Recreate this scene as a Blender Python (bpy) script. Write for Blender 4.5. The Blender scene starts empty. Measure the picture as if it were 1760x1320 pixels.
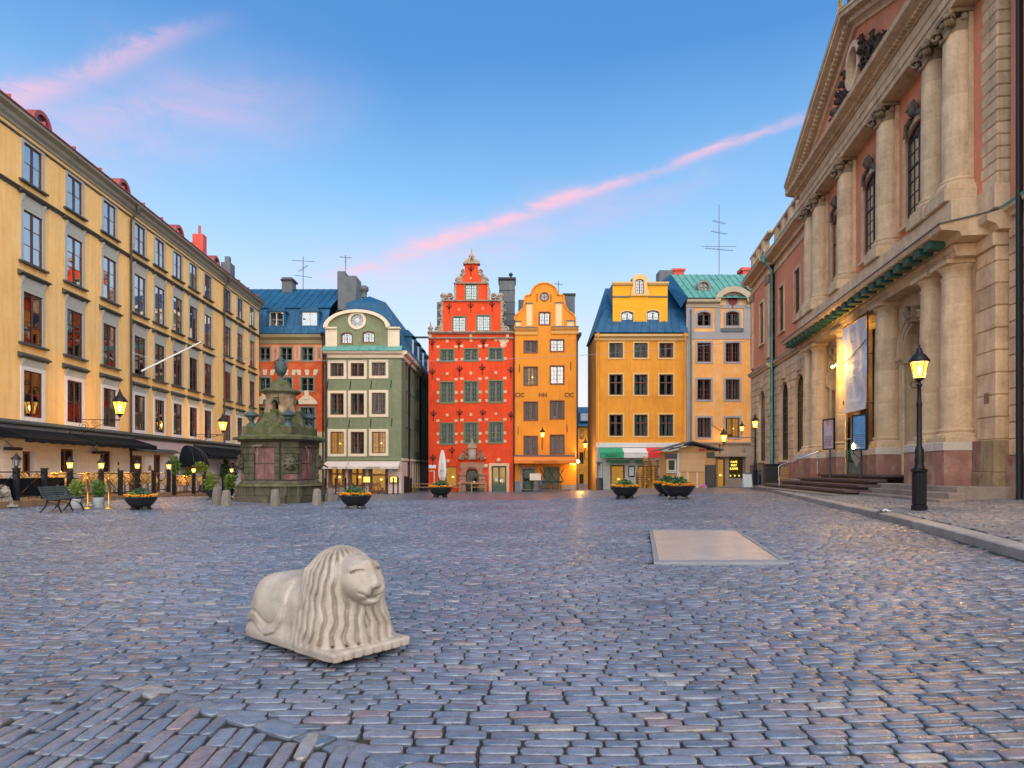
import bpy, bmesh, math, random
import numpy as np
from mathutils import Vector, Matrix, geometry
random.seed(7); rng = np.random.default_rng(7)
SC = bpy.context.scene; COL = SC.collection
PI = math.pi
# ------------------------------------------------------------------ camera, sky, sun, exposure
EYE = 1.36; FPX = 1150.0
cam_d = bpy.data.cameras.new('camera'); cam = bpy.data.objects.new('camera', cam_d); COL.objects.link(cam)
cam.location = (0, 0, EYE); cam.rotation_euler = (PI/2, 0, 0)
cam_d.sensor_fit = 'HORIZONTAL'; cam_d.sensor_width = 36; cam_d.lens = 36*FPX/1760
cam_d.shift_y = 148/1760; cam_d.clip_end = 2000; cam_d.clip_start = 0.05
SC.camera = cam
SUN_AZ, SUN_EL = math.radians(165), math.radians(36)      # azimuth from +Y towards +X: high behind the camera, a broad soft glow
def build_world():
    w = bpy.data.worlds.new('World'); SC.world = w; w.use_nodes = True
    nt = w.node_tree; N = nt.nodes; L = nt.links; N.clear()
    def nd(t, **k):
        n = N.new(t)
        for a, b in k.items(): setattr(n, a, b)
        return n
    def mth(op, a, b=None, c=None, clamp=False):
        n = nd('ShaderNodeMath', operation=op, use_clamp=clamp)
        for i, x in enumerate((a, b, c)):
            if x is None: continue
            if isinstance(x, (int, float)): n.inputs[i].default_value = x
            else: L.new(x, n.inputs[i])
        return n.outputs[0]
    tc = nd('ShaderNodeTexCoord'); sep = nd('ShaderNodeSeparateXYZ'); L.new(tc.outputs['Generated'], sep.inputs[0])
    x, y, z = sep.outputs
    ramp = nd('ShaderNodeValToRGB'); cr = ramp.color_ramp
    stops = [(0.0, (.84, .74, .79)), (.13, (.76, .79, .94)), (.27, (.47, .69, .96)), (.40, (.21, .49, .88)), (.54, (.065, .265, .66)), (1, (.03, .13, .45))]
    while len(cr.elements) < len(stops): cr.elements.new(.5)
    for e, (p, c) in zip(cr.elements, stops): e.position = p; e.color = (*c, 1)
    # slight drift so that the tone bands are not perfectly level
    nz = nd('ShaderNodeTexNoise'); nz.inputs['Scale'].default_value = 1.6; nz.inputs['Detail'].default_value = 3
    L.new(tc.outputs['Generated'], nz.inputs['Vector'])
    drift = mth('MULTIPLY_ADD', nz.outputs[0], .12, -.06)
    L.new(mth('ADD', z, drift, clamp=True), ramp.inputs[0])
    # thin cloud streaks, laid out on a level cloud layer: px = x/z, py = y/z
    zc = mth('MAXIMUM', z, .02); px = mth('DIVIDE', x, zc); py = mth('DIVIDE', y, zc)
    cmb = nd('ShaderNodeCombineXYZ'); L.new(px, cmb.inputs[0]); L.new(py, cmb.inputs[1])
    n2 = nd('ShaderNodeTexNoise'); n2.inputs['Scale'].default_value = 3.4; n2.inputs['Detail'].default_value = 8; n2.inputs['Roughness'].default_value = .66; n2.inputs['Distortion'].default_value = .6
    L.new(cmb.outputs[0], n2.inputs['Vector'])
    def streak(ax, ay, bx, by, wid0, wid1, gain):
        dx, dy = bx-ax, by-ay; ln = math.hypot(dx, dy); dx /= ln; dy /= ln
        t = mth('ADD', mth('MULTIPLY', mth('SUBTRACT', px, ax), dx), mth('MULTIPLY', mth('SUBTRACT', py, ay), dy))
        d = mth('ADD', mth('MULTIPLY', mth('SUBTRACT', px, ax), -dy), mth('MULTIPLY', mth('SUBTRACT', py, ay), dx))
        d = mth('ADD', d, mth('MULTIPLY_ADD', n2.outputs[0], .16, -.08))
        tt = mth('DIVIDE', t, ln, clamp=True)
        wid = mth('MULTIPLY_ADD', tt, wid1-wid0, wid0)
        g = mth('DIVIDE', d, wid); g = mth('EXPONENT', mth('MULTIPLY', mth('MULTIPLY', g, g), -1))
        # fade at both ends
        e0 = nd('ShaderNodeMapRange', interpolation_type='SMOOTHSTEP'); L.new(t, e0.inputs[0]); e0.inputs[1].default_value = -.45*ln; e0.inputs[2].default_value = .2*ln
        e1 = nd('ShaderNodeMapRange', interpolation_type='SMOOTHSTEP'); L.new(t, e1.inputs[0]); e1.inputs[1].default_value = 1.25*ln; e1.inputs[2].default_value = .75*ln
        tex = mth('MULTIPLY_ADD', n2.outputs[0], 2.6, -.62, clamp=True)
        return mth('MULTIPLY', mth('MULTIPLY', g, mth('MULTIPLY', e0.outputs[0], e1.outputs[0])), mth('MULTIPLY', tex, gain))
    s = streak(-.516, 3.125, .90, 1.84, .075, .022, .80)
    s = mth('ADD', s, streak(-.90, 3.65, .60, 2.3, .40, .16, .34))
    s = mth('ADD', s, streak(-1.75, 1.98, -.775, 1.54, .08, .028, .75))
    s = mth('ADD', s, streak(-1.9, 2.15, -.6, 1.8, .30, .24, .40))
    s = mth('MINIMUM', s, .9)
    mix = nd('ShaderNodeMix', data_type='RGBA'); L.new(s, mix.inputs[0]); L.new(ramp.outputs[0], mix.inputs[6]); mix.inputs[7].default_value = (.94, .52, .66, 1)
    sky = nd('ShaderNodeTexSky', sky_type='NISHITA'); sky.sun_disc = False; sky.sun_elevation = math.radians(3); sky.sun_rotation = SUN_AZ
    b1 = nd('ShaderNodeBackground'); b1.inputs[1].default_value = .47; L.new(mix.outputs[2], b1.inputs[0])
    b2 = nd('ShaderNodeBackground'); b2.inputs[1].default_value = .025; L.new(sky.outputs[0], b2.inputs[0])
    ad = nd('ShaderNodeAddShader'); L.new(b1.outputs[0], ad.inputs[0]); L.new(b2.outputs[0], ad.inputs[1])
    o = nd('ShaderNodeOutputWorld'); L.new(ad.outputs[0], o.inputs[0])
build_world()
sun_d = bpy.data.lights.new('sun', 'SUN'); sun_d.energy = 2.8; sun_d.angle = math.radians(110); sun_d.color = (1, .90, .78)
sun = bpy.data.objects.new('sun', sun_d); COL.objects.link(sun)
sd = Vector((math.sin(SUN_AZ)*math.cos(SUN_EL), math.cos(SUN_AZ)*math.cos(SUN_EL), math.sin(SUN_EL)))
sun.rotation_euler = sd.to_track_quat('Z', 'Y').to_euler(); sun.location = sd*100
SC.view_settings.view_transform = 'Standard'; SC.view_settings.look = 'None'; SC.view_settings.gamma = 1; SC.view_settings.use_curve_mapping = False
SC.view_settings.exposure = 1.1
SC.cycles.max_bounces = 6; SC.cycles.transparent_max_bounces = 8; SC.cycles.caustics_reflective = False; SC.cycles.caustics_refractive = False
SC.cycles.sample_clamp_indirect = 4; SC.cycles.use_denoising = True

# ------------------------------------------------------------------ helpers: the ground's height, pixels to places
def sstep(t):
    t = np.clip(t, 0, 1); return t*t*(3-2*t)
def gz(x, y):
    x = np.asarray(x, float); y = np.asarray(y, float)
    return (0.30*sstep(x/9.0)*(1-.6*sstep((y-40)/20)) - 0.62*sstep((y-26-10*sstep(x/12))/36.0)
            + .16*sstep((-x-9)/6)*(1-sstep((y-28)/15)))
KY = [-2, 8.4, 10.8, 14.5, 20.3, 31.7, 49, 61]; KX = [4.9, 6.41, 7.1, 8.06, 9.5, 12.4, 15.3, 17.0]
def kerb_x(y): return np.interp(y, KY, KX)
def pz(x, y):
    """height of the raised pavement in front of the right-hand building"""
    x = np.asarray(x, float); return gz(x, y)+.12+.035*np.maximum(0, x-kerb_x(y))
def P(u, v, y): return Vector(((u-880)/FPX*y, y, EYE+(808-v)/FPX*y))
def G(u, v, dz=0.0):
    """the place on the square seen at this spot of the photograph"""
    y = 3.0
    while y < 90:
        x = (u-880)/FPX*y
        if EYE+(808-v)/FPX*y <= float(gz(x, y))+dz: break
        y += .02
    return Vector((x, y, float(gz(x, y))+dz))

class MB:
    def __init__(s): s.v = []; s.f = []; s.m = []; s.sm = []
    def poly(s, pts, m=0, smooth=False):
        n = len(s.v); s.v += [tuple(p) for p in pts]; s.f.append(tuple(range(n, n+len(pts)))); s.m.append(m); s.sm.append(smooth); return s
    def raw(s, vs, fs, m=0, smooth=False):
        n = len(s.v); s.v += [tuple(p) for p in vs]
        for f in fs: s.f.append(tuple(n+i for i in f)); s.m.append(m); s.sm.append(smooth)
        return s
    def box(s, x0, x1, y0, y1, z0, z1, m=0):
        vs = [(x0,y0,z0),(x1,y0,z0),(x1,y1,z0),(x0,y1,z0),(x0,y0,z1),(x1,y0,z1),(x1,y1,z1),(x0,y1,z1)]
        return s.raw(vs, [(0,3,2,1),(4,5,6,7),(0,1,5,4),(1,2,6,5),(2,3,7,6),(3,0,4,7)], m)
    def bbox(s, x0, x1, y0, y1, z0, z1, b=.01, m=0):
        """a box with chamfered edges"""
        bm = bmesh.new(); bmesh.ops.create_cube(bm, size=1)
        for v in bm.verts: v.co = Vector((x0+(v.co.x+.5)*(x1-x0), y0+(v.co.y+.5)*(y1-y0), z0+(v.co.z+.5)*(z1-z0)))
        bmesh.ops.bevel(bm, geom=bm.edges[:], offset=b, segments=1, affect='EDGES')
        bm.verts.index_update(); s.raw([v.co for v in bm.verts], [[v.index for v in f.verts] for f in bm.faces], m); bm.free(); return s
    def prism_y(s, pts, y0, y1, m=0, smooth=False):
        """outline in x,z pushed along y"""
        n = len(pts); vs = [(p[0], y0, p[1]) for p in pts]+[(p[0], y1, p[1]) for p in pts]
        s.raw(vs, [tuple(range(n)), tuple(range(2*n-1, n-1, -1))], m)
        b = len(s.v)-2*n
        for i in range(n):
            j = (i+1) % n; s.f.append((b+i, b+n+i, b+n+j, b+j)); s.m.append(m); s.sm.append(smooth)
        return s
    def prism_x(s, pts, x0, x1, m=0):
        """outline in y,z pushed along x"""
        n = len(pts); vs = [(x0, p[0], p[1]) for p in pts]+[(x1, p[0], p[1]) for p in pts]
        return s.raw(vs, [tuple(range(n)), tuple(range(2*n-1, n-1, -1))]+[(i, n+i, n+(i+1) % n, (i+1) % n) for i in range(n)], m)
    def prism_z(s, pts, z0, z1, m=0):
        n = len(pts); vs = [(p[0], p[1], z0) for p in pts]+[(p[0], p[1], z1) for p in pts]
        return s.raw(vs, [tuple(range(n)), tuple(range(2*n-1, n-1, -1))]+[(i, n+i, n+(i+1) % n, (i+1) % n) for i in range(n)], m)
    def lathe(s, prof, n=16, c=(0, 0, 0), m=0, smooth=True, a0=0, sx=1, sy=1, cap=True):
        vs = []; fs = []; k = len(prof)
        for i in range(n):
            a = a0+2*PI*i/n
            for r, z in prof: vs.append((c[0]+r*math.cos(a)*sx, c[1]+r*math.sin(a)*sy, c[2]+z))
        for i in range(n):
            j = (i+1) % n
            for q in range(k-1): fs.append((i*k+q, j*k+q, j*k+q+1, i*k+q+1))
        s.raw(vs, fs, m, smooth); b = len(s.v)-n*k
        if cap:
            for q in (0, k-1):
                if prof[q][0] > 1e-4: s.f.append(tuple(b+i*k+q for i in range(n))); s.m.append(m); s.sm.append(False)
        return s
    def tube(s, pts, r, n=6, m=0, smooth=True, rs=None):
        pts = [Vector(p) for p in pts]; K = len(pts); vs = []; fs = []
        up = Vector((0, 0, 1))
        for i, p in enumerate(pts):
            t = (pts[min(i+1, K-1)]-pts[max(i-1, 0)])
            if t.length < 1e-9: t = Vector((0, 0, 1))
            t.normalize(); a = t.cross(up)
            if a.length < .05: a = t.cross(Vector((1, 0, 0)))
            a.normalize(); b = t.cross(a); rr = rs[i] if rs else r
            for q in range(n):
                an = 2*PI*q/n; vs.append(p+a*rr*math.cos(an)+b*rr*math.sin(an))
        for i in range(K-1):
            for q in range(n):
                w = (q+1) % n; fs.append((i*n+q, i*n+w, (i+1)*n+w, (i+1)*n+q))
        s.raw(vs, fs, m, smooth); b = len(s.v)-K*n
        s.f.append(tuple(range(b, b+n))); s.m.append(m); s.sm.append(False)
        s.f.append(tuple(range(b+(K-1)*n, b+K*n))); s.m.append(m); s.sm.append(False)
        return s
    def mesh(s, name, mats):
        me = bpy.data.meshes.new(name); me.from_pydata(s.v, [], s.f)
        if not isinstance(mats, (list, tuple)): mats = [mats]
        for x in mats: me.materials.append(x)
        me.polygons.foreach_set('material_index', s.m); me.polygons.foreach_set('use_smooth', s.sm); me.update()
        return me
def ob(name, mesh, parent=None, loc=None, rot=None, scale=None, label=None, cat=None, group=None, kind=None):
    o = bpy.data.objects.new(name, mesh); COL.objects.link(o)
    if parent is not None: o.parent = parent
    if loc is not None: o.location = loc
    if rot is not None: o.rotation_euler = rot if hasattr(rot, '__len__') else (0, 0, rot)
    if scale is not None: o.scale = scale if hasattr(scale, '__len__') else (scale,)*3
    if label: o['label'] = label
    if cat: o['category'] = cat
    if group: o['group'] = group
    if kind: o['kind'] = kind
    return o
def thing(name, label, cat, loc=(0, 0, 0), rot=0, group=None, scale=None): return ob(name, None, None, loc, rot, scale, label, cat, group)
def dup(root, loc, rot=0, label=None, group=None, scale=None):
    r = root.copy(); COL.objects.link(r); r.location = loc; r.rotation_euler = (0, 0, rot)
    if scale: r.scale = (scale,)*3
    if label: r['label'] = label
    if group: r['group'] = group
    for ch in list(root.children):
        c = ch.copy(); COL.objects.link(c); c.parent = r
        for g in list(ch.children):
            d = g.copy(); COL.objects.link(d); d.parent = c
    return r
CACHE = {}
def ordinal(i): return ['first', 'second', 'third', 'fourth', 'fifth', 'sixth', 'seventh', 'eighth', 'ninth', 'tenth', 'eleventh', 'twelfth', 'thirteenth', 'fourteenth', 'fifteenth', 'sixteenth', 'seventeenth', 'eighteenth', 'nineteenth', 'twentieth', 'twenty-first', 'twenty-second', 'twenty-third', 'twenty-fourth', 'twenty-fifth', 'twenty-sixth', 'twenty-seventh'][i]
def cached(key, fn):
    if key not in CACHE: CACHE[key] = fn()
    return CACHE[key]
def text_mesh(s, size, mat, name='lettering', extrude=.002, align='CENTER'):
    cu = bpy.data.curves.new(name, 'FONT'); cu.body = s; cu.size = size; cu.extrude = extrude; cu.align_x = align; cu.align_y = 'CENTER'; cu.resolution_u = 2
    o = bpy.data.objects.new(name, cu); COL.objects.link(o)
    dg = bpy.context.evaluated_depsgraph_get(); me = bpy.data.meshes.new_from_object(o.evaluated_get(dg))
    bpy.data.objects.remove(o); bpy.data.curves.remove(cu)
    me.materials.clear(); me.materials.append(mat); return me
def arc(cx, cz, r, a0, a1, n, rz=None):
    rz = rz or r
    return [(cx+r*math.cos(math.radians(a0+(a1-a0)*i/n)), cz+rz*math.sin(math.radians(a0+(a1-a0)*i/n))) for i in range(n+1)]

# ------------------------------------------------------------------ materials
MATS = {}
def mat(name, rgb, rough=.75, var=.10, vs=1.2, bump=.12, bs=40, metal=0, spec=.4, streak=0, rv=.0, emit=None, estr=0, second=None, smix=(.5, .62), ss=2.0, coat=0, alpha=None, coords='Object'):
    if name in MATS: return MATS[name]
    m = bpy.data.materials.new(name); MATS[name] = m; m.use_nodes = True; nt = m.node_tree; N = nt.nodes; L = nt.links
    b = N['Principled BSDF']; b.inputs['Roughness'].default_value = rough; b.inputs['Metallic'].default_value = metal
    b.inputs['Specular IOR Level'].default_value = spec; b.inputs['Coat Weight'].default_value = coat
    tc = N.new('ShaderNodeTexCoord'); co = tc.outputs[coords]
    col = N.new('ShaderNodeRGB'); col.outputs[0].default_value = (*rgb, 1); cur = col.outputs[0]
    def noise(sc, det=5, vec=None, ro=.6):
        n = N.new('ShaderNodeTexNoise'); n.inputs['Scale'].default_value = sc; n.inputs['Detail'].default_value = det; n.inputs['Roughness'].default_value = ro
        L.new(vec or co, n.inputs['Vector']); return n.outputs[0]
    def mr(x, a, b_, c, d):
        n = N.new('ShaderNodeMapRange'); L.new(x, n.inputs[0])
        for i, q in enumerate((a, b_, c, d)): n.inputs[i+1].default_value = q
        return n.outputs[0]
    def mixc(fac, a, bcol, typ='MIX'):
        n = N.new('ShaderNodeMix'); n.data_type = 'RGBA'; n.blend_type = typ
        if isinstance(fac, float): n.inputs[0].default_value = fac
        else: L.new(fac, n.inputs[0])
        for i, q in ((6, a), (7, bcol)):
            if isinstance(q, tuple): n.inputs[i].default_value = (*q, 1)
            else: L.new(q, n.inputs[i])
        return n.outputs[2]
    if second is not None:
        cur = mixc(mr(noise(ss, 6), smix[0], smix[1], 0, 1), cur, second)
    def vmul(fac):
        nonlocal cur
        n = N.new('ShaderNodeVectorMath'); n.operation = 'SCALE'; L.new(cur, n.inputs[0]); L.new(fac, n.inputs['Scale']); cur = n.outputs[0]
    if var:
        vmul(mr(noise(vs, 5), .3, .7, 1-var, 1+var)); vmul(mr(noise(vs*9, 4), .3, .7, 1-var*.5, 1+var*.5))
    if streak:
        mp = N.new('ShaderNodeMapping'); mp.inputs['Scale'].default_value = (3.0, 3.0, .22); L.new(co, mp.inputs[0])
        vmul(mr(noise(1.6, 4, mp.outputs[0]), .42, .72, 1.0, 1-streak))
    if rv:
        oi = N.new('ShaderNodeObjectInfo'); vmul(mr(oi.outputs['Random'], 0, 1, 1-rv, 1+rv))
    L.new(cur, b.inputs['Base Color'])
    if bump:
        bp = N.new('ShaderNodeBump'); bp.inputs['Strength'].default_value = bump; bp.inputs['Distance'].default_value = .02
        L.new(noise(bs, 4), bp.inputs['Height']); L.new(bp.outputs[0], b.inputs['Normal'])
    if emit: b.inputs['Emission Color'].default_value = (*emit, 1); b.inputs['Emission Strength'].default_value = estr
    if alpha is not None: b.inputs['Alpha'].default_value = alpha
    return m
def glass_mat(name, tint=(.75, .85, .9), refl=.22, rough=.02, ior=1.5):
    if name in MATS: return MATS[name]
    m = bpy.data.materials.new(name); MATS[name] = m; m.use_nodes = True; nt = m.node_tree; N = nt.nodes; L = nt.links; N.clear()
    t = N.new('ShaderNodeBsdfTransparent'); t.inputs[0].default_value = (*tint, 1)
    g = N.new('ShaderNodeBsdfGlossy'); g.inputs['Roughness'].default_value = rough; g.inputs[0].default_value = (.95, .97, 1, 1)
    f = N.new('ShaderNodeFresnel'); f.inputs[0].default_value = ior
    a = N.new('ShaderNodeMath'); a.operation = 'ADD'; a.use_clamp = True; a.inputs[1].default_value = refl; L.new(f.outputs[0], a.inputs[0])
    x = N.new('ShaderNodeMixShader'); L.new(a.outputs[0], x.inputs[0]); L.new(t.outputs[0], x.inputs[1]); L.new(g.outputs[0], x.inputs[2])
    tc = N.new('ShaderNodeTexCoord'); nz = N.new('ShaderNodeTexNoise'); nz.inputs['Scale'].default_value = 2.5; L.new(tc.outputs['Object'], nz.inputs[0])
    bp = N.new('ShaderNodeBump'); bp.inputs['Strength'].default_value = .008; bp.inputs['Distance'].default_value = .03; L.new(nz.outputs[0], bp.inputs['Height']); L.new(bp.outputs[0], g.inputs['Normal'])
    o = N.new('ShaderNodeOutputMaterial'); L.new(x.outputs[0], o.inputs[0]); return m
GLASS = glass_mat('window_glass', (.62, .72, .76), 0.0, ior=1.28)
GLASS_HI = glass_mat('window_glass_sky', refl=.5)
GLASS_SKY = glass_mat('window_glass_bright', refl=.12)
IRON = mat('black_iron', (.009, .010, .012), .45, .1, bump=.1, spec=.3)
BRASS = mat('brass', (.55, .34, .08), .3, .1, metal=1)
DARKROOM = mat('room_dark', (.035, .030, .028), .9, .3, bump=0)
CURTAIN = mat('curtain', (.42, .41, .38), .9, .1, bump=0)
SASH = mat('white_sash', (.62, .62, .60), .6, .06, bump=0)
WARMLIT = mat('warm_lamp_inside', (.8, .5, .2), .6, 0, bump=0, emit=(1, .55, .12), estr=2.6)
WARMROOM = mat('warm_lit_room', (.5, .25, .07), .8, .35, vs=3, bump=0, emit=(1, .42, .06), estr=.35)
FLAME = mat('lamp_flame', (1, .7, .3), .5, 0, bump=0, emit=(1, .62, .16), estr=26)
LAMPGLASS = mat('lamp_glass', (1, .6, .15), .4, 0, bump=0, emit=(1, .50, .07), estr=1.7)
GREYMETAL = mat('grey_sheet_metal', (.085, .10, .115), .6, .18, vs=1.5, bump=.06, bs=12, spec=.5, streak=.25)
COPPER = mat('verdigris_copper', (.10, .30, .26), .6, .22, vs=2, bump=.1, second=(.05, .17, .16), streak=.2)

# ------------------------------------------------------------------ facades: windows, walls
def rect(s0, s1, h0, h1): return [(s0, h0), (s1, h0), (s1, h1), (s0, h1)]
def wall_mesh(name, outline, holes, m, y=0.0, reveal=.22, rm=None):
    loops = [[Vector((p[0], p[1], 0)) for p in l] for l in [outline]+holes]
    flat = [p for l in loops for p in l]
    tri = geometry.tessellate_polygon(loops)
    b = MB(); b.raw([(p.x, y, p.y) for p in flat], [t for t in tri])
    for h in holes:
        n = len(h)
        b.raw([(p[0], y, p[1]) for p in h]+[(p[0], y+reveal, p[1]) for p in h], [(i, (i+1) % n, n+(i+1) % n, n+i) for i in range(n)], 1 if rm else 0)
    return b.mesh(name, [m, rm] if rm else [m])
def arch_top(w, ht, rise, n=8):
    """points over the head of an opening from right to left (bottom centre at 0,0)"""
    if rise <= 0: return [(w/2, ht), (-w/2, ht)]
    r = (w*w/4+rise*rise)/(2*rise); cz = ht-r; a = math.asin(min(1, w/2/r))
    if rise > w/2-1e-6: a = PI/2
    return [(r*math.sin(a-2*a*i/n), cz+r*math.cos(a-2*a*i/n)) for i in range(n+1)]
def hole(s, h, w, ht, rise=0): return [(s-w/2, h), (s+w/2, h)]+[(s+a, h+b) for a, b in arch_top(w, ht, rise)]
def window(parent, s, h, w, ht, fm, sashes=2, pc=1, pr=2, rise=0, recess=.10, fw=.055, mw=.022, sur=None, sill=None, hood=None, y=0.0,
           curtain=True, lit=None, panes=True, glass=None, transom=None, name='window', inner=True, room=None):
    glass = glass or GLASS; R3 = lambda v: round(v, 3)
    key = (R3(w), R3(ht), sashes, pc, pr, R3(rise), R3(recess), R3(fw), R3(mw), fm.name, transom, inner)
    cells = []
    x0, x1, z0, z1 = -w/2+fw, w/2-fw, fw, ht-fw-rise
    mull = fw*1.25
    sw = (x1-x0-mull*(sashes-1))/sashes
    zsplit = [z0, z1] if not transom else [z0, z0+(z1-z0)*transom-mull*.4, z0+(z1-z0)*transom+mull*.4, z1]
    for i in range(sashes):
        a = x0+i*(sw+mull)
        for k in range(0, len(zsplit), 2):
            lo, hi = zsplit[k], zsplit[k+1]; rows = pr if not transom else (max(1, round(pr*(transom if k == 0 else 1-transom))))
            cells.append((a, a+sw, lo, hi, rows))
    def mk():
        b = MB(); d0, d1 = recess, recess+.06
        b.box(-w/2, w/2, d0, d1, 0, fw); b.box(-w/2, -w/2+fw, d0, d1, fw, ht-rise-fw); b.box(w/2-fw, w/2, d0, d1, fw, ht-rise-fw)
        if rise > 0:
            o = arch_top(w, ht, rise, 10); q = [(-w/2, ht-rise-fw)]+[(w/2, ht-rise-fw)]
            inn = arch_top(w-2*fw, ht-fw, rise*.97, 10)
            for i in range(10): b.prism_y([o[i], o[i+1], inn[i+1], inn[i]], d0, d1)
            b.box(-w/2+fw, w/2-fw, d0+.006, d1-.006, ht-rise-fw, ht-rise-fw+mw*1.4)
            for i in range(sashes*pc-1):
                xx = x0+(i+1)*(x1-x0)/(sashes*pc)
                if rise > .35*w or i == (sashes*pc)//2-1: b.box(xx-mw/2, xx+mw/2, d0+.008, d1-.008, ht-rise-fw+mw, ht-fw-rise*(2*abs(xx)/w)**2*.98)
        else: b.box(-w/2, w/2, d0, d1, ht-fw, ht)
        for i in range(sashes-1):
            a = x0+i*(sw+mull)+sw; b.box(a, a+mull, d0-.012, d1, fw, ht-rise-fw)
        if transom: b.box(x0, x1, d0-.008, d1-.004, zsplit[1], zsplit[2])
        for a, c, lo, hi, rows in cells:
            for k in range(1, pc): xx = a+(c-a)*k/pc; b.box(xx-mw/2, xx+mw/2, d0+.012, d1-.012, lo, hi)
            for k in range(1, rows): zz = lo+(hi-lo)*k/rows; b.box(a, c, d0+.014, d1-.014, zz-mw/2, zz+mw/2)
        return b.mesh('window', [fm])
    wo = ob(name, cached(('win',)+key, mk), parent, (s, y, h))
    # glass
    if panes:
        for a, c, lo, hi, rows in cells:
            for ci in range(pc):
                for ri in range(rows):
                    pw, ph = (c-a)/pc, (hi-lo)/rows
                    me = cached(('pane', R3(pw), R3(ph), glass.name), lambda: MB().box(-pw/2, pw/2, 0, .006, -ph/2, ph/2).mesh('pane', [glass]))
                    ob('pane', me, wo, (a+(ci+.5)*pw, recess+.03, lo+(ri+.5)*ph), (random.gauss(0, .008), 0, random.gauss(0, .012)))
        if rise > 0:
            o = [(p[0]*.96, p[1]-fw*.6) for p in arch_top(w, ht, rise, 10)]
            ob('pane', cached(('apane', R3(w), R3(ht), R3(rise), glass.name), lambda: MB().prism_y([(-w/2+fw, ht-rise-fw), (w/2-fw, ht-rise-fw)]+o, recess+.028, recess+.034).mesh('pane', [glass])), wo)
    else:
        def mk2():
            b = MB()
            for a, c, lo, hi, rows in cells: b.box(a, c, recess+.028, recess+.034, lo, hi)
            if rise > 0: b.prism_y([(-w/2+fw, ht-rise-fw), (w/2-fw, ht-rise-fw)]+[(p[0]*.96, p[1]-fw*.6) for p in arch_top(w, ht, rise, 10)], recess+.028, recess+.034)
            return b.mesh('glass', [glass])
        ob('glass', cached(('glass', glass.name)+key, mk2), wo, None, (random.gauss(0, .006), 0, random.gauss(0, .008)))
    # the room behind, with curtains
    room = room or (WARMROOM if lit else DARKROOM); cv = 0 if not curtain else random.choice((0, 0, 1, 3, 1) if curtain is True else (1, 1, 2, 3))
    def mk3():
        b = MB(); D = .75; d0 = recess+.07; X = w/2-.01; top = ht-rise*.5
        b.raw([(-X, d0, .02), (X, d0, .02), (X, d0, top), (-X, d0, top), (-X, D, .02), (X, D, .02), (X, D, top), (-X, D, top)], [(4, 5, 6, 7), (0, 1, 5, 4), (2, 3, 7, 6), (0, 4, 7, 3), (1, 2, 6, 5)], 0)
        if inner:   # white inner sash edges seen through the glass
            for i in range(sashes):
                a = x0+i*(sw+mull)
                for q in (a+.01, a+sw-.05): b.box(q, q+.04, d0+.05, d0+.10, fw, ht-rise-fw, 2)
        def drape(xa, xb, za, zb, yy):
            n = 8; pts = []
            for i in range(n+1): pts.append((xa+(xb-xa)*i/n, yy+.03*math.sin(i*2.1)))
            for i in range(n): b.poly([(pts[i][0], pts[i][1], za), (pts[i+1][0], pts[i+1][1], za), (pts[i+1][0], pts[i+1][1], zb), (pts[i][0], pts[i][1], zb)], 1)
        if cv == 1: drape(-X+.02, -X+.30*w, .05, top-.03, d0+.2); drape(X-.30*w, X-.02, .05, top-.03, d0+.2)
        if cv == 2: drape(-X+.02, X-.02, ht*.55, top-.03, d0+.2)
        if cv == 3: drape(-X+.02, -X+.2*w, .05, top-.03, d0+.22); b.box(-w*.3, w*.1, d0+.12, d0+.3, .04, ht*.18, 1)
        if lit == 'lamp': b.lathe([(.0, .14), (.07, .12), (.11, 0), (.10, -.02), (0, -.02)], 8, (w*.12, d0+.25, ht*.45), 3)
        return b.mesh('interior', [room, CURTAIN, SASH, WARMLIT])
    ob('interior', cached(('room', room.name, cv, lit)+key, mk3), wo)
    if sur:
        wd, dp, sm = sur
        def mk4():
            b = MB(); b.box(-w/2-wd, -w/2, -dp, .03, 0, ht-rise); b.box(w/2, w/2+wd, -dp, .03, 0, ht-rise)
            if rise > 0:
                o = arch_top(w+2*wd, ht+wd, rise+wd*.25, 10); i2 = arch_top(w, ht, rise, 10)
                o[0] = (w/2+wd, ht-rise); o[-1] = (-w/2-wd, ht-rise)
                for i in range(10): b.prism_y([o[i], o[i+1], i2[i+1], i2[i]], -dp, .03)
            else: b.box(-w/2-wd, w/2+wd, -dp, .03, ht, ht+wd)
            if not sill: b.box(-w/2-wd, w/2+wd, -dp, .03, -wd, 0)
            return b.mesh('surround', [sm])
        ob('surround', cached(('sur', R3(w), R3(ht), R3(rise), R3(wd), R3(dp), sm.name, bool(sill)), mk4), wo)
    if sill:
        ex, sh, pr_, sm = sill
        ob('sill', cached(('sill', R3(w), R3(ex), R3(sh), R3(pr_), sm.name), lambda: MB().prism_x([(-pr_, -sh), (.10, -sh), (.10, .01), (-pr_+.01, -sh*.35)], -w/2-ex, w/2+ex).mesh('sill', [sm])), wo)
    if hood: hood(wo, w, ht)
    return wo
def downpipe(parent, s, z0, z1, m, r=.055, off=-.12, head=True):
    b = MB(); b.tube([(s, off, z0), (s, off, z1)], r, 8)
    if head:
        b.tube([(s, off, z1), (s, off-.02, z1+.15), (s+.02, off-.35, z1+.5)], r, 8)
        b.lathe([(.06, 0), (.13, .10), (.15, .30), (.15, .34)], 8, (s+.02, off-.36, z1+.45))
    z = z0+1
    while z < z1: b.lathe([(r+.015, 0), (r+.015, .05)], 8, (s, off, z)); z += 2.4
    return ob('downpipe', b.mesh('downpipe', [m]), parent)
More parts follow.
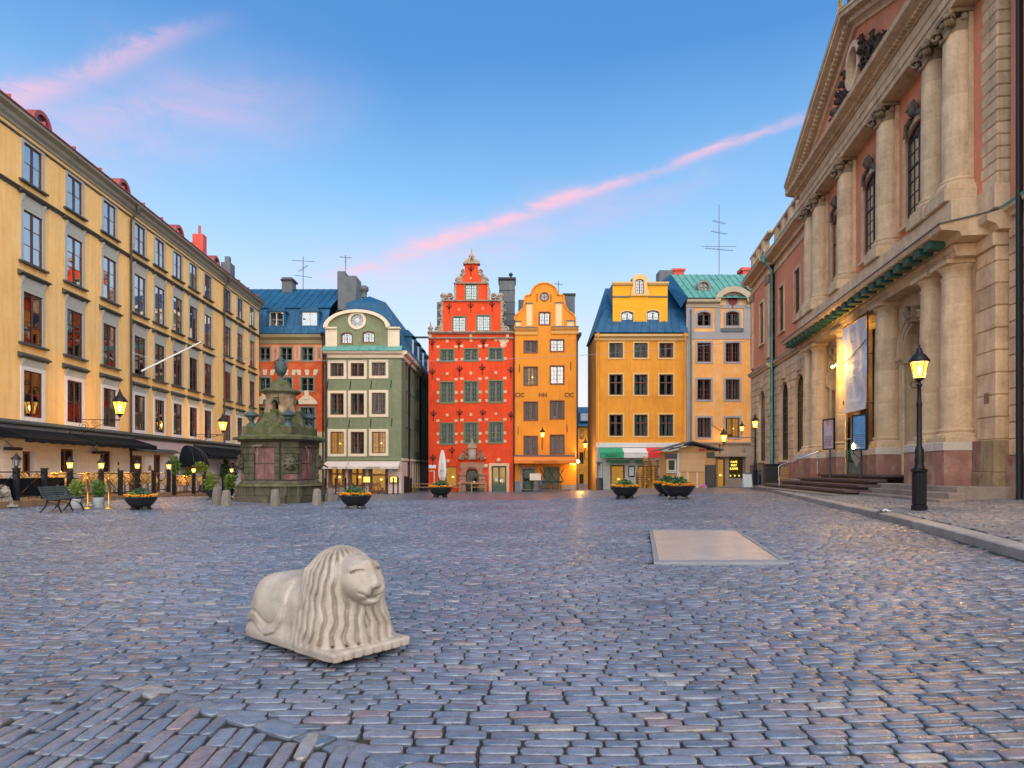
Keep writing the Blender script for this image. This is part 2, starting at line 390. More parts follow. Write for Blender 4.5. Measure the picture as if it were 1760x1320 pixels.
def seam_roof(parent, quad, n, m, seam=.05, name='roof_panel', gap=.0):
    """standing-seam sheets: quad = bottom-left, bottom-right, top-right, top-left (local)"""
    a, b_, c, d = [Vector(q) for q in quad]; nrm = (b_-a).cross(d-a).normalized()
    for i in range(n):
        t0, t1 = i/n, (i+1)/n
        p = [a.lerp(b_, t0), a.lerp(b_, t1), d.lerp(c, t1), d.lerp(c, t0)]
        mb = MB(); mb.poly(p)
        e = (p[1]-p[0]).normalized()*.03
        q = [p[0], p[0]+e, p[3]+e, p[3]]; mb.raw([x for x in q]+[x+nrm*seam for x in q], [(4, 5, 6, 7), (0, 1, 5, 4), (1, 2, 6, 5), (3, 0, 4, 7)])
        ob(name, mb.mesh(name, [m]), parent)
class Fac:
    """a facade: local x along the wall as seen, y into the building, z up; maps spots of the photo onto it"""
    def __init__(s, name, label, cat, org, ang): s.root = thing(name, label, cat, org, ang); s.o = Vector(org); s.c, s.s_ = math.cos(ang), math.sin(ang)
    def at(s, u, v, d=0.0):
        k = (u-880)/FPX; ox, oy = s.o.x-d*s.s_, s.o.y+d*s.c
        # (ox + t c) = k (oy + t s)
        t = (k*oy-ox)/(s.c-k*s.s_); Y = oy+t*s.s_
        return t, EYE+(808-v)/FPX*Y-s.o.z
    def r(s, u0, v0, u1, v1, d=0.0):
        a, b = s.at(u0, v0, d), s.at(u1, v1, d); return a[0], b[0], b[1], a[1]   # s0,s1,h0,h1
# ------------------------------------------------------------------ the square: ground sheet, cobbles, pavement, kerb
def stone_mat(name, cols, rough=.42, bump=.55):
    m = bpy.data.materials.new(name); MATS[name] = m; m.use_nodes = True; nt = m.node_tree; N = nt.nodes; L = nt.links
    b = N['Principled BSDF']; b.inputs['Specular IOR Level'].default_value = 1.0
    at = N.new('ShaderNodeAttribute'); at.attribute_name = 'tint'
    r = N.new('ShaderNodeValToRGB'); e = r.color_ramp
    while len(e.elements) < len(cols): e.elements.new(.5)
    for q, (p, c) in zip(e.elements, cols): q.position = p; q.color = (*c, 1)
    L.new(at.outputs['Fac'], r.inputs[0])
    g = N.new('ShaderNodeNewGeometry')
    def noise(sc, det=5):
        n = N.new('ShaderNodeTexNoise'); n.inputs['Scale'].default_value = sc; n.inputs['Detail'].default_value = det; L.new(g.outputs['Position'], n.inputs['Vector']); return n.outputs[0]
    def mr(x, a, b_, c, d):
        n = N.new('ShaderNodeMapRange'); L.new(x, n.inputs[0])
        for i, q in enumerate((a, b_, c, d)): n.inputs[i+1].default_value = q
        return n.outputs[0]
    cur = r.outputs[0]
    for sc, v in ((14, .22), (90, .16), (.35, .22)):
        n = N.new('ShaderNodeVectorMath'); n.operation = 'SCALE'; L.new(cur, n.inputs[0]); L.new(mr(noise(sc), .3, .7, 1-v, 1+v), n.inputs['Scale']); cur = n.outputs[0]
    L.new(cur, b.inputs['Base Color'])
    L.new(mr(noise(9), .3, .7, rough-.07, rough+.13), b.inputs['Roughness'])
    bp = N.new('ShaderNodeBump'); bp.inputs['Strength'].default_value = bump; bp.inputs['Distance'].default_value = .008; L.new(noise(38, 6), bp.inputs['Height']); L.new(bp.outputs[0], b.inputs['Normal'])
    return m
COB = stone_mat('cobble_stone', [(0, (.062, .080, .112)), (.25, (.095, .122, .168)), (.55, (.13, .156, .205)), (.75, (.15, .155, .195)), (.86, (.165, .13, .15)), (.95, (.19, .175, .16)), (1, (.23, .235, .245))], .27)
COB2 = stone_mat('pavement_cobble', [(0, (.11, .115, .13)), (.4, (.17, .17, .18)), (.75, (.22, .20, .19)), (.9, (.24, .17, .15)), (1, (.30, .28, .25))], .5)
GRIT = mat('grit_joint', (.030, .027, .025), .9, .5, vs=60, bump=.6, bs=160, second=(.12, .11, .10), ss=140, smix=(.58, .66), coords='Object')
# far paving: stones too small to tell apart, laid by the material
def far_paving():
    m = bpy.data.materials.new('far_paving'); m.use_nodes = True; nt = m.node_tree; N = nt.nodes; L = nt.links; b = N['Principled BSDF']
    g = N.new('ShaderNodeNewGeometry'); br = N.new('ShaderNodeTexBrick'); L.new(g.outputs['Position'], br.inputs['Vector'])
    br.inputs['Scale'].default_value = 1; br.inputs['Brick Width'].default_value = .22; br.inputs['Row Height'].default_value = .115; br.inputs['Mortar Size'].default_value = .008
    br.inputs['Color1'].default_value = (.095, .115, .15, 1); br.inputs['Color2'].default_value = (.15, .165, .195, 1); br.inputs['Mortar'].default_value = (.035, .035, .035, 1); br.inputs['Bias'].default_value = -.1
    L.new(br.outputs['Color'], b.inputs['Base Color']); b.inputs['Roughness'].default_value = .33; b.inputs['Specular IOR Level'].default_value = 1.0
    nz = N.new('ShaderNodeTexNoise'); nz.inputs['Scale'].default_value = 7; nz.inputs['Detail'].default_value = 5; L.new(g.outputs['Position'], nz.inputs['Vector'])
    ad = N.new('ShaderNodeMath'); ad.operation = 'SUBTRACT'; L.new(nz.outputs[0], ad.inputs[0]); L.new(br.outputs['Fac'], ad.inputs[1])
    bp = N.new('ShaderNodeBump'); bp.inputs['Strength'].default_value = .7; bp.inputs['Distance'].default_value = .03; L.new(ad.outputs[0], bp.inputs['Height']); L.new(bp.outputs[0], b.inputs['Normal'])
    return m
FAR = far_paving()
YGEO = 31.0
def sheet(name, f, y0, y1, dy, xa, xb, nx, mats, mi):
    b = MB(); ys = np.arange(y0, y1+1e-6, dy); vs = []; fs = []; ms = []
    for y in ys:
        a, c = xa(y), xb(y)
        for i in range(nx+1): x = a+(c-a)*i/nx; vs.append((x, y, float(f(x, y))))
    for j in range(len(ys)-1):
        for i in range(nx): fs.append((j*(nx+1)+i, j*(nx+1)+i+1, (j+1)*(nx+1)+i+1, (j+1)*(nx+1)+i)); ms.append(mi(ys[j]))
    b.v = vs; b.f = fs; b.m = ms; b.sm = [True]*len(fs); return b.mesh(name, mats)
square = ob('square_ground', sheet('square_ground', lambda x, y: gz(x, y)-(.020 if y < YGEO+.5 else .0), -14, 140, 1.0, lambda y: -75, lambda y: 75, 75, [GRIT, FAR], lambda y: 0 if y < YGEO-.5 else 1), kind='structure')
HATCH = [G(1124, 970), G(1356, 970), G(1268, 913), G(1116, 912)]
def inpoly(x, y, poly, grow=0.0):
    c = sum((Vector(p[:2]) for p in poly), Vector((0, 0)))/len(poly); r = np.ones_like(x, bool)
    for i in range(len(poly)):
        a = Vector(poly[i][:2]); b = Vector(poly[(i+1) % len(poly)][:2]); d = (b-a).normalized(); n = Vector((-d.y, d.x))
        if (c-a).dot(n) < 0: n = -n
        r &= ((x-a.x)*n.x+(y-a.y)*n.y) > -grow
    return r
# the wedge in the near left corner is laid the other way, behind one straight course of larger stones
WA = np.array([-2.47, 4.34]); WB = np.array([-.32, 3.05]); WD = (WB-WA)/np.linalg.norm(WB-WA); WN = np.array([WD[1], -WD[0]])   # WN points towards the camera
def side(x, y): return (x-WA[0])*WN[0]+(y-WA[1])*WN[1]
def side2(x, y):   # left limit of the wedge
    d = np.array([-.26, -.77]); d /= np.linalg.norm(d); return (x-WA[0])*(-d[1])+(y-WA[1])*d[0]
def rows(y0, y1, xa, xb, rh, ln, wob=.02, tilt=0.0):
    """centres, half sizes and turn of stones laid in rows along x"""
    out = []; y = y0
    while y < y1:
        h = rng.uniform(*rh); x = xa(y)-rng.uniform(0, .3); xe = xb(y)
        while x < xe:
            l = rng.uniform(*ln); out.append((x+l/2, y+h/2, l/2, h/2, 0.0)); x += l
        y += h
    a = np.array(out)
    a[:, 1] += wob*np.sin(a[:, 0]*1.3+a[:, 1]*.7)+wob*1.6*np.sin(a[:, 0]*.37+2+a[:, 1]*.21)+tilt*a[:, 0]
    return a
def emit_stones(a, hf, lift, gap=.006, jit=.011, inset=.010, sink=.06):
    """numpy: 12 points and 9 faces for each stone"""
    n = len(a); cx, cy, hx, hy, rot = a.T
    sg = np.array([(-1, -1), (1, -1), (1, 1), (-1, 1)], float)
    px = sg[None, :, 0]*(hx[:, None]-gap)+rng.normal(0, jit*.55, (n, 4)).clip(-jit, jit); py = sg[None, :, 1]*(hy[:, None]-gap)+rng.normal(0, jit*.4, (n, 4)).clip(-jit*.7, jit*.7)
    c, s = np.cos(rot)[:, None], np.sin(rot)[:, None]
    def ring(k, dz, jz):
        qx, qy = px-np.sign(px)*k, py-np.sign(py)*k
        X = cx[:, None]+qx*c-qy*s; Y = cy[:, None]+qx*s+qy*c; Z = hf(X, Y)+dz+jz
        return np.stack([X, Y, Z], 2)
    base = lift[:, None]+rng.normal(0, .0022, (n, 4))
    r0 = ring(-.0, -sink, 0); r1 = ring(0, -.011, base); r2 = ring(inset*1.0, 0, base)
    v = np.concatenate([r0, r1, r2], 1).reshape(-1, 3)
    f = []
    for k in (0, 4):
        for i in range(4): j = (i+1) % 4; f.append((k+i, k+j, k+4+j, k+4+i))
    f.append((8, 9, 10, 11)); f = np.array(f)
    return v, f
def stones_mesh(name, a, hf, m, lift=None, **k):
    n = len(a); lift = rng.normal(0, .004, n) if lift is None else lift
    v, f = emit_stones(a, hf, lift, **k)
    F = (f[None]+12*np.arange(n)[:, None, None]).reshape(-1, 4)
    me = bpy.data.meshes.new(name); me.vertices.add(len(v)); me.vertices.foreach_set('co', v.ravel()); me.loops.add(F.size); me.loops.foreach_set('vertex_index', F.ravel())
    me.polygons.add(len(F)); me.polygons.foreach_set('loop_start', np.arange(0, F.size, 4)); me.polygons.foreach_set('loop_total', np.full(len(F), 4)); me.update(calc_edges=True)
    sm = np.tile(np.array([0, 0, 0, 0, 1, 1, 1, 1, 1], bool), n); me.polygons.foreach_set('use_smooth', sm)
    t = me.attributes.new('tint', 'FLOAT', 'FACE'); t.data.foreach_set('value', np.repeat(np.clip(rng.beta(2, 2.6, n)+(rng.random(n) < .05)*.45, 0, 1), 9))
    me.materials.append(m); me.validate(); return me
def near_stone(a, hf, m):
    """one stone with worn, rounded shoulders"""
    cx, cy, hx, hy, rot = a; b = MB(); rings = []; N_ = 12; c, s = math.cos(rot), math.sin(rot); lift = random.gauss(0, .003)
    hx -= .006; hy -= .006; e = random.uniform(6, 11); tilt = (random.gauss(0, .012), random.gauss(0, .02)); wob = [random.uniform(.95, 1.03) for _ in range(N_)]
    for k, dz in ((1.0, -.06), (1.0, -.010), (.985, -.004), (.945, -.001), (.6, .001)):
        for i in range(N_):
            t = 2*PI*(i+.5)/N_; ct, st = math.cos(t), math.sin(t); q = (abs(ct)**e+abs(st)**e)**(-1/e)*wob[i]
            lx, ly = ct*q*(hx-(1-k)*min(hx, hy)*1.2), st*q*(hy-(1-k)*min(hx, hy)*1.2)
            X, Y = cx+lx*c-ly*s, cy+lx*s+ly*c; b.v.append((X, Y, float(hf(X, Y))+dz+lift+(tilt[0]*lx+tilt[1]*ly if dz > -.05 else 0)))
    for r in range(4):
        for i in range(N_): j = (i+1) % N_; b.f.append((r*N_+i, r*N_+j, (r+1)*N_+j, (r+1)*N_+i)); b.m.append(0); b.sm.append(True)
    b.f.append(tuple(4*N_+i for i in range(N_))); b.m.append(0); b.sm.append(True)
    me = b.mesh('cobblestone', [m]); t = me.attributes.new('tint', 'FLOAT', 'FACE'); v = min(1, max(0, random.betavariate(2, 2.6)+(.45 if random.random() < .08 else 0)))
    t.data.foreach_set('value', [v]*len(b.f)); return me
def build_cobbles():
    m = rows(2.6, YGEO, lambda y: -.80*y-1.2, lambda y: .80*y+1.2, (.082, .112), (.14, .27), .02)
    x, y = m[:, 0], m[:, 1]
    keep = (x < kerb_x(y)-.12) & ~inpoly(x, y, HATCH, .04) & ((side(x, y) < -.005) | (side2(x, y) < -.01) )
    m = m[keep]
    w = rows(-6, 0.5, lambda t: 2.0, lambda t: 5.2, (.085, .115), (.17, .36), .012)            # along y: swap
    w = np.stack([w[:, 1], w[:, 0], w[:, 2], w[:, 3], np.full(len(w), PI/2+.06)], 1)
    x, y = w[:, 0], w[:, 1]; w = w[(side(x, y) > .095) & (side2(x, y) > -.03)]
    c = []; t = -.05
    while t < 3.6:
        l = rng.uniform(.20, .32); p = WA+WD*(t+l/2)+WN*.045; c.append((p[0], p[1], l/2, .082, math.atan2(WD[1], WD[0]))); t += l
    a = np.concatenate([m, w, np.array(c)])
    # what shows largest is built stone by stone
    u = a[:, 0]/a[:, 1]*FPX+880; v = 808+(EYE-gz(a[:, 0], a[:, 1]))/a[:, 1]*FPX
    inv = (u > -20) & (u < 1780) & (v < 1335)
    area = np.where(inv, a[:, 2]*a[:, 3]/a[:, 1]**3, 0); order = np.argsort(-area); near = order[:299]
    mask = np.ones(len(a), bool); mask[near] = False
    for i in near: ob('cobblestone', near_stone(a[i], gz, COB), square)
    ob('cobble_paving', stones_mesh('cobble_paving', a[mask], gz, COB), square, kind='stuff')
build_cobbles()
# ---- pavement on the right
pave = ob('pavement', sheet('pavement', lambda x, y: pz(x, y)-(.016 if y < 34 else 0), -3, 62, 1.0, lambda y: float(kerb_x(y))+.14, lambda y: float(kerb_x(y))+12, 14, [GRIT, FAR], lambda y: 0 if y < 33.5 else 1), kind='structure')
def build_pavement():
    m = rows(7.0, 34, lambda y: kerb_x(y)+.30, lambda y: min(kerb_x(y)+6.5, .80*y+1), (.08, .13), (.10, .19), .03, .06)
    x, y = m[:, 0], m[:, 1]; m = m[(x > kerb_x(y)+.36) & (x < .82*y+1)]
    m[:, 4] = rng.normal(0, .10, len(m))
    ob('pavement_setts', stones_mesh('pavement_setts', m, pz, COB2, rng.normal(0, .006, len(m)), gap=.008, jit=.02), pave, kind='stuff')
    KM = mat('kerb_granite', (.30, .28, .26), .6, .2, vs=3, bump=.35, bs=60, rv=.14)
    y = 7.0
    while y < 50:
        l = random.uniform(.95, 1.35); y1 = y+l-.012
        a = np.array([kerb_x(y), y]); c = np.array([kerb_x(y1), y1]); d = (c-a)/np.linalg.norm(c-a); n = np.array([d[1], -d[0]])   # n points to the pavement (+x)
        W = .30; b = MB(); pr = []
        for p in (a, c):
            z = float(gz(p[0], p[1]))
            for off, h in ((0, -.1), (0, .105), (.02, .125), (W, .13), (W, -.1)): q = p+n*off; pr.append((q[0], q[1], z+h))
        b.raw(pr, [(0, 1, 2, 3, 4), (9, 8, 7, 6, 5)]+[(i, i+5, (i+1) % 5+5, (i+1) % 5) for i in range(5)])
        ob('kerb_stone', b.mesh('kerb_stone', [KM]), pave); y += l
build_pavement()
# ---- metal cover plate let into the cobbles
def build_hatch():
    STEEL = mat('satin_steel_plate', (.46, .44, .42), .27, .12, vs=2, bump=.03, bs=7, metal=.30, spec=.5); RIM = mat('plate_rim', (.26, .275, .30), .45, .12, metal=.4, bump=.1)
    c = sum(HATCH, Vector())/4; t = thing('cover_plate', 'flat pale metal cover plate let into the cobbles right of the lion', 'cover plate', (c.x, c.y, c.z))
    q = [p-c for p in HATCH]
    ins = lambda k: [p*(1-k) for p in q]
    def slab(pts, z0, z1): n = len(pts); return [(p.x, p.y, p.z+z0) for p in pts]+[(p.x, p.y, p.z+z1) for p in pts]
    F = [(0, 1, 2, 3), (4, 5, 6, 7)]+[(i, (i+1) % 4, 4+(i+1) % 4, 4+i) for i in range(4)]
    b = MB(); o = q; i_ = ins(.075)
    for k in range(4):
        j = (k+1) % 4; P4 = [o[k], o[j], i_[j], i_[k]]; b.raw(slab(P4, -.05, .034), F)
    ob('rim', b.mesh('rim', [RIM]), t)
    i2 = ins(.082); m1 = [i2[0].lerp(i2[3], .5), i2[1].lerp(i2[2], .5)]
    for P4 in ([i2[0], i2[1], i2[1].lerp(i2[2], .68), i2[0].lerp(i2[3], .68)], [i2[0].lerp(i2[3], .683), i2[1].lerp(i2[2], .683), i2[2], i2[3]]):
        ob('plate', MB().raw(slab(P4, -.05, .026), F).mesh('plate', [STEEL]), t)
build_hatch()
# ------------------------------------------------------------------ long yellow building on the left
def hood_cap(m1, m2, frieze=.42, over=.30, proj=.20):
    def f(wo, w, ht):
        def mk():
            b = MB(); a = w/2+.16; z = ht+.16
            if frieze > .2: b.box(-a+.02, a-.02, -.045, .03, z+.003, z+frieze, 1)
            z += frieze
            b.prism_x([(.03, z), (-.08, z), (-.10, z+.05), (-proj, z+.07), (-proj-.02, z+.11), (.03, z+.26)], -a-over*.55, a+over*.55, 0)
            if frieze > .2:
                for q in (-a+.04, a-.14): b.prism_x([(.0, z-.30), (-.06, z-.28), (-.13, z-.002), (.0, z-.002)], q, q+.10, 1)
            return b.mesh('hood', [m1, m2])
        ob('hood', cached(('hood', round(w, 3), round(ht, 3), frieze, over, proj, m1.name), mk), wo)
    return f
def build_left():
    y0 = 21.0; dirx = -.0557; ang = math.atan2(1, dirx)
    F = Fac('yellow_building', 'long five-storey yellow plaster building with grey window surrounds along the left side of the square', 'building', (-18+dirx*y0, y0, 0), ang); R = F.root
    PL = mat('yellow_plaster', (.90, .54, .185), .9, .08, vs=.55, bump=.25, bs=24, second=(.90, .59, .25), ss=.7, smix=(.45, .7), streak=.16)
    GS = mat('grey_surround', (.40, .395, .34), .8, .08, bump=.08); HD = mat('hood_slate', (.055, .066, .062), .6, .15, bump=.08); WG = mat('pale_ground_plaster', (.70, .66, .62), .85, .07, vs=.8, bump=.15, streak=.08)
    FB = mat('oxblood_frame', (.115, .032, .022), .55, .1, bump=0); MV = mat('mauve_plaster', (.46, .39, .42), .85, .08, bump=.1)
    CO = mat('cornice_grey', (.30, .30, .25), .75, .12, bump=.1, streak=.1); RT = mat('red_roof_tin', (.30, .055, .045), .5, .2, bump=.12, bs=10, spec=.5); PIPE = mat('brown_pipe', (.055, .045, .04), .5, .15, bump=.05)
    BLK = mat('black_canvas', (.006, .008, .012), .9, .2, vs=2, bump=.1, spec=.15); TIM = mat('brown_door', (.16, .055, .025), .5, .2, bump=.05)
    ulist = [56, 128, 188, 240, 274, 305, 332, 357, 391, 412, 433]
    S = [F.at(u, 808)[0] for u in ulist]; L = F.at(445, 808)[0]; E = 15.25
    floors = [(3.50, 1.86, 1.16), (6.48, 2.02, 1.18), (9.72, 2.05, 1.18), (12.95, 1.52, 1.12)]
    holes = []; GF = 3.28
    for h, ht, w in floors: holes += [hole(s, h, w, ht) for s in S]
    ob('wall', wall_mesh('wall', rect(0, L, GF, E), holes, PL), R)
    # windows
    warm = {(0, 5), (0, 8), (1, 1)}
    for k, (h, ht, w) in enumerate(floors):
        for i, s in enumerate(S):
            pr = (2, 3, 3, 2)[k]
            hd = (hood_cap(HD, GS, .30), hood_cap(HD, GS), hood_cap(HD, GS), None)[k]
            window(R, s, h, w, ht, FB, 2, 1, pr, recess=.012, fw=.05, sur=(.16, .04, GS if k else WG), sill=(.26, .12, .16, HD) if k else None, hood=hd, panes=i < 8, glass=GLASS_HI if k >= 2 else GLASS_SKY, curtain=2, lit='lamp' if (k, i) in warm else None)
    # string courses, cornice
    def band(name, z0, prof, m, s0=-.0, s1=None): return ob(name, MB().prism_x([(p, z0+q) for p, q in prof], s0, L+.0 if s1 is None else s1).mesh(name, [m]), R)
    band('string_course', 12.42, [(.02, 0), (-.07, 0), (-.09, .06), (-.14, .08), (-.14, .13), (.02, .22)], HD)
    band('moulding', 14.55, [(.02, 0), (-.06, .02), (-.06, .09), (.02, .10)], HD)
    band('cornice', 14.82, [(.02, 0), (-.06, 0), (-.09, .10), (-.20, .18), (-.26, .30), (-.48, .38), (-.50, .50), (.02, .56)], CO, 0, L+.25)
    band('base_cornice', 3.02, [(.02, 0), (-.10, 0), (-.12, .08), (-.22, .14), (-.23, .20), (.02, .34)], HD)
    # roof in sheets with dormers
    for i in range(17):
        a, c = L*i/17, L*(i+1)/17-.01
        b = MB(); b.raw([(a, -.56, 15.36), (c, -.56, 15.36), (c, 5.5, 18.9), (a, 5.5, 18.9), (a, -.56, 15.31), (c, -.56, 15.31)], [(0, 1, 2, 3), (4, 5, 1, 0)]); b.box(a, a+.04, -.56, -.3, 15.36, 15.5)
        ob('roof_sheet', b.mesh('roof_sheet', [RT]), R)
    ob('back_slope', MB().raw([(0, 5.5, 18.9), (L, 5.5, 18.9), (L, 11, 15.3), (0, 11, 15.3), (0, 11, -1), (L, 11, -1)], [(0, 1, 2, 3), (3, 2, 5, 4)]).mesh('back_slope', [RT]), R)
    ob('end_wall', MB().poly([(L, 0, -1), (L, 11, -1), (L, 11, 15.3), (L, 5.5, 18.85), (L, 0, 15.3)]).poly([(0, 0, -1), (0, 11, -1), (0, 11, 15.3), (0, 5.5, 18.85), (0, 0, 15.3)]).mesh('end_wall', [PL]), R)
    DK = mat('dormer_dark', (.02, .02, .025), .3, 0, bump=0)
    for u, v in ((66, 207), (208, 322), (304, 400), (368, 452)):
        s = F.at(u, v, .5)[0]
        b = MB(); o = [(s-.62, 15.2), (s+.62, 15.2)]+arc(s, 15.95, .62, 0, 180, 10); i_ = [(s-.44, 15.4), (s+.44, 15.4)]+arc(s, 15.95, .44, 0, 180, 10)
        n = len(o)
        for k in range(n): j = (k+1) % n; b.prism_y([o[k], o[j], i_[j], i_[k]], .3, .42)
        b.prism_y([(p[0], p[1]) for p in o], .43, 2.6, smooth=True)
        d = ob('dormer', b.mesh('dormer', [RT]), R); ob('pane', MB().prism_y(i_, .40, .425).mesh('pane', [DK]), d)
    c = ob('chimney', MB().bbox(F.at(343, 430, 3)[0]-.35, F.at(343, 430, 3)[0]+.35, 2.6, 3.4, 16.5, 19.3, .02).mesh('chimney', [mat('red_chimney', (.5, .06, .04), .6, .15)]), R)
    ob('pot', MB().lathe([(.1, 0), (.1, .7)], 8, (F.at(343, 430, 3)[0], 3, 19.3)).mesh('pot', [RT]), c)
    ob('chimney', MB().bbox(F.at(392, 470, 3)[0]-.6, F.at(392, 470, 3)[0]+.5, 2.6, 3.4, 16.5, 18.9, .02).bbox(F.at(392, 470, 3)[0]-.25, F.at(392, 470, 3)[0]+.15, 2.8, 3.2, 18.9, 19.5, .02).mesh('chimney', [GREYMETAL]), R)
    for u in (221.5, 383): downpipe(R, F.at(u, 600)[0], .1, 14.3, PIPE)
    # ground floor: openings and plaster courses
    ops = [(37, 60, .25, 2.12, 'door'), (103, 132, .75, 2.30, 'win'), (171, 195, .75, 2.30, 'win'), (224, 250, .1, 2.15, 'lit'), (263, 281, .1, 2.25, 'red'), (349, 359, .1, 2.2, 'win'), (384, 396, .4, 2.1, 'win'), (418, 430, .2, 2.1, 'win')]
    gh = []; rects = []
    for u0, u1, a, b_, k in ops:
        s0, s1 = F.at(u0, 808)[0], F.at(u1, 808)[0]; gh.append(rect(s0, s1, a, b_)); rects.append((s0, s1, a, b_, k))
    ob('ground_floor_wall', wall_mesh('ground_floor_wall', rect(0, L, -.9, 3.02), gh, WG, 0, .35), R)
    REDROOM = mat('red_lit_room', (.5, .04, .02), .7, .3, bump=0, emit=(1, .08, .02), estr=.5)
    for s0, s1, a, b_, k in rects:
        s = (s0+s1)/2; w = s1-s0; ht = b_-a
        if k in ('win',): window(R, s, a, w, ht, TIM, 2, 1, 2, recess=.18, fw=.08, panes=True, lit='lamp' if random.random() < .4 else None)
        else:
            d = window(R, s, a, w, ht, TIM, 2, 1, 2, recess=.2, fw=.10, name='door', curtain=False, inner=False, room=REDROOM if k == 'red' else None, lit='lamp' if k == 'lit' else None)
            b = MB(); b.box(-w/2+.1, w/2-.1, .22, .25, .1, ht*.34); ob('door_panel', b.mesh('door_panel', [TIM]), d)
            ob('handle', MB().lathe([(.0, 0), (.03, .01), (.03, .05), (0, .06)], 8, (.06, .15, ht*.45)).mesh('handle', [BRASS]), d)
        b = MB(); b.box(s0-.14, s0-.01, -.045, .02, -.4, b_+.12); b.box(s1+.01, s1+.14, -.045, .02, -.4, b_+.12); b.box(s0-.01, s1+.01, -.045, .02, b_+.01, b_+.12); ob('opening_surround', b.mesh('opening_surround', [WG]), R)
    zz = [-.35+.36*i for i in range(9)]
    for z in zz[:-1]:
        cuts = sorted([(s0-.15, s1+.15) for s0, s1, a, b_, k in rects if a-.1 < z+.36 and b_+.12 > z]); x = .02
        for a, c in cuts+[(L, L)]:
            if a-x > .15: ob('plaster_course', MB().bbox(x, a-.012, -.028, .01, z+.012, z+.348, .012).mesh('plaster_course', [WG]), R)
            x = max(x, c+.012)
    ob('mauve_band', MB().box(F.at(236, 750)[0], F.at(335, 750)[0], -.04, .01, 2.56, 3.0).mesh('mauve_band', [MV]), R)
    s0, s1 = F.at(222, 770)[0], F.at(299, 770)[0]
    ob('door_canopy', MB().prism_x([(.01, 2.38), (-.42, 2.34), (-.42, 2.42), (.01, 2.56)], s0, s1).mesh('door_canopy', [HD]), R)
    # awnings
    def awning(ua, ub, out, zt, zb, val=.20):
        a, c = F.at(ua, 740)[0], F.at(ub, 740)[0]; n = 14; b = MB(); 
        for i in range(n):
            xa, xb = a+(c-a)*i/n, a+(c-a)*(i+1)/n; sg = lambda q: .035*math.sin(q*9)
            P4 = lambda x_: [(x_, -.05, zt), (x_, -out*.5, (zt+zb)/2-.05+sg(x_)*.4), (x_, -out, zb), (x_, -out-.01, zb-val+sg(x_)*.5)]
            A, B = P4(xa), P4(xb)
            for k in range(3): b.poly([A[k], B[k], B[k+1], A[k+1]], 0, True); b.poly([(A[k][0], A[k][1]+.012, A[k][2]-.012), (B[k][0], B[k][1]+.012, B[k][2]-.012), (B[k+1][0], B[k+1][1]+.012, B[k+1][2]-.012), (A[k+1][0], A[k+1][1]+.012, A[k+1][2]-.012)], 0)
        for x in (a, c): b.poly([(x, -.05, zt), (x, -out, zb), (x, -out, zb-val*.6), (x, -.05, zb-val*.1)])
        w = ob('awning', b.mesh('awning', [BLK]), R, label='black canvas awning')
        f = MB(); f.tube([(a+.05, -out+.02, zb-.03), (c-.05, -out+.02, zb-.03)], .025, 6); f.box(a, c, -.14, -.01, zt-.04, zt+.10)
        for x in (a+.3, c-.3): f.tube([(x, -.05, zb-.1), (x, -out*.6, zb+.02), (x, -out+.02, zb-.03)], .02, 5)
        ob('awning_frame', f.mesh('awning_frame', [GREYMETAL]), w)
    awning(-20, 113, 1.30, 3.02, 2.62); awning(114.5, 226, 1.30, 3.02, 2.62); awning(331, 392, 1.1, 2.95, 2.35); awning(393, 432, 1.1, 2.95, 2.35)
    # domed canvas canopy over the restaurant door
    s = F.at(318, 790)[0]; b = MB(); nr, na = 6, 10; vs = []
    for i in range(na+1):
        t = PI*i/na
        for k in range(nr+1): f_ = k/nr*PI/2; vs.append((s-.95*math.cos(t)*math.sin(f_), -.05-1.35*math.sin(t)*math.sin(f_)-.0, 1.75+1.15*math.cos(f_)))
    b.raw(vs, [(i*(nr+1)+k, i*(nr+1)+k+1, (i+1)*(nr+1)+k+1, (i+1)*(nr+1)+k) for i in range(na) for k in range(nr)])
    rim = [(s-.95*math.cos(PI*i/20), -.05-1.36*math.sin(PI*i/20)) for i in range(21)]
    for i in range(20): b.poly([(*rim[i], 1.75), (*rim[i+1], 1.75), (*rim[i+1], 1.55), (*rim[i], 1.55)])
    d = ob('dome_canopy', b.mesh('dome_canopy', [BLK]), R, label='black domed canvas canopy')
    b = MB()
    for i in (2, 4, 5, 6, 8):
        t = PI*i/na; b.tube([(s-.96*math.cos(t)*math.sin(q*PI/16), -.05-1.365*math.sin(t)*math.sin(q*PI/16), 1.75+1.16*math.cos(q*PI/16)) for q in range(9)], .008, 4)
    ob('rib', b.mesh('rib', [GREYMETAL]), d)
    ob('emblem', text_mesh('Diw', .28, BRASS), d, (s+.55, -1.20, 1.95), (PI/2, 0, .55))
    # heaters under the awnings, a plaque and number signs
    for u in (8, 158, 346, 372):
        q = F.at(u, 790)[0]; h = ob('heater', MB().bbox(q-.42, q+.42, -.42, -.22, 2.12, 2.24, .03).tube([(q, -.30, 2.24), (q, -.02, 2.5)], .015, 5).mesh('heater', [IRON]), R)
        ob('element', MB().box(q-.36, q+.36, -.40, -.24, 2.108, 2.118).mesh('element', [mat('heater_element', (.5, .45, .4), .3, 0, metal=.8, bump=0)]), h)
    q = F.at(256, 799)[0]; ob('plaque', MB().bbox(q-.14, q+.14, -.06, -.03, 1.35, 1.62, .005).mesh('plaque', [BRASS]), R)
    for i, z in enumerate((1.0, 1.3, 1.6)): ob('wall_sign', MB().box(F.at(202.5, 800)[0]-.05, F.at(202.5, 800)[0]+.05, -.05, -.03, z, z+.16).mesh('wall_sign', [IRON]), R)
    return F
LEFT = build_left()

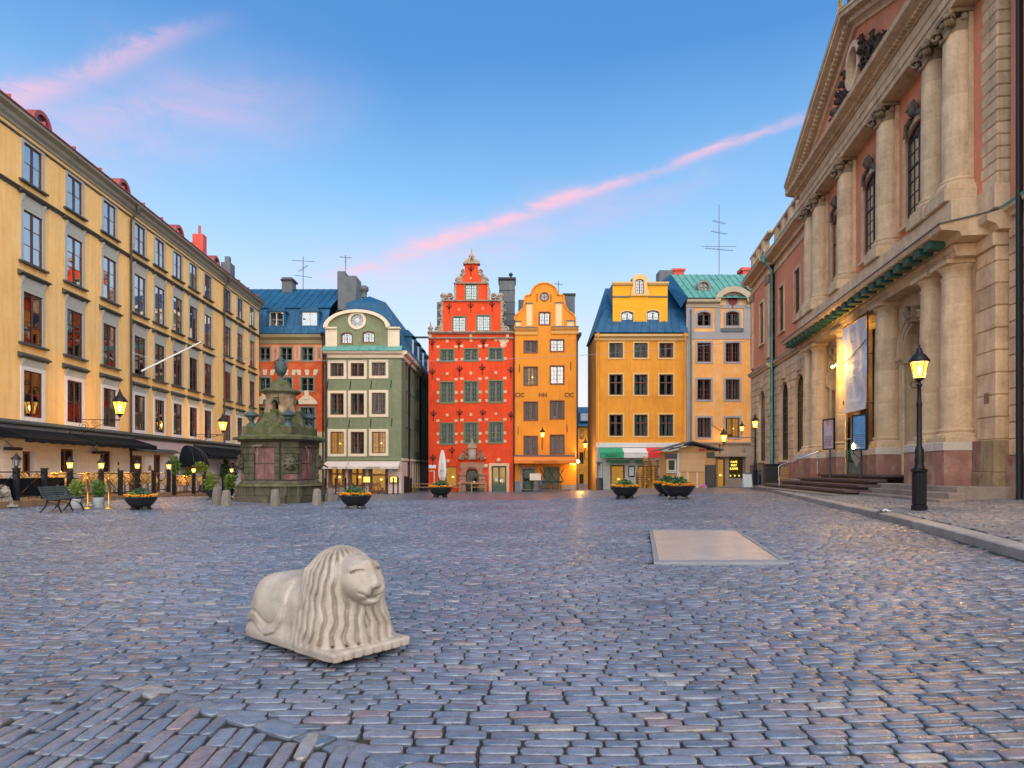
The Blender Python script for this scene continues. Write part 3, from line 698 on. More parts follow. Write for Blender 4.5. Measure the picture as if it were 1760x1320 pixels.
# ------------------------------------------------------------------ lanterns
def lantern_mesh_parts(parent, c, k=1.0, n=6, power=40, rad=.06):
    """tapered glass lantern with a domed cap; c is the foot of the lantern in the parent's space"""
    x, y, z = c
    b = MB(); b.lathe([(.02*k, -.10*k), (.05*k, -.04*k), (.12*k, 0), (.12*k, .02*k)], 12, c)
    for i in range(n):
        a = 2*PI*i/n; b.tube([(x+.115*k*math.cos(a), y+.115*k*math.sin(a), z+.01*k), (x+.21*k*math.cos(a), y+.21*k*math.sin(a), z+.42*k)], .011*k, 4)
    b.lathe([(.20*k, .41*k), (.235*k, .42*k), (.24*k, .44*k), (.19*k, .52*k), (.13*k, .60*k), (.08*k, .63*k), (.085*k, .66*k), (.06*k, .70*k), (.06*k, .74*k), (.025*k, .77*k), (.035*k, .81*k), (.0, .86*k)], 12, c)
    ob('lantern_frame', b.mesh('lantern_frame', [IRON]), parent)
    g = MB()
    for i in range(n):
        a0, a1 = 2*PI*i/n, 2*PI*(i+1)/n
        g.poly([(x+.112*k*math.cos(a0), y+.112*k*math.sin(a0), z+.02*k), (x+.112*k*math.cos(a1), y+.112*k*math.sin(a1), z+.02*k), (x+.205*k*math.cos(a1), y+.205*k*math.sin(a1), z+.41*k), (x+.205*k*math.cos(a0), y+.205*k*math.sin(a0), z+.41*k)])
    ob('lantern_glass', g.mesh('lantern_glass', [glass_lamp()]), parent)
    ob('flame', MB().lathe([(0, .10*k), (.035*k, .13*k), (.055*k, .22*k), (.03*k, .31*k), (0, .33*k)], 8, c).mesh('flame', [FLAME]), parent)
    ld = bpy.data.lights.new('lamp_light', 'POINT'); ld.energy = power; ld.color = (1, .56, .16); ld.shadow_soft_size = rad*k
    ob('lamp_light', ld, parent, (x, y, z+.22*k))
def glass_lamp():
    if 'glass_lamp' in MATS: return MATS['glass_lamp']
    m = bpy.data.materials.new('glass_lamp'); MATS['glass_lamp'] = m; m.use_nodes = True; N = m.node_tree.nodes; L = m.node_tree.links; N.clear()
    t = N.new('ShaderNodeBsdfTransparent'); t.inputs[0].default_value = (1, .86, .6, 1); e = N.new('ShaderNodeEmission'); e.inputs[0].default_value = (1, .50, .07, 1); e.inputs[1].default_value = 2.0
    x = N.new('ShaderNodeMixShader'); x.inputs[0].default_value = .5; L.new(t.outputs[0], x.inputs[1]); L.new(e.outputs[0], x.inputs[2]); o = N.new('ShaderNodeOutputMaterial'); L.new(x.outputs[0], o.inputs[0]); return m
def wall_lantern(F, u, v, out, k, label, power=30, curl=True, along=0.0):
    """bracketed lantern: u,v the lantern's centre in the photo, out its distance from the wall"""
    s, h = F.at(u, v, -out); R = thing('wall_lantern', label, 'lantern', F.root.matrix_world @ Vector((s, 0, h)) if False else Vector((F.o.x+s*F.c, F.o.y+s*F.s_, F.o.z+h)), math.atan2(F.s_, F.c), 'wall lanterns')
    lantern_mesh_parts(R, (0, -out, -.2*k), k, 6, power)
    b = MB(); z = -.38*k; b.box(-.04, .04, -.03, .01, z-.75*k, z+.12); b.tube([(0, 0, z), (0, -out, z), (0, -out, z+.1)], .018, 6)
    b.tube([(0, 0, z-.6*k)]+[(0, -out*t, z-.6*k*(1-t)**1.7-.03) for t in (.2, .4, .6, .8, 1)], .014, 6)
    def curlc(cy, cz, r, turns=1.6): b.tube([(0, cy+r*(1-q/26)*math.cos(q*turns*2*PI/20), cz+r*(1-q/26)*math.sin(q*turns*2*PI/20)) for q in range(21)], .010, 4)
    if curl:
        curlc(-out*.18, z-.22*k, .17*k); curlc(-out*.42, z-.14*k, .12*k); curlc(-out*.64, z-.09*k, .08*k); curlc(-out*.82, z-.06*k, .05*k)
    ob('bracket', b.mesh('bracket', [IRON]), R)
    return R
wall_lantern(LEFT, 206, 702, 1.9, 1.35, 'lit lantern on a long scrolled iron bracket by the left drainpipe of the yellow building', 700)
wall_lantern(LEFT, 383, 733, 1.9, 1.35, 'lit lantern on a scrolled iron bracket on the yellow building beside the old well', 700)
def build_flagpole():
    s0, h0 = LEFT.at(239, 639)
    R = thing('flagpole', 'bare white flagpole slanting up and out from the yellow building', 'flagpole', Vector((LEFT.o.x+s0*LEFT.c, LEFT.o.y+s0*LEFT.s_, h0)), math.atan2(LEFT.s_, LEFT.c))
    W = mat('white_pole', (.7, .7, .7), .4, .05, bump=0); d = Vector((0, -3.3, 1.66))
    ob('pole', MB().tube([(0, -.05, 0), d], .045, 8, rs=[.055, .035]).mesh('pole', [W]), R)
    ob('mount', MB().bbox(-.1, .1, -.14, .0, -.2, .15, .02).mesh('mount', [IRON]), R); ob('knob', MB().lathe([(0, -.07), (.07, 0), (0, .07)], 8, tuple(d)).mesh('knob', [BRASS]), R)
    ob('stay_wire', MB().tube([d*.33, (-1.2, 0, .9)], .008, 4).tube([d*.33, (1.2, 0, .5)], .008, 4).mesh('stay_wire', [W]), R)
build_flagpole()
# ------------------------------------------------------------------ the houses across the far side
def frontal(name, label, uL, Y): return Fac(name, label, 'house', (P(uL, 0, Y).x, Y, 0), 0.0)
def pwin(F, R, u0, v0, u1, v1, fm, y=0.0, **k):
    s0, s1, h0, h1 = F.r(u0, v0, u1, v1, y); return window(R, (s0+s1)/2, h0, s1-s0, h1-h0, fm, y=y, **k)
def phole(F, u0, v0, u1, v1, d=0.0, rise=0):
    s0, s1, h0, h1 = F.r(u0, v0, u1, v1, d); return hole((s0+s1)/2, h0, s1-s0, h1-h0, rise)
def prect(F, u0, v0, u1, v1, d=0.0): s0, s1, h0, h1 = F.r(u0, v0, u1, v1, d); return rect(s0, s1, h0, h1)
def band_px(F, R, name, u0, u1, v, prof, m, d=0.0):
    s0 = F.at(u0, v, d)[0]; s1, z = F.at(u1, v, d); return ob(name, MB().prism_x([(d+p, z+q) for p, q in prof], s0, s1).mesh(name, [m]), R)
def pbox(F, R, name, u0, v0, u1, v1, y0, y1, m, bev=0, **k):
    s0, s1, h0, h1 = F.r(u0, v0, u1, v1, y0); b = MB()
    (b.bbox(s0, s1, y0, y1, h0, h1, bev) if bev else b.box(s0, s1, y0, y1, h0, h1)); return ob(name, b.mesh(name, [m]), R, **k)
def antenna(R, x, y, z, h, arms, name='aerial'):
    b = MB(); b.tube([(x, y, z), (x, y, z+h)], .035, 5)
    for zz, l, a, n in arms:
        c, s = math.cos(a), math.sin(a); b.tube([(x-l*c*.5, y-l*s*.5, z+zz), (x+l*c*.5, y+l*s*.5, z+zz)], .022, 4)
        for i in range(n):
            t = -.5+(i+.5)/n; px_, py_ = x+l*c*t, y+l*s*t; b.tube([(px_-.22*s, py_+.22*c, z+zz-.0), (px_+.22*s, py_-.22*c, z+zz+.06)], .014, 3)
    return ob(name, b.mesh(name, [mat('aerial_metal', (.12, .13, .15), .4, 0, metal=.5, bump=0)]), R)
BLUE = mat('blue_tin_roof', (.010, .070, .150), .55, .20, vs=1.2, bump=.05, bs=8, spec=.25, second=(.016, .095, .19))
CREAM = mat('cream_trim', (.66, .56, .42), .8, .08, bump=.08, streak=.06)
STONE = mat('sand_stone', (.34, .26, .19), .85, .22, vs=3, bump=.35, bs=18, second=(.22, .17, .13), ss=4)
BRN = mat('brown_frame', (.125, .055, .030), .55, .1, bump=0)
DOORGREEN = mat('door_green', (.045, .085, .055), .5, .12, bump=.05)
AW = lambda n, c: mat(n, c, .85, .08, bump=.08)

def house_blue_roof():
    Y = 57.0; F = frontal('orange_house', 'orange-red house with a blue tin mansard roof behind the old well', 440, Y); R = F.root
    RED = mat('weathered_orange_plaster', (.56, .085, .025), .9, .22, vs=.8, bump=.25, second=(.60, .17, .06), ss=.9, smix=(.45, .65), streak=.12)
    PAN = mat('salmon_panel', (.60, .30, .18), .85, .1); OL = mat('olive_stone', (.28, .235, .13), .85, .15, bump=.15); FR = mat('grey_green_frame', (.20, .26, .22), .6, .08, bump=0)
    wins = [(446, 597, 464, 620), (482, 597, 502, 620), (518, 597, 538, 620), (446, 649, 465, 672), (482, 649, 502, 672), (517, 649, 539, 672), (445, 700, 466, 736), (481, 700, 503, 736), (516, 700, 541, 736)]
    s1, _ = F.at(558, 0); zt = F.at(0, 575)[1]
    ob('wall', wall_mesh('wall', rect(0, s1, -1.2, zt), [phole(F, *w) for w in wins], RED), R)
    ob('frieze', wall_mesh('frieze', prect(F, 440, 588, 558, 622), [phole(F, *w) for w in wins[:3]], mat('salmon_frieze', (.60, .19, .075), .88, .12, bump=.15), -.03, .05), R)
    for a, c in ((467, 479), (505, 516), (541, 555)):
        p = pbox(F, R, 'panel', a, 593, c, 620, -.07, -.031, PAN); pbox(F, R, 'panel_ornament', a+4.5, 597, c-4.5, 616, -.10, -.071, STONE)
    for k, w in enumerate(wins):
        window_w = pwin(F, R, *w, FR, sashes=2, pr=2, sur=(.09, .05, FR), panes=True, glass=GLASS)
    for k in (3, 4, 5):
        u0, v0, u1, v1 = wins[k]
        for t in (0, .5, 1):
            s, z = F.at(u0-2+(u1-u0+4)*t, v0-4); dx = (t-.5)*.25
            ob('keystone', MB().prism_y([(s-.13, z), (s+.13, z), (s+.20+dx, z+.48), (s-.20+dx, z+.48)], -.06, .01).mesh('keystone', [CREAM]), R)
    for k in (6, 7, 8):
        u0, v0, u1, v1 = wins[k]; s0, _ = F.at(u0-6, v0); s1_, z = F.at(u1+6, v0-5); m_ = (s0+s1_)/2
        ob('pediment', MB().prism_y([(s0, z), (s1_, z), (s1_-.1, z+.25), (m_+.3, z+.72), (m_-.3, z+.72), (s0+.1, z+.25)], -.22, .01).box(m_-.18, m_+.18, -.28, -.0, z+.4, z+1.15).mesh('pediment', [CREAM]), R)
    band_px(F, R, 'cornice', 440, 558, 592, [(.01, 0), (-.12, .05), (-.15, .35), (-.40, .55), (-.45, .80), (.01, .85)], OL)
    pbox(F, R, 'ground_floor', 440, 742, 558, 830, -.05, .0, mat('beige_base', (.50, .42, .27), .85, .1), 0)
    # mansard: lower slope and upper slope in sheets
    e0 = F.at(436, 573, -.5); e1 = F.at(559, 573, -.5); z0 = e0[1]; zk = F.at(0, 530, .9)[1]; zr = F.at(0, 497, 5)[1]
    seam_roof(R, [(e0[0]-4, -.5, z0), (e1[0], -.5, z0), (e1[0]+.05, .9, zk), (e0[0]-4, .9, zk)], 14, BLUE)
    seam_roof(R, [(e0[0]-4, .75, zk+.02), (e1[0]+.1, .75, zk+.02), (e1[0]+.3, 5, zr), (e0[0]-4, 5, zr)], 16, BLUE)
    ob('roof_back', MB().raw([(e0[0]-4, 5, zr), (e1[0]+.3, 5, zr), (e1[0]+.3, 11, z0), (e0[0]-4, 11, z0), (e1[0]+.3, 11, -1), (e0[0]-4, 11, -1)], [(0, 1, 2, 3), (3, 2, 4, 5)]).mesh('roof_back', [BLUE]), R)
    ob('party_wall', MB().poly([(e1[0]+.02, 0, -1), (e1[0]+.02, 0, z0), (e1[0]+.3, 5, zr-.05), (e1[0]+.3, 11, z0), (e1[0]+.3, 11, -1)]).mesh('party_wall', [mat('pink_party_wall', (.55, .38, .30), .9, .12)]), R)
    for a, c in ((463, 487), (519, 545)):
        s0, s1_, h0, h1 = F.r(a, 536, c, 563, -.15)
        b = MB(); b.box(s0-.18, s0-.002, -.15, 1.2, h0-.1, h1); b.box(s1_+.002, s1_+.18, -.15, 1.2, h0-.1, h1); b.prism_y([(s0-.25, h1), (s1_+.25, h1), (s1_, h1+.38), (s0, h1+.38)], -.25, 1.6)
        d = ob('dormer', b.mesh('dormer', [BLUE]), R)
        window(R, (s0+s1_)/2, h0, s1_-s0, h1-h0, mat('white_frame', (.6, .6, .56), .6, .05, bump=0), 2, 1, 2, y=-.13, recess=.04, glass=GLASS_SKY, name='dormer_window')
    c1 = pbox(F, R, 'chimney', 484, 476, 502, 503, 4.2, 5.4, GREYMETAL, .04); pbox(F, R, 'chimney_cap', 482, 479, 504, 482, 4.1, 5.5, IRON)
    ob('chimney', MB().bbox(e1[0]+.35, e1[0]+2.0, 2.2, 4.2, 15.5, F.at(0, 478, 3)[1], .05).bbox(e1[0]+.2, e1[0]+.9, 2.6, 3.8, 15.6, F.at(0, 468, 3)[1], .05).mesh('chimney', [GREYMETAL]), R)
    antenna(R, F.at(521, 500, 4)[0], 4, zr-.3, 3.0, [(2.6, 2.0, .2, 0), (1.9, 2.4, 2.2, 4), (1.2, 1.6, .5, 0)]); antenna(R, e1[0]+.8, 3.2, F.at(0, 468, 3)[1], 1.6, [(1.4, 1.1, .3, 3), (1.1, .9, 2, 0)])
    downpipe(R, s1-.12, -.8, zt-.7, IRON)
house_blue_roof()

def house_green():
    Y = 55.5; F = frontal('green_house', 'green house with a round-topped gable on the corner of the alley', 558.5, Y); R = F.root
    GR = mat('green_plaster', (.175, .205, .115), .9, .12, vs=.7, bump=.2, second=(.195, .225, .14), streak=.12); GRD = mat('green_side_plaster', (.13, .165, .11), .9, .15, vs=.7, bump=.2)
    PK = mat('pale_pink_base', (.62, .50, .42), .85, .08, bump=.1); TW = mat('warm_brown_frame', (.17, .075, .035), .55, .1, bump=0)
    W = [[(568, 624, 591, 647), (603, 624, 626, 647), (639, 623, 663, 646)], [(568, 676, 591, 713), (603, 676, 626, 713), (639, 675, 663, 712)], [(568, 742, 591, 780), (603, 742, 626, 780), (639, 742, 663, 779)]]
    s1, zt = F.at(690, 612); zb = F.at(0, 790)[1]
    ob('wall', wall_mesh('wall', rect(0, s1, zb, zt), [phole(F, *w) for r in W for w in r], GR), R)
    for k, r in enumerate(W):
        for i, w in enumerate(r): pwin(F, R, *w, TW, sashes=2, pc=2, pr=3 if k == 0 else 4, fw=.08, mw=.03, sur=(.22, .05, CREAM), panes=False, lit='lamp' if k == 2 and i != 1 else None)
    shop = [(568, 803, 590, 836), (602, 803, 625, 836), (637, 801, 664, 845)]
    ob('shop_wall', wall_mesh('shop_wall', rect(0, s1, -1.6, zb), [phole(F, *w) for w in shop], PK), R)
    for i, w in enumerate(shop):
        d = pwin(F, R, *w, TW, sashes=2 if i < 2 else 1, pr=1, transom=.68, fw=.13, sur=(.16, .06, TW), panes=True, lit='lamp', name='shop_window' if i < 2 else 'door', curtain=False, inner=False)
    band_px(F, R, 'belt', 558.5, 690, 792, [(.01, 0), (-.08, 0), (-.10, .12), (.01, .2)], GR)
    for a, c in ((560, 600), (601, 688)):
        s0, z = F.at(a, 793, -.1); s2, _ = F.at(c, 793, -.1)
        b = MB(); b.raw([(s0, -.08, z), (s2, -.08, z), (s2, -1.0, z-.42), (s0, -1.0, z-.42), (s2, -1.02, z-.62), (s0, -1.02, z-.62), (s2, -.05, z-.4), (s0, -.05, z-.4)], [(0, 1, 2, 3), (3, 2, 4, 5), (1, 6, 4, 2), (0, 3, 5, 7)])
        d = ob('awning', b.mesh('awning', [AW('off_white_canvas', (.55, .48, .44))]), R)
        ob('lettering', text_mesh('CAFE' if a == 560 else 'Grillska Huset', .20, IRON), d, ((s0+s2)/2, -1.03, z-.52), (PI/2, 0, 0))
    for u in (631, 677):
        s, z = F.at(u, 824); ob('menu_box', MB().bbox(s-.33, s+.33, -.14, -.0, z-.3, z+.3, .02).mesh('menu_box', [TW]), R); ob('menu_light', MB().box(s-.26, s+.26, -.15, -.142, z-.23, z+.22).mesh('menu_light', [mat('menu_glow', (.9, .6, .2), .6, .3, vs=8, bump=0, emit=(1, .5, .08), estr=.8)]), R)
    s, z = F.at(669, 808); ob('street_sign', MB().box(s-.3, s+.3, -.06, -.02, z-.14, z+.14).mesh('street_sign', [mat('enamel_white', (.7, .7, .7), .4, .05)]), R)
    # iron wall anchors
    for (u, v) in ((563, 662), (602, 662), (638, 661), (672, 660), (563, 727), (600, 728), (637, 727), (673, 726)):
        s, z = F.at(u, v); ob('wall_anchor', MB().tube([(s-.03, -.03, z-.33), (s+.05, -.03, z+.33)], .035, 5).mesh('wall_anchor', [IRON]), R)
    band_px(F, R, 'cornice', 557, 691.5, 616, [(.01, 0), (-.14, .04), (-.18, .28), (-.42, .40), (-.48, .62), (.01, .66)], CREAM)
    zc = F.at(0, 603)[1]; b = MB(); b.raw([(-.1, -.55, zc-.02), (s1+.1, -.55, zc-.02), (s1+.1, -.05, zc+.42), (-.1, -.05, zc+.42)], [(0, 1, 2, 3)]); b.box(-.1, s1+.1, -.55, -.50, zc-.08, zc-.02); ob('copper_ledge', b.mesh('copper_ledge', [COPPER]), R)
    # gable
    k = Y/FPX; gx = lambda u: (u-558.5)*k; gzv = lambda v: EYE+(808-v)*k
    out = [(gx(560), gzv(597)), (gx(687), gzv(597)), (gx(687), gzv(566)), (gx(668), gzv(564))]+[(gx(614+54*math.cos(t)), gzv(564-28*math.sin(t))) for t in np.linspace(0, PI, 17)][1:-1]+[(gx(560), gzv(564)), ]
    hs = [phole(F, 587, 572, 605, 590, 0, .12), phole(F, 624, 570, 643, 588, 0, .12), [(gx(614)+.52*math.cos(t), gzv(551)+.52*math.sin(t)) for t in np.linspace(0, 2*PI, 17)[:-1]]]
    ob('gable', wall_mesh('gable', out, hs, GR, -.05), R)
    ob('gable_shoulder', MB().box(gx(560), gx(580), -.13, -.052, gzv(596), gzv(566)).mesh('gable_shoulder', [CREAM]), R); ob('gable_shoulder', MB().box(gx(667), gx(687), -.13, -.052, gzv(596), gzv(567)).mesh('gable_shoulder', [CREAM]), R)
    b = MB(); A = [(gx(614+57*math.cos(t)), gzv(564-31*math.sin(t))) for t in np.linspace(0, PI, 25)]; B = [(gx(614+50*math.cos(t)), gzv(564-26*math.sin(t))) for t in np.linspace(0, PI, 25)]
    for i in range(24): b.prism_y([A[i], A[i+1], B[i+1], B[i]], -.30, .25)
    b.box(gx(560), gx(580), -.30, .25, gzv(566)+.01, gzv(563)); b.box(gx(667), gx(688), -.30, .25, gzv(566)+.01, gzv(563)); ob('gable_coping', b.mesh('gable_coping', [CREAM]), R)
    for w in ((587, 572, 605, 590), (624, 570, 643, 588)): pwin(F, R, *w, TW, y=-.05, sashes=2, pc=2, pr=2, rise=.12, sur=(.07, .03, TW), panes=False, glass=GLASS_SKY, name='gable_window')
    c = (gx(614), gzv(551)); b = MB()
    A = [(c[0]+.75*math.cos(t), c[1]+.75*math.sin(t)) for t in np.linspace(0, 2*PI, 25)]; B = [(c[0]+.52*math.cos(t), c[1]+.52*math.sin(t)) for t in np.linspace(0, 2*PI, 25)]
    for i in range(24): b.prism_y([A[i], A[i+1], B[i+1], B[i]], -.12, .02)
    r = ob('round_window', b.mesh('round_window', [CREAM]), R)
    b = MB()
    for i in range(6): a = PI*i/3; b.tube([(c[0], .02, c[1]), (c[0]+.52*math.cos(a), .02, c[1]+.52*math.sin(a))], .022, 4)
    b.lathe([(.16, -.01), (.20, -.01), (.20, .02), (.16, .02)], 12, (0, 0, 0)); b.v[-48:] = [(c[0]+p[0], .02+p[2], c[1]+p[1]) for p in b.v[-48:]]
    ob('muntin', b.mesh('muntin', [SASH]), r); ob('pane', MB().prism_y([(c[0]+.52*math.cos(t), c[1]+.52*math.sin(t)) for t in np.linspace(0, 2*PI, 17)[:-1]], .04, .05).mesh('pane', [mat('dull_sky_glass', (.30, .34, .40), .15, .2, bump=0)]), r)
    # side wall along the alley
    D = 26.0; sw = []
    def sx(u): # depth along the side for a photo column
        X = P(690, 0, Y).x; return X/((u-880)/FPX)-Y
    cols = [(697, 701), (704.5, 708), (709, 712.2), (713.5, 716.2), (717.5, 720), (721.2, 723.3)]
    lev = [(zb+.9, 2.0), (zb+4.0, 2.0), (zb+7.0, 1.4)]
    SF = ob('side_wall', None, R, (s1, 0, 0), (0, 0, PI/2))
    SF.empty_display_size = .1
    hs = []
    for a, c in cols:
        s = (sx(a)+sx(c))/2
        for h, ht in lev: hs.append(hole(s, h, 1.05, ht))
    bot = [hole((sx(a)+sx(c))/2, -.3, 1.1, 2.3) for a, c in ((700, 704), (706.5, 709.5), (711.5, 714), (716, 718), (719.5, 721.5))]
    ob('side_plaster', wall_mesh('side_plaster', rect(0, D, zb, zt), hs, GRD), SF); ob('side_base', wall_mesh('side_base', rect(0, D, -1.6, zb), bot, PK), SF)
    for a, c in cols:
        s = (sx(a)+sx(c))/2
        for k_, (h, ht) in enumerate(lev): 
            w = window(R, 0, 0, 1.05, ht, TW, 2, 2, 3, panes=False, lit='lamp' if k_ == 0 and 704 < a < 714 else None); w.location = (s1, s, h); w.rotation_euler = (0, 0, PI/2)
    for i, (a, c) in enumerate(((700, 704), (706.5, 709.5), (711.5, 714), (716, 718), (719.5, 721.5))):
        w = window(R, 0, 0, 1.1, 2.3, TW, 1, 2, 3, panes=False, lit='lamp' if i > 1 else None, curtain=False); w.location = (s1, (sx(a)+sx(c))/2, -.3); w.rotation_euler = (0, 0, PI/2)
    ob('side_cornice', MB().prism_x([(.01, 0), (-.14, .04), (-.18, .28), (-.42, .40), (-.48, .62), (.01, .66)], 0, D).mesh('side_cornice', [CREAM]), R, (s1, 0, zt-.18), (0, 0, PI/2))
    ob('side_belt', MB().prism_x([(.01, 0), (-.08, 0), (-.10, .12), (.01, .2)], 0, D).mesh('side_belt', [CREAM]), R, (s1, 0, zb-.08), (0, 0, PI/2))
    b = MB(); b.raw([(s1+.06, 1.2, .9), (s1+.06, 5.6, .55), (s1+.06, 5.6, -1.0), (s1+.06, 1.2, -.55)], [(0, 1, 2, 3)]); ob('cellar_cover', b.mesh('cellar_cover', [IRON]), R)
    # roof behind the gable, hipped down to the alley
    ze = zt+.45; zr = F.at(0, 540, 4)[1]+.6
    b = MB(); m_ = s1/2
    b.raw([(-.1, .2, ze), (s1+.45, .2, ze), (s1+.45, D, ze), (-.1, D, ze), (1.6, 1.0, zr-.3), (s1-1.5, 1.0, zr-.3), (s1-1.5, D, zr-.3), (1.6, D, zr-.3), (m_, 2.5, zr+.6), (m_, D, zr+.6)], [(0, 1, 5, 4), (1, 2, 6, 5), (0, 4, 7, 3), (4, 5, 8), (5, 6, 9, 8), (4, 8, 9, 7)])
    ob('roof', b.mesh('roof', [BLUE]), R)
    for yy in (5, 8.5, 12, 16, 20):
        b = MB(); b.box(s1-1.25, s1+.10, yy, yy+1.4, ze+.5, ze+2.2); b.prism_y([(s1-1.6, ze+2.2), (s1+.35, ze+2.2), (s1-.2, ze+2.75), (s1-1.2, ze+2.75)], yy-.15, yy+1.55); d = ob('dormer', b.mesh('dormer', [BLUE]), R)
        ob('pane', MB().box(s1+.10, s1+.115, yy+.15, yy+1.25, ze+.7, ze+2.05).mesh('pane', [mat('dull_sky_glass', (.30, .34, .40), .15, .2, bump=0)]), d)
    ob('hoist_beam', MB().box(s1-.5, s1+1.5, 6.6, 6.8, ze+2.35, ze+2.5).mesh('hoist_beam', [IRON]), R)
    x = s1+.10
    for yy in (3.6, 11, 18): ob('downpipe', MB().tube([(x, yy, -1), (x, yy, zt-.4), (x+.35, yy, zt+.3)], .08, 6).mesh('downpipe', [IRON]), R)
    downpipe(R, .12, -.9, zt-.7, GR if False else IRON)
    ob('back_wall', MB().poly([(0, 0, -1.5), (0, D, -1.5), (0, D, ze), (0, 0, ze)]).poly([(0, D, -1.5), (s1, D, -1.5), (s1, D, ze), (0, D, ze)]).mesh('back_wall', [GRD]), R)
    ob('ridge_vent', MB().lathe([(.25, 0), (.25, .5), (.4, .6), (.4, .9), (.2, 1.05)], 10, (gx(612), 3, zr+.6)).mesh('ridge_vent', [GREYMETAL]), R)
house_green()

def fleur(R, s, z, k=1.0, y=-.04):
    b = MB(); b.tube([(s, y, z-.55*k), (s, y, z+.42*k)], .035*k, 5); b.prism_y([(s, z+.55*k), (s+.09*k, z+.35*k), (s, z+.2*k), (s-.09*k, z+.35*k)], y-.02, y+.02)
    for q in (-1, 1): b.tube([(s, y, z+.05*k), (s+q*.12*k, y, z+.16*k), (s+q*.22*k, y, z+.30*k), (s+q*.28*k, y, z+.22*k), (s+q*.24*k, y, z+.12*k)], .035*k, 5)
    b.tube([(s-.16*k, y, z), (s+.16*k, y, z)], .04*k, 5)
    return cached(('fleur', k), lambda: None) or ob('wall_anchor', b.mesh('wall_anchor', [IRON]), R)
def scroll(R, cx, cz, r, y0, y1, m, flip=1, name='scroll', turns=1.35, th=.34):
    """carved volute: a spiral band standing on the gable edge"""
    n = 22; A = []; B = []
    for i in range(n+1):
        t = i/n; a = t*turns*2*PI; ro = r*(1-.72*t); A.append((cx+flip*ro*math.cos(a), cz+ro*math.sin(a))); ri = ro-r*th*(1-.4*t); B.append((cx+flip*ri*math.cos(a), cz+ri*math.sin(a)))
    b = MB()
    for i in range(n): b.prism_y([A[i], A[i+1], B[i+1], B[i]], y0+.02*math.sin(i), y1, 0, True)
    b.lathe([(0, 0), (r*.25, 0), (r*.25, .3), (0, .34)], 8, (0, 0, 0)); b.v[-32:] = [(cx+p[0], y1-.0-p[2], cz+p[1]) for p in b.v[-32:]]
    return ob(name, b.mesh(name, [m]), R)
def house_red():
    Y = 62.0; F = frontal('red_house', 'tall bright red house with a carved stone stepped gable', 736.5, Y); R = F.root; k = Y/FPX; gx = lambda u: (u-736.5)*k; gv = lambda v: EYE+(808-v)*k
    RED = mat('vermilion_plaster', (.70, .062, .011), .88, .11, vs=.6, bump=.2, second=(.60, .050, .016), ss=1.1, smix=(.46, .68), streak=.20); FG = mat('sage_frame', (.13, .16, .085), .6, .08, bump=0)
    PALE = mat('pale_quoin_stone', (.60, .40, .26), .85, .12, bump=.15, rv=.12)
    W = [[(757, 601, 780, 621), (798, 600, 821, 620), (840.5, 599, 864, 619)], [(757, 657, 780, 692), (798, 656, 821, 691), (840.5, 655, 864, 691)], [(757, 728, 780, 763), (798, 727, 821, 762), (840.5, 726, 864, 761)]]
    L = gx(883); zt = gv(583)
    shop = (766, 802, 785, 836); arch = (801, 806, 822.5, 848.5); dd = (845, 801, 870.5, 848.5)
    hs = [phole(F, *w) for r in W for w in r]+[phole(F, *shop), phole(F, *arch, 0, (21.5*k)/2), phole(F, *dd)]
    ob('wall', wall_mesh('wall', rect(0, L, -1.5, zt), hs, RED), R)
    for i, r in enumerate(W):
        for w in r:
            pwin(F, R, *w, FG, sashes=2, pc=2, pr=3 if i == 0 else 4, fw=.08, mw=.035, sur=(.10, .04, FG), panes=False, curtain=False)
            u0, v0, u1, v1 = w
            for uu in (u0-6.3, u1+1.8):
                for vv in ((v0+v1)/2-2, v1-5) if i else (v1-5,):
                    pbox(F, R, 'quoin_stone', uu, vv, uu+4.5+random.uniform(-.5, .8), vv+4.6, -.03, .005, PALE)
                s, z = F.at(uu+2, v0-5); ob('quoin_stone', MB().prism_y([(s-.13, z-.12), (s+.13, z-.12), (s+.17, z+.12), (s-.17, z+.12)], -.03, .005).mesh('quoin_stone', [PALE]), R)
            pbox(F, R, 'quoin_stone', (u0+u1)/2-2.2, v0-17, (u0+u1)/2+2.2, v0-12.5, -.03, .005, PALE)
    for u, v in ((743, 592), (789, 592), (831, 590), (743, 642), (790, 637), (829, 635), (878, 639), (745, 714), (790, 712), (830, 712), (878, 716), (744, 790), (777, 777)):
        fleur(R, *F.at(u, v), k=.95)
    # cornice and gable
    band_px(F, R, 'cornice', 735.5, 883, 583, [(.01, 0), (-.16, .03), (-.20, .16), (.01, .2)], STONE); band_px(F, R, 'cornice', 735.5, 883, 575, [(.01, 0), (-.20, .03), (-.34, .14), (-.36, .26), (.01, .3)], STONE)
    ob('cornice_band', MB().box(0, L, -.02, .3, zt-.0, gv(573)).mesh('cornice_band', [RED]), R)
    for u in (739, 809, 872): pbox(F, R, 'cornice_block', u-2.2, 581, u+2.6, 574.5, -.10, -.022, PALE)
    # patch where the plaster has come off
    s, z = F.at(866, 584); b = MB(); b.prism_y([(s-.6, z+.1), (s+.35, z+.15), (s+.5, z-.1), (s+.2, z-.35), (s+.25, z-.62), (s-.1, z-.75), (s-.35, z-.55), (s-.3, z-.3)], -.018, .0); ob('bare_patch', b.mesh('bare_patch', [PALE]), R)
    t1 = rect(gx(761), gx(860), gv(573), gv(517)); t2 = rect(gx(782.5), gx(837.5), gv(517), gv(487))
    t3 = [(gx(792.5), gv(487)), (gx(827), gv(487)), (gx(827), gv(476)), (gx(822), gv(471)), (gx(821), gv(454)), (gx(799), gv(454)), (gx(798), gv(471)), (gx(792.5), gv(476))]
    g1 = [(778, 544.5, 800, 570), (819.5, 542.5, 842, 568.5)]; g2 = [(800, 489, 820, 515)]
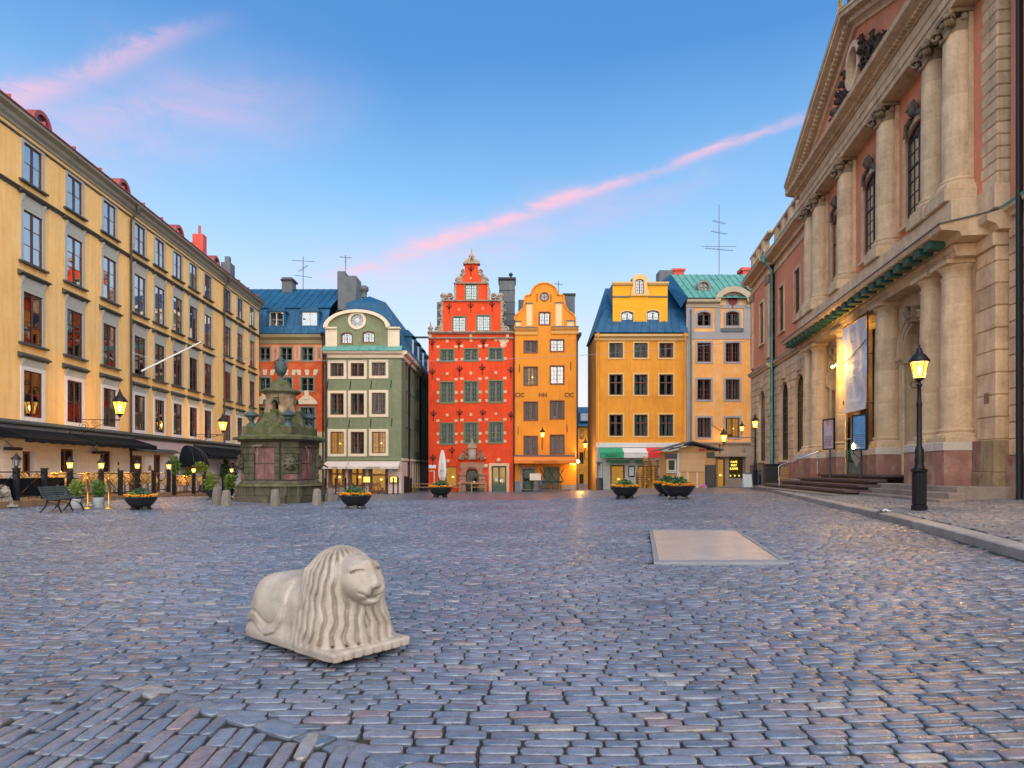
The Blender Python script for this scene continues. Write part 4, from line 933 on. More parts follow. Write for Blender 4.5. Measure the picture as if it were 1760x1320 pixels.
    ob('gable_tier', wall_mesh('gable_tier', t1, [phole(F, *w, .05) for w in g1], RED, .05), R); ob('gable_tier', wall_mesh('gable_tier', t2, [phole(F, *w, .06) for w in g2], RED, .06), R); ob('gable_tier', MB().prism_y(t3, .06, .6).mesh('gable_tier', [RED]), R)
    ob('gable_back', MB().box(gx(761), gx(860), .8, .95, gv(573), gv(517)).box(gx(782.5), gx(837.5), .8, .95, gv(517), gv(487)).mesh('gable_back', [RED]), R)
    LIGHTROOM = mat('bright_room', (.62, .60, .50), .9, .06, bump=0)  # bright sky reflected in the gable panes, put into the room's pale colour
    for w in g1+g2: pwin(F, R, *w, FG, y=.05, sashes=2, pc=3, pr=5, fw=.07, mw=.028, sur=(.09, .03, FG), panes=False, room=LIGHTROOM, curtain=False, glass=GLASS_SKY)
    for a, b_, v in ((759, 862, 518), (780, 840, 488)): band_px(F, R, 'gable_ledge', a, b_, v, [(.7, 0), (-.12, 0), (-.16, .12), (.7, .16)], STONE)
    for u, v in ((772, 530), (809, 528), (846, 526), (809.5, 465)): fleur(R, *F.at(u, v, .05), k=.9, y=.02)
    for u, v in ((789, 532), (830, 530), (809, 478)): pbox(F, R, 'quoin_stone', u-1.5, v-1.5, u+1.5, v+1.5, .02, .056, PALE)
    # carved stone edging
    y0, y1 = -.10, .45
    def edge(pts, name='carved_edge'): ob(name, MB().prism_y([(gx(u), gv(v)) for u, v in pts], y0+.05, y1-.05).mesh(name, [STONE]), R)
    for q, cu in ((-1, 811), (1, 811)):
        f = lambda u: cu+q*(u-811) if q == 1 else cu-(u-811)
        E_ = lambda pts: edge([(f(u), v) for u, v in (pts if q == 1 else pts[::-1])])
        E_([(860.2, 573), (868, 573), (870, 566), (866, 558), (863, 545), (867, 535), (864, 525), (866, 517), (860.2, 517)])
        E_([(837.7, 517), (843, 517), (841, 506), (843, 500), (840, 490), (837.7, 487)])
        E_([(827.2, 487), (839, 487), (836, 478), (831, 472), (827, 468), (822.5, 463), (822, 471), (827.2, 476)])
        for u, v, r in ((869, 566, 6.5), (865.5, 549, 4.8), (866, 535, 4.2), (864, 523, 4), (848, 509, 6.5), (854, 513, 3.5), (834, 481, 6), (826, 466, 4), (829, 473, 3)): scroll(R, gx(f(u)), gv(v), r*k, y0, y1, STONE, q, turns=random.uniform(1.1, 1.6))
        if q == 1: scroll(R, gx(872), gv(568), 4*k, y0, y1, STONE, 1)
    def finial(u, v, h, name='finial'):
        b = MB(); s, z = F.at(u, v, .2); b.lathe([(.22, 0), (.22, h*.12), (.12, h*.18), (.24, h*.36), (.26, h*.46), (.10, h*.56), (.12, h*.62), (.05, h*.68), (.06, h*.85), (0, h)], 10, (s, .2, z)); ob(name, b.mesh(name, [STONE]), R)
    finial(740, 573, 1.15); 
    for u in (762, 860.5):
        s, z = F.at(u, 517, .2); ob('ball_finial', MB().lathe([(.16, 0), (.2, .1), (.12, .2), (.28, .38), (.30, .52), (.2, .68), (0, .74)], 10, (s, .2, z)).mesh('ball_finial', [STONE]), R)
    s0, s1_ = gx(796), gx(825); m_ = (s0+s1_)/2; z = gv(454)
    ob('broken_pediment', MB().prism_y([(s0, z), (s1_, z), (s1_, z+.16), (s0, z+.16)], -.22, .6).prism_y([(s0, z+.16), (s0+.75, z+.70), (s0+.62, z+.16)], -.18, .55).prism_y([(s1_, z+.16), (s1_-.62, z+.16), (s1_-.75, z+.70)], -.18, .55).mesh('broken_pediment', [STONE]), R)
    finial(810.5, 451, 1.35)
    # roof behind, chimneys, side walls
    D = 15; b = MB(); zr = gv(520); m_ = gx(811)
    b.raw([(0, .5, zt), (L, .5, zt), (L, D, zt), (0, D, zt), (m_, .9, zr+.8), (m_, D, zr+.8), (0, .5, -1.5), (L, .5, -1.5), (L, D, -1.5), (0, D, -1.5)], [(0, 4, 5, 3), (4, 1, 2, 5), (0, 3, 9, 6), (1, 2, 8, 7), (3, 2, 8, 9), (3, 5, 2)]); ob('roof', b.mesh('roof', [GREYMETAL]), R)
    c = pbox(F, R, 'chimney', 858, 482, 885, 590, 3.2, 5.2, GREYMETAL, .03); s0, s1_, h0, h1 = F.r(858, 479, 885, 480, 3.2)
    ob('cap', MB().box(s0-.1, s1_+.1, 3.1, 5.3, h1-.1, h1+.12).lathe([(0, 0), (.12, .05), (.06, .3), (.2, .45), (.2, .6), (0, .75)], 8, (s1_-.4, 4, h1+.1)).mesh('cap', [IRON]), c)
    for i in range(1, 5): zz = h1-i*1.15; ob('seam', MB().box(s0-.02, s1_+.02, 3.17, 5.22, zz, zz+.04).mesh('seam', [IRON]), c)
    pbox(F, R, 'chimney', 751, 519, 757, 575, 1.6, 2.8, GREYMETAL, .03); ob('downpipe', MB().tube([(L+.02, -.1, -.8), (L+.02, -.1, zt+.9)], .07, 7).mesh('downpipe', [IRON]), R)
    # portal
    PS = mat('portal_stone', (.36, .20, .13), .85, .2, vs=3, bump=.3, second=(.28, .15, .10), ss=5)
    s, _ = F.at(811.7, 0); zb = gv(849.5); w = 21.5*k; r_ = w/2; zi = gv(806)-r_
    for q in (-1, 1):
        x = s+q*(r_+.34); b = MB(); b.bbox(x-.33, x+.33, -.28, -.0, zb-.4, zb+1.05, .03); ob('portal_base', b.mesh('portal_base', [PS]), R)
        z = zb+1.06
        while z < zi+.05: ob('portal_block', MB().bbox(x-.30, x+.30, -.22-.05*random.random(), -.0, z, z+.27, .03).mesh('portal_block', [PS]), R); z += .285
        ob('impost', MB().bbox(x-.36, x+.36, -.30, 0, zi+.02, zi+.16, .02).mesh('impost', [PS]), R)
    for i in range(11):
        a0, a1 = PI*i/11+.012, PI*(i+1)/11-.012; ro = r_+.46
        ob('arch_stone', MB().prism_y([(s+r_*math.cos(a0), zi+.17+r_*math.sin(a0)), (s+ro*math.cos(a0), zi+.17+ro*math.sin(a0)), (s+ro*math.cos(a1), zi+.17+ro*math.sin(a1)), (s+r_*math.cos(a1), zi+.17+r_*math.sin(a1))], -.24, 0).mesh('arch_stone', [PS]), R)
    zc = zi+.17+r_+.40; ob('portal_cornice', MB().prism_x([(0, 0), (-.25, 0), (-.40, .12), (-.42, .24), (0, .28)], s-1.28, s+1.28).mesh('portal_cornice', [PS]), R)
    ob('spandrel', MB().box(s-1.1, s+1.1, -.12, -.002, zi+.6, zc).mesh('spandrel', [PS]), R)
    b = MB(); b.bbox(s-.34, s+.34, -.30, 0, zc+.28, zc+1.35, .04); b.prism_y([(s-.45, zc+1.35), (s+.45, zc+1.35)]+arc(s, zc+1.4, .42, 10, 170, 6), -.34, 0); b.lathe([(.1, 0), (.14, .12), (.06, .25), (.08, .35), (0, .55)], 8, (s, -.15, zc+1.8)); cr = ob('crest', b.mesh('crest', [STONE]), R)
    ob('shield', MB().prism_y([(s+.22*math.cos(t), zc+.82+.33*math.sin(t)) for t in np.linspace(0, 2*PI, 14)[:-1]], -.36, -.30).mesh('shield', [mat('grey_shield', (.3, .33, .36), .6)]), cr)
    for q in (-1, 1):
        for (dx, dz, r) in ((.78, .62, .30), (.95, .40, .26), (.62, .95, .20), (1.12, .36, .18), (.72, 1.15, .14), (.52, .45, .16)): scroll(R, s+q*dx, zc+dz, r, -.26, -.02, STONE, q, 'carving', turns=1.2)
    FD = mat('green_door_paint', (.05, .09, .06), .5, .1, bump=.05)
    d = window(R, s, zb, w, gv(806)-zb, FD, 1, 1, 1, rise=r_, recess=.35, fw=.16, room=DARKROOM, curtain=False, inner=False, panes=False, lit='lamp', name='arched_door', transom=.34)
    d2 = pwin(F, R, *dd, FD, sashes=2, pc=1, pr=1, recess=.16, fw=.14, transom=.36, panes=True, lit='lamp', name='double_door', curtain=False, inner=False, sur=(.26, .06, PALE))
    ob('door_panel', MB().box(-.58, -.06, .15, .21, .12, .85).box(.06, .58, .15, .21, .12, .85).mesh('door_panel', [FD]), d2); ob('notice', MB().box(-.34, -.14, .17, .175, 1.15, 1.45).box(.18, .36, .17, .175, 1.05, 1.35).mesh('notice', [mat('paper', (.6, .65, .68), .7)]), d2)
    pwin(F, R, *shop, FG, sashes=1, pr=1, fw=.08, recess=.12, lit='lamp', curtain=False, inner=False, name='shop_window', panes=True)
    s, z = F.at(743, 802); ob('street_sign', MB().box(s-.33, s+.33, -.05, -.0, z-.16, z+.16).mesh('street_sign', [mat('enamel_white', (.7, .7, .7), .4, .05)]), R)
    b = MB(); s0, _ = F.at(738, 0); s1_, z = F.at(747, 809); b.box(s0, s1_, -.04, .0, z-.06, z); b.box(s1_-.07, s1_, -.04, 0, zb, z-.06); ob('blind_frame', b.mesh('blind_frame', [mat('enamel_white', (.7, .7, .7))]), R)
    for u, v in ((770, 793), (857, 791), (835, 801)): s, z = F.at(u, v); ob('roundel', MB().lathe([(0, 0), (.2, 0), (.2, .1), (.12, .14), (0, .12)], 10, (0, 0, 0)).mesh('roundel', [PALE]), R, (s, 0, z), (PI/2, 0, 0))
house_red()
def house_orange():
    Y = 62.0; F = frontal('orange_gabled_house', 'narrow golden orange house with a curved gable beside the red house', 883.4, Y); R = F.root; k = Y/FPX; gx = lambda u: (u-883.4)*k; gv = lambda v: EYE+(808-v)*k
    OR = mat('golden_orange_plaster', (.74, .265, .022), .88, .10, vs=.6, bump=.2, second=(.66, .22, .025), ss=1.2, smix=(.46, .68), streak=.18); FR = mat('red_brown_frame', (.17, .055, .030), .55, .1, bump=0); PA = mat('pale_peach_panel', (.72, .50, .28), .85, .06)
    cols = ((901, 923.5), (946, 969)); rws = ((583, 604), (628, 660), (688, 720), (747, 780)); L = gx(993); zt = gv(574)
    W = [(a, v0+(1 if a > 940 else 3), c, v1+(0 if a > 940 else 2)) for v0, v1 in rws for a, c in cols]
    dr = (898, 806, 918, 847); sh = (934, 802, 962, 834)
    # front wall and gable in one outline
    out = [(0, -1.4), (L, -1.4), (L, gv(560)), (gx(988), gv(560)), (gx(988), gv(548)), (gx(985), gv(541)), (gx(977), gv(536)), (gx(971), gv(527)), (gx(968), gv(514)), (gx(968), gv(508)), (gx(958), gv(508))]
    out += [(gx(935.7+22.5*math.cos(t)), gv(508-20.5*math.sin(t))) for t in np.linspace(0, PI, 13)][1:-1]
    out += [(gx(913), gv(508)), (gx(903), gv(509)), (gx(903), gv(516)), (gx(901), gv(529)), (gx(894), gv(537)), (gx(887), gv(543)), (gx(885), gv(550)), (gx(885), gv(560)), (0, gv(560))]
    gw = (927, 537, 945, 558); rc = (gx(935.7), gv(510)); rnd = [(rc[0]+.36*math.cos(t), rc[1]+.36*math.sin(t)) for t in np.linspace(0, 2*PI, 15)[:-1]]
    ob('wall', wall_mesh('wall', out, [phole(F, *w) for w in W]+[phole(F, *gw), rnd, phole(F, *dr), phole(F, *sh)], OR), R)
    blu = mat('sky_blue_room', (.10, .12, .22), .8, .3, vs=3, bump=0)
    for i, w in enumerate(W): pwin(F, R, *w, FR, sashes=2, pc=2, pr=3 if i < 2 else 4, fw=.08, mw=.03, sur=(.07, .035, FR), panes=False, room=blu if i > 5 else None, lit='lamp' if i in (2,) else None, glass=GLASS_SKY if i in (1, 3) else GLASS)
    pwin(F, R, *gw, FR, sashes=2, pc=2, pr=3, fw=.07, mw=.03, sur=(.07, .035, FR), panes=False, glass=GLASS_SKY)
    b = MB(); A = [(rc[0]+.44*math.cos(t), rc[1]+.44*math.sin(t)) for t in np.linspace(0, 2*PI, 19)]; B = [(rc[0]+.34*math.cos(t), rc[1]+.34*math.sin(t)) for t in np.linspace(0, 2*PI, 19)]
    for i in range(18): b.prism_y([A[i], A[i+1], B[i+1], B[i]], -.05, .05)
    b.box(rc[0]-.02, rc[0]+.02, .02, .05, rc[1]-.34, rc[1]+.34); b.box(rc[0]-.34, rc[0]+.34, .025, .045, rc[1]-.02, rc[1]+.02)
    r = ob('round_window', b.mesh('round_window', [FR]), R); ob('pane', MB().prism_y(rnd, .06, .07).mesh('pane', [mat('dull_sky_glass', (.30, .34, .40))]), r)
    # gable coping follows the curve, pale strips, cornice broken in the middle
    b = MB(); g = out[3:-2]
    for i in range(len(g)-1):
        p, q = Vector(g[i]), Vector(g[i+1]); d = (q-p)
        if d.length < 1e-4: continue
        n = Vector((d.y, -d.x)).normalized()*.12; b.prism_y([tuple(p), tuple(q), tuple(q+n), tuple(p+n)], -.10, .5)
    ob('gable_coping', b.mesh('gable_coping', [OR]), R)
    for a, c, v in ((905, 915, 522), (955, 966, 521), (886.5, 895, 552), (975, 986.5, 551)): pbox(F, R, 'gable_strip', a, v, c, 560 if v < 540 else 560.5, -.05, .0, PA)
    for a, c, v in ((904, 916, 520), (954, 967.5, 519), (885, 896, 551), (974, 988, 550)): pbox(F, R, 'strip_cap', a, v, c, v+1.6, -.14, .0, GREYMETAL)
    for a, c, v in ((884, 924, 576), (948, 994, 574.5)):
        band_px(F, R, 'cornice', a, c, v, [(.01, 0), (-.12, .03), (-.16, .30), (-.36, .46), (-.40, .58), (.01, .60)], mat('orange_cornice', (.70, .36, .10), .8, .08)); band_px(F, R, 'cornice_cap', a, c, v-10.6, [(.01, 0), (-.45, 0), (-.45, .06), (.01, .20)], GREYMETAL)
    for u, v in ((893, 633), (981, 629), (890.5, 740), (974.5, 736), (923, 512), (947, 512)): s, z = F.at(u, v); ob('wall_anchor', MB().tube([(s, -.03, z-.38), (s, -.03, z+.38)], .03, 5).mesh('wall_anchor', [IRON]), R)
    for u, w_ in ((893, 'CIC'), (933, 'HH'), (978, 'CIC')): s, z = F.at(u, 679); ob('date_iron', text_mesh(w_, .55, IRON, extrude=.02), R, (s, -.04, z), (PI/2, 0, 0))
    # awning
    s0, z = F.at(883.6, 784, -.1); s1, _ = F.at(989.5, 784, -.1); b = MB(); b.raw([(s0, -.06, z), (s1, -.06, z), (s1, -1.25, z-.36), (s0, -1.25, z-.36), (s1, -1.27, z-.68), (s0, -1.27, z-.68), (s1, -.05, z-.45), (s0, -.05, z-.45)], [(0, 1, 2, 3), (3, 2, 4, 5), (1, 6, 4, 2), (0, 3, 5, 7)])
    aw = ob('awning', b.mesh('awning', [AW('orange_canvas', (.72, .20, .03))]), R); ob('awning_line', MB().box(s0, s1, -1.285, -1.272, z-.42, z-.38).mesh('awning_line', [mat('pale_orange', (.7, .4, .15))]), aw)
    ob('lettering', text_mesh('CHOKLADKOPPEN', .26, mat('brown_letter', (.20, .05, .01))), aw, ((s0+s1)/2+.05, -1.285, z-.55), (PI/2, 0, 0)); ob('awning_box', MB().box(s0, s1, -.25, -.0, z-.02, z+.1).mesh('awning_box', [GREYMETAL]), aw)
    # door, shuttered window, base
    d = pwin(F, R, *dr, DOORGREEN, sashes=1, pr=1, transom=.45, fw=.13, recess=.15, curtain=False, inner=False, name='door', panes=True, sur=(.22, .05, STONE)); ob('door_panel', MB().box(-.34, .34, .15, .2, .14, .9).mesh('door_panel', [DOORGREEN]), d)
    s0, s1, h0, h1 = F.r(*sh)
    for i in range(7): a = s0+(s1-s0)*i/7; ob('shutter_plank', MB().bbox(a+.008, a+(s1-s0)/7-.008, .06, .12, h0, h1, .01).mesh('shutter_plank', [mat('shutter_green', (.10, .125, .075), .7, .12, rv=.1)]), R)
    pbox(F, R, 'base', 883.6, 827, 896, 850, -.04, .0, mat('blue_grey_base', (.16, .19, .22), .8)); pbox(F, R, 'base', 921, 824, 936, 850, -.04, 0, mat('blue_grey_base', (.16, .19, .22)))
    pbox(F, R, 'base', 964, 833, 993, 850, -.04, 0, STONE)
    for u0, v0, u1, v1, nm in ((979, 793.5, 988, 799, 'street_sign'),): pbox(F, R, nm, u0, v0, u1, v1, -.05, 0, mat('enamel_white', (.7, .7, .7)))
    fl = pbox(F, R, 'rainbow_flag', 886.5, 794, 893, 800.5, -.6, -.585, mat('flag_red', (.6, .05, .03)))
    for i, c in enumerate(((.7, .3, .02), (.6, .55, .05), (.05, .35, .1), (.04, .15, .5))): pbox(F, R, 'flag_stripe', 886.5+i*1.3, 794, 887.8+i*1.3, 800.5, -.61-.003*i, -.601-.003*i, mat('flag_%s' % 'abcd'[i], c))
    D = 14; b = MB(); m_ = L/2; zr = gv(520); b.raw([(0, .5, zt), (L, .5, zt), (L, D, zt), (0, D, zt), (m_, .6, zr), (m_, D, zr), (0, .5, -1.5), (L, .5, -1.5), (L, D, -1.5), (0, D, -1.5)], [(0, 4, 5, 3), (4, 1, 2, 5), (3, 5, 2)], 0); b.f += [(0, 3, 9, 6), (3, 2, 8, 9)]; b.m += [0, 0]; b.sm += [False, False]
    ob('roof', b.mesh('roof', [GREYMETAL]), R); ob('side_wall', MB().poly([(L, 0, -1.5), (L, D, -1.5), (L, D, zt), (L, 0, zt)]).mesh('side_wall', [OR]), R); ob('side_eave', MB().box(L, L+.35, 0, D, zt-.1, zt+.15).mesh('side_eave', [IRON]), R)
    pbox(F, R, 'chimney', 968, 507, 988, 545, 3, 4.4, GREYMETAL, .03); pbox(F, R, 'chimney_cap', 966.5, 504, 989.5, 507.2, 2.9, 4.5, IRON); pbox(F, R, 'chimney', 891, 515, 902, 560, 4.6, 5.6, GREYMETAL, .03)
    antenna(R, F.at(960, 495, 2)[0], 2, F.at(0, 512, 2)[1], 1.6, [(1.3, .9, .4, 3)])
    ob('drain', MB().tube([(L-.05, -.1, -.6), (L-.05, -.1, zt)], .07, 6).mesh('drain', [IRON]), R)
    return F
ORANGE = house_orange()
wall_lantern(ORANGE, 932.5, 748, .8, 1.15, 'lit lantern on a stubby bracket between the two lowest windows of the orange gabled house', 130, curl=False)

def house_alley():
    Y = 92.0; F = frontal('alley_house', 'yellow house with a blue roof glimpsed at the end of the narrow alley', 982, Y); R = F.root
    YE = mat('alley_yellow', (.62, .27, .03), .9, .12, bump=.2, second=(.5, .2, .03)); L = F.at(1045, 0)[0]
    W = [(996, 738, 1003, 755), (996, 777, 1003, 797), (996, 815, 1003, 834), (1010, 738, 1016, 755)]
    ob('wall', wall_mesh('wall', rect(-3, L, -2, F.at(0, 731)[1]), [phole(F, *w) for w in W], YE), R)
    for i, w in enumerate(W): pwin(F, R, *w, BRN, sashes=2, pr=2, panes=False, lit='lamp' if i == 0 else None)
    s, _ = F.at(982, 0); z0 = F.at(0, 733)[1]; z1 = F.at(0, 697)[1]
    seam_roof(R, [(-3, -.4, z0), (L, -.4, z0), (L, 2.2, z1), (-3, 2.2, z1)], 14, BLUE); ob('dormer', MB().box(*F.r(996, 708, 1018, 725, -.2)[:2], -.2, 2, *F.r(996, 708, 1018, 725, -.2)[2:]).mesh('dormer', [BLUE]), R)
    ob('dormer_window', MB().box(*F.r(998, 710, 1017, 723, -.24)[:2], -.24, -.21, *F.r(998, 710, 1017, 723, -.24)[2:]).mesh('dormer_window', [mat('dull_sky_glass', (.30, .34, .40))]), R)
    ob('back', MB().raw([(-3, 2.2, z1), (L, 2.2, z1), (L, 6, -2), (-3, 6, -2)], [(0, 1, 2, 3)]).mesh('back', [BLUE]), R)
    return F
ALLEY = house_alley()
wall_lantern(ALLEY, 1006, 766, 1.0, 1.6, 'small lit lantern hanging deep in the alley beside the orange gabled house', 420, curl=False)

def house_yellow():
    Y = 60.0; F = frontal('yellow_house', 'yellow house with a dark blue mansard and tall dormer gable above the striped awning', 1024.5, Y); R = F.root; k = Y/FPX; gx = lambda u: (u-1024.5)*k; gv = lambda v: EYE+(808-v)*k
    YE = mat('ochre_plaster', (.72, .295, .030), .88, .09, vs=.6, bump=.2, second=(.66, .25, .028), ss=1.1, smix=(.46, .68), streak=.18); YB = mat('bright_yellow_plaster', (.74, .35, .012), .85, .05, bump=.1); GW = mat('grey_white_base', (.42, .42, .38), .85, .08, bump=.15)
    SU = mat('pale_yellow_surround', (.64, .42, .17), .8, .06)
    cols = ((1047, 1070.5), (1090, 1113), (1133, 1157)); rws = ((589.5, 615), (643.5, 679), (712.5, 749.5)); L = gx(1179); zt = gv(584); zb = gv(764)
    W = [(a, v0, c, v1) for v0, v1 in rws for a, c in cols]
    ob('wall', wall_mesh('wall', rect(0, L, zb, zt), [phole(F, *w) for w in W], YE), R)
    for i, w in enumerate(W): pwin(F, R, *w, BRN, sashes=2, pc=1, pr=2 if i > 2 else 1, transom=.62 if i > 2 else None, fw=.09, sur=(.13, .05, SU), panes=True, glass=GLASS_SKY if i < 3 else GLASS, room=mat('bright_room', (.62, .60, .50)) if i in (0, 1) else None)
    dr = (1049, 799, 1074, 846); sh = (1096, 800, 1128, 846)
    ob('ground_floor_wall', wall_mesh('ground_floor_wall', rect(0, L, -1.3, zb), [phole(F, *dr), phole(F, *sh)], GW), R)
    for i in range(11):
        z = -1.2+i*.42
        if z > zb-.5: break
        for a, c in ((1026, 1047.5), (1076, 1094), (1130, 1150)): ob('plaster_course', MB().bbox(gx(a), gx(c), -.03, .0, z+.015, z+.405, .012).mesh('plaster_course', [GW]), R)
    pwin(F, R, *dr, mat('dark_brown_door', (.06, .03, .02), .5), sashes=1, pr=1, fw=.14, recess=.12, lit='lamp', curtain=False, inner=False, name='door'); pwin(F, R, *sh, mat('dark_brown_door', (.06, .03, .02)), sashes=2, pr=1, fw=.12, recess=.12, lit='lamp', curtain=False, inner=False, name='shop_window')
    band_px(F, R, 'cornice', 1022, 1180.5, 586, [(.01, 0), (-.12, .03), (-.16, .22), (-.40, .36), (-.44, .55), (.01, .6)], SU); band_px(F, R, 'white_band', 1024.5, 1179, 769, [(.0, 0), (-.10, 0), (-.12, .38), (.0, .42)], mat('white_paint', (.6, .6, .58), .7, .05))
    # tricolour awning, two small green awnings
    s0, z = F.at(1028, 770, -.15); z0 = z
    for (a, c, col) in ((1028, 1068.5, (.02, .25, .12)), (1068.5, 1109, (.55, .52, .52)), (1109, 1135, (.60, .025, .02))):
        s0, s1 = gx(a), gx(c); b = MB(); b.raw([(s0, -.14, z0), (s1, -.14, z0), (s1, -1.2, z0-.42), (s0, -1.2, z0-.42), (s1, -1.21, z0-.50), (s0, -1.21, z0-.50)], [(0, 1, 2, 3), (3, 2, 4, 5)]); b.raw([(s0, -1.22, z0-.52), (s1, -1.22, z0-.52), (s1, -1.24, z0-.90), (s0, -1.24, z0-.90)], [(0, 1, 2, 3)])
        aw = ob('awning', b.mesh('awning', [AW('awning_%s' % 'grw'[(a > 1060)+(a > 1100)], col)]), R)
        if a < 1030: ob('lettering', text_mesh('PIZZERIA', .26, IRON), aw, ((s0+s1)/2, -1.255, z0-.72), (PI/2, 0, 0))
    for a, c in ((1041, 1081), (1089.5, 1130)):
        s0, z = F.at(a, 784, -.1); s1, z2 = F.at(c, 791, -.1); z3 = F.at(0, 795)[1]; b = MB(); b.raw([(s0, -.05, z), (s1, -.05, z), (s1, -.55, z2), (s0, -.55, z2)], [(0, 1, 2, 3)], 0); b.raw([(s0, -.55, z2), (s1, -.55, z2), (s1, -.56, z3), (s0, -.56, z3)], [(0, 1, 2, 3)], 1)
        ob('small_awning', b.mesh('small_awning', [AW('cream_canvas', (.58, .55, .45)), AW('green_canvas', (.02, .2, .11))]), R)
    for u in (1085, 1134): s, z = F.at(u, 810); ob('menu_case', MB().bbox(s-.28, s+.28, -.12, -.04, z-.5, z+.5, .02).mesh('menu_case', [IRON]), R); ob('menu_sheet', MB().box(s-.21, s+.21, -.125, -.121, z-.40, z+.40).mesh('menu_sheet', [mat('menu_paper', (.45, .48, .5), .6, .2, vs=6)]), R)
    # mansard and dormer gable
    D = 6.5; zr = gv(486)+.4; ze = gv(573); zm = F.at(0, 533, 1.2)[1]
    seam_roof(R, [(gx(1021), -.45, ze), (gx(1180.5), -.45, ze), (gx(1180.5), 1.2, zm), (gx(1041), 1.2, zm)], 12, BLUE)
    ob('roof', MB().raw([(gx(1041), 1.2, zm), (gx(1180.5), 1.2, zm), (gx(1180.5), 5.5, zr+.6), (gx(1055), 5.5, zr+.6), (gx(1180.5), D, ze), (gx(1021), D, ze), (gx(1021), -.45, ze)], [(0, 1, 2, 3), (3, 2, 4, 5), (6, 0, 3, 5)]).mesh('roof', [BLUE]), R)
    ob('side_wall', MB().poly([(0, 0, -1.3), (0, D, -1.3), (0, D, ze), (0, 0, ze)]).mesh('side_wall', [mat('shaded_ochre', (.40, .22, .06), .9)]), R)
    g = [(1053, 556), (1147.5, 555), (1147.5, 486), (1053, 486)]; yg = .35; gk = (Y+yg)/FPX; hx = lambda u: F.at(u, 0, yg)[0]; hz = lambda v: F.at(0, v, yg)[1]
    gw = ((1068, 535, 1088.5, 555), (1112, 533.5, 1133, 553.5)); tw = (1092.5, 479.5, 1106.5, 505)
    ob('dormer_gable', wall_mesh('dormer_gable', [(hx(1053), hz(557)), (hx(1147.5), hz(557)), (hx(1147.5), hz(486)), (hx(1053), hz(486))], [phole(F, *w, yg, .14) for w in gw]+[phole(F, tw[0], 487, tw[2], tw[3], yg)], YB, yg), R)
    for w in gw: pwin(F, R, *w, BRN, y=yg, sashes=2, pr=2, rise=.14, fw=.08, sur=(.10, .04, SU), glass=GLASS_SKY, name='dormer_window', panes=False)
    c = 1099.5; o = [(hx(1084), hz(509)), (hx(1115.5), hz(509)), (hx(1114), hz(500)), (hx(1112), hz(492)), (hx(1112.5), hz(478)), (hx(1109), hz(474))]+[(hx(c+9*math.cos(t)), hz(475-3*math.sin(t))) for t in np.linspace(.3, PI-.3, 5)]+[(hx(1090), hz(474)), (hx(1086.5), hz(478)), (hx(1087), hz(492)), (hx(1085), hz(500))]
    ob('attic_window_surround', wall_mesh('attic_window_surround', o, [phole(F, *tw, yg-.15, .12)], SU, yg-.15, .3), R); pwin(F, R, *tw, BRN, y=yg-.15, sashes=2, pc=2, pr=4, rise=.12, fw=.07, name='attic_window', glass=GLASS_SKY, panes=False)
    ob('attic_roof', MB().prism_y([p for p in o[4:]], yg+.16, 4).mesh('attic_roof', [GREYMETAL]), R)
    for a, c_ in ((1052, 1086), (1113, 1149)): band_px(F, R, 'gable_cornice', a, c_, 491, [(.01, 0), (-.10, .02), (-.22, .16), (-.24, .30), (.01, .32)], SU, yg)
    for a, c_ in ((1053, 1084.3), (1115, 1147.5)): band_px(F, R, 'gable_string', a, c_, 511, [(.01, 0), (-.08, 0), (-.08, .10), (.01, .14)], GREYMETAL, yg)
    ob('dormer_body', MB().raw([(hx(1053), yg, hz(557)), (hx(1053), 6, hz(557)), (hx(1053), 6, hz(486)), (hx(1053), yg, hz(486)), (hx(1147.5), yg, hz(557)), (hx(1147.5), 6, hz(557)), (hx(1147.5), 6, hz(486)), (hx(1147.5), yg, hz(486))], [(0, 1, 2, 3), (4, 5, 6, 7), (3, 2, 6, 7), (1, 5, 6, 2)]).mesh('dormer_body', [BLUE]), R)
    pbox(F, R, 'chimney', 1133, 464, 1157, 500, 4.5, 6, GREYMETAL, .04); c2 = pbox(F, R, 'chimney', 1157.5, 465, 1176, 500, 4.7, 6.2, mat('red_chimney', (.5, .06, .04)), .03); pbox(F, R, 'chimney_cap', 1155.5, 461, 1178.5, 465, 4.6, 6.3, mat('red_chimney', (.5, .06, .04)), .02)
    for u in (1028.5, 1177): 
        s, _ = F.at(u, 0); ob('downpipe', MB().tube([(s, -.12, -.6 if u > 1100 else zb), (s, -.12, zt-.5), (s-.1, -.45, zt+.25)], .07, 6).lathe([(.06, 0), (.16, .25), (.16, .3)], 8, (s-.1, -.45, zt+.2)).mesh('downpipe', [YE]), R)
    return F
YELLOW = house_yellow()

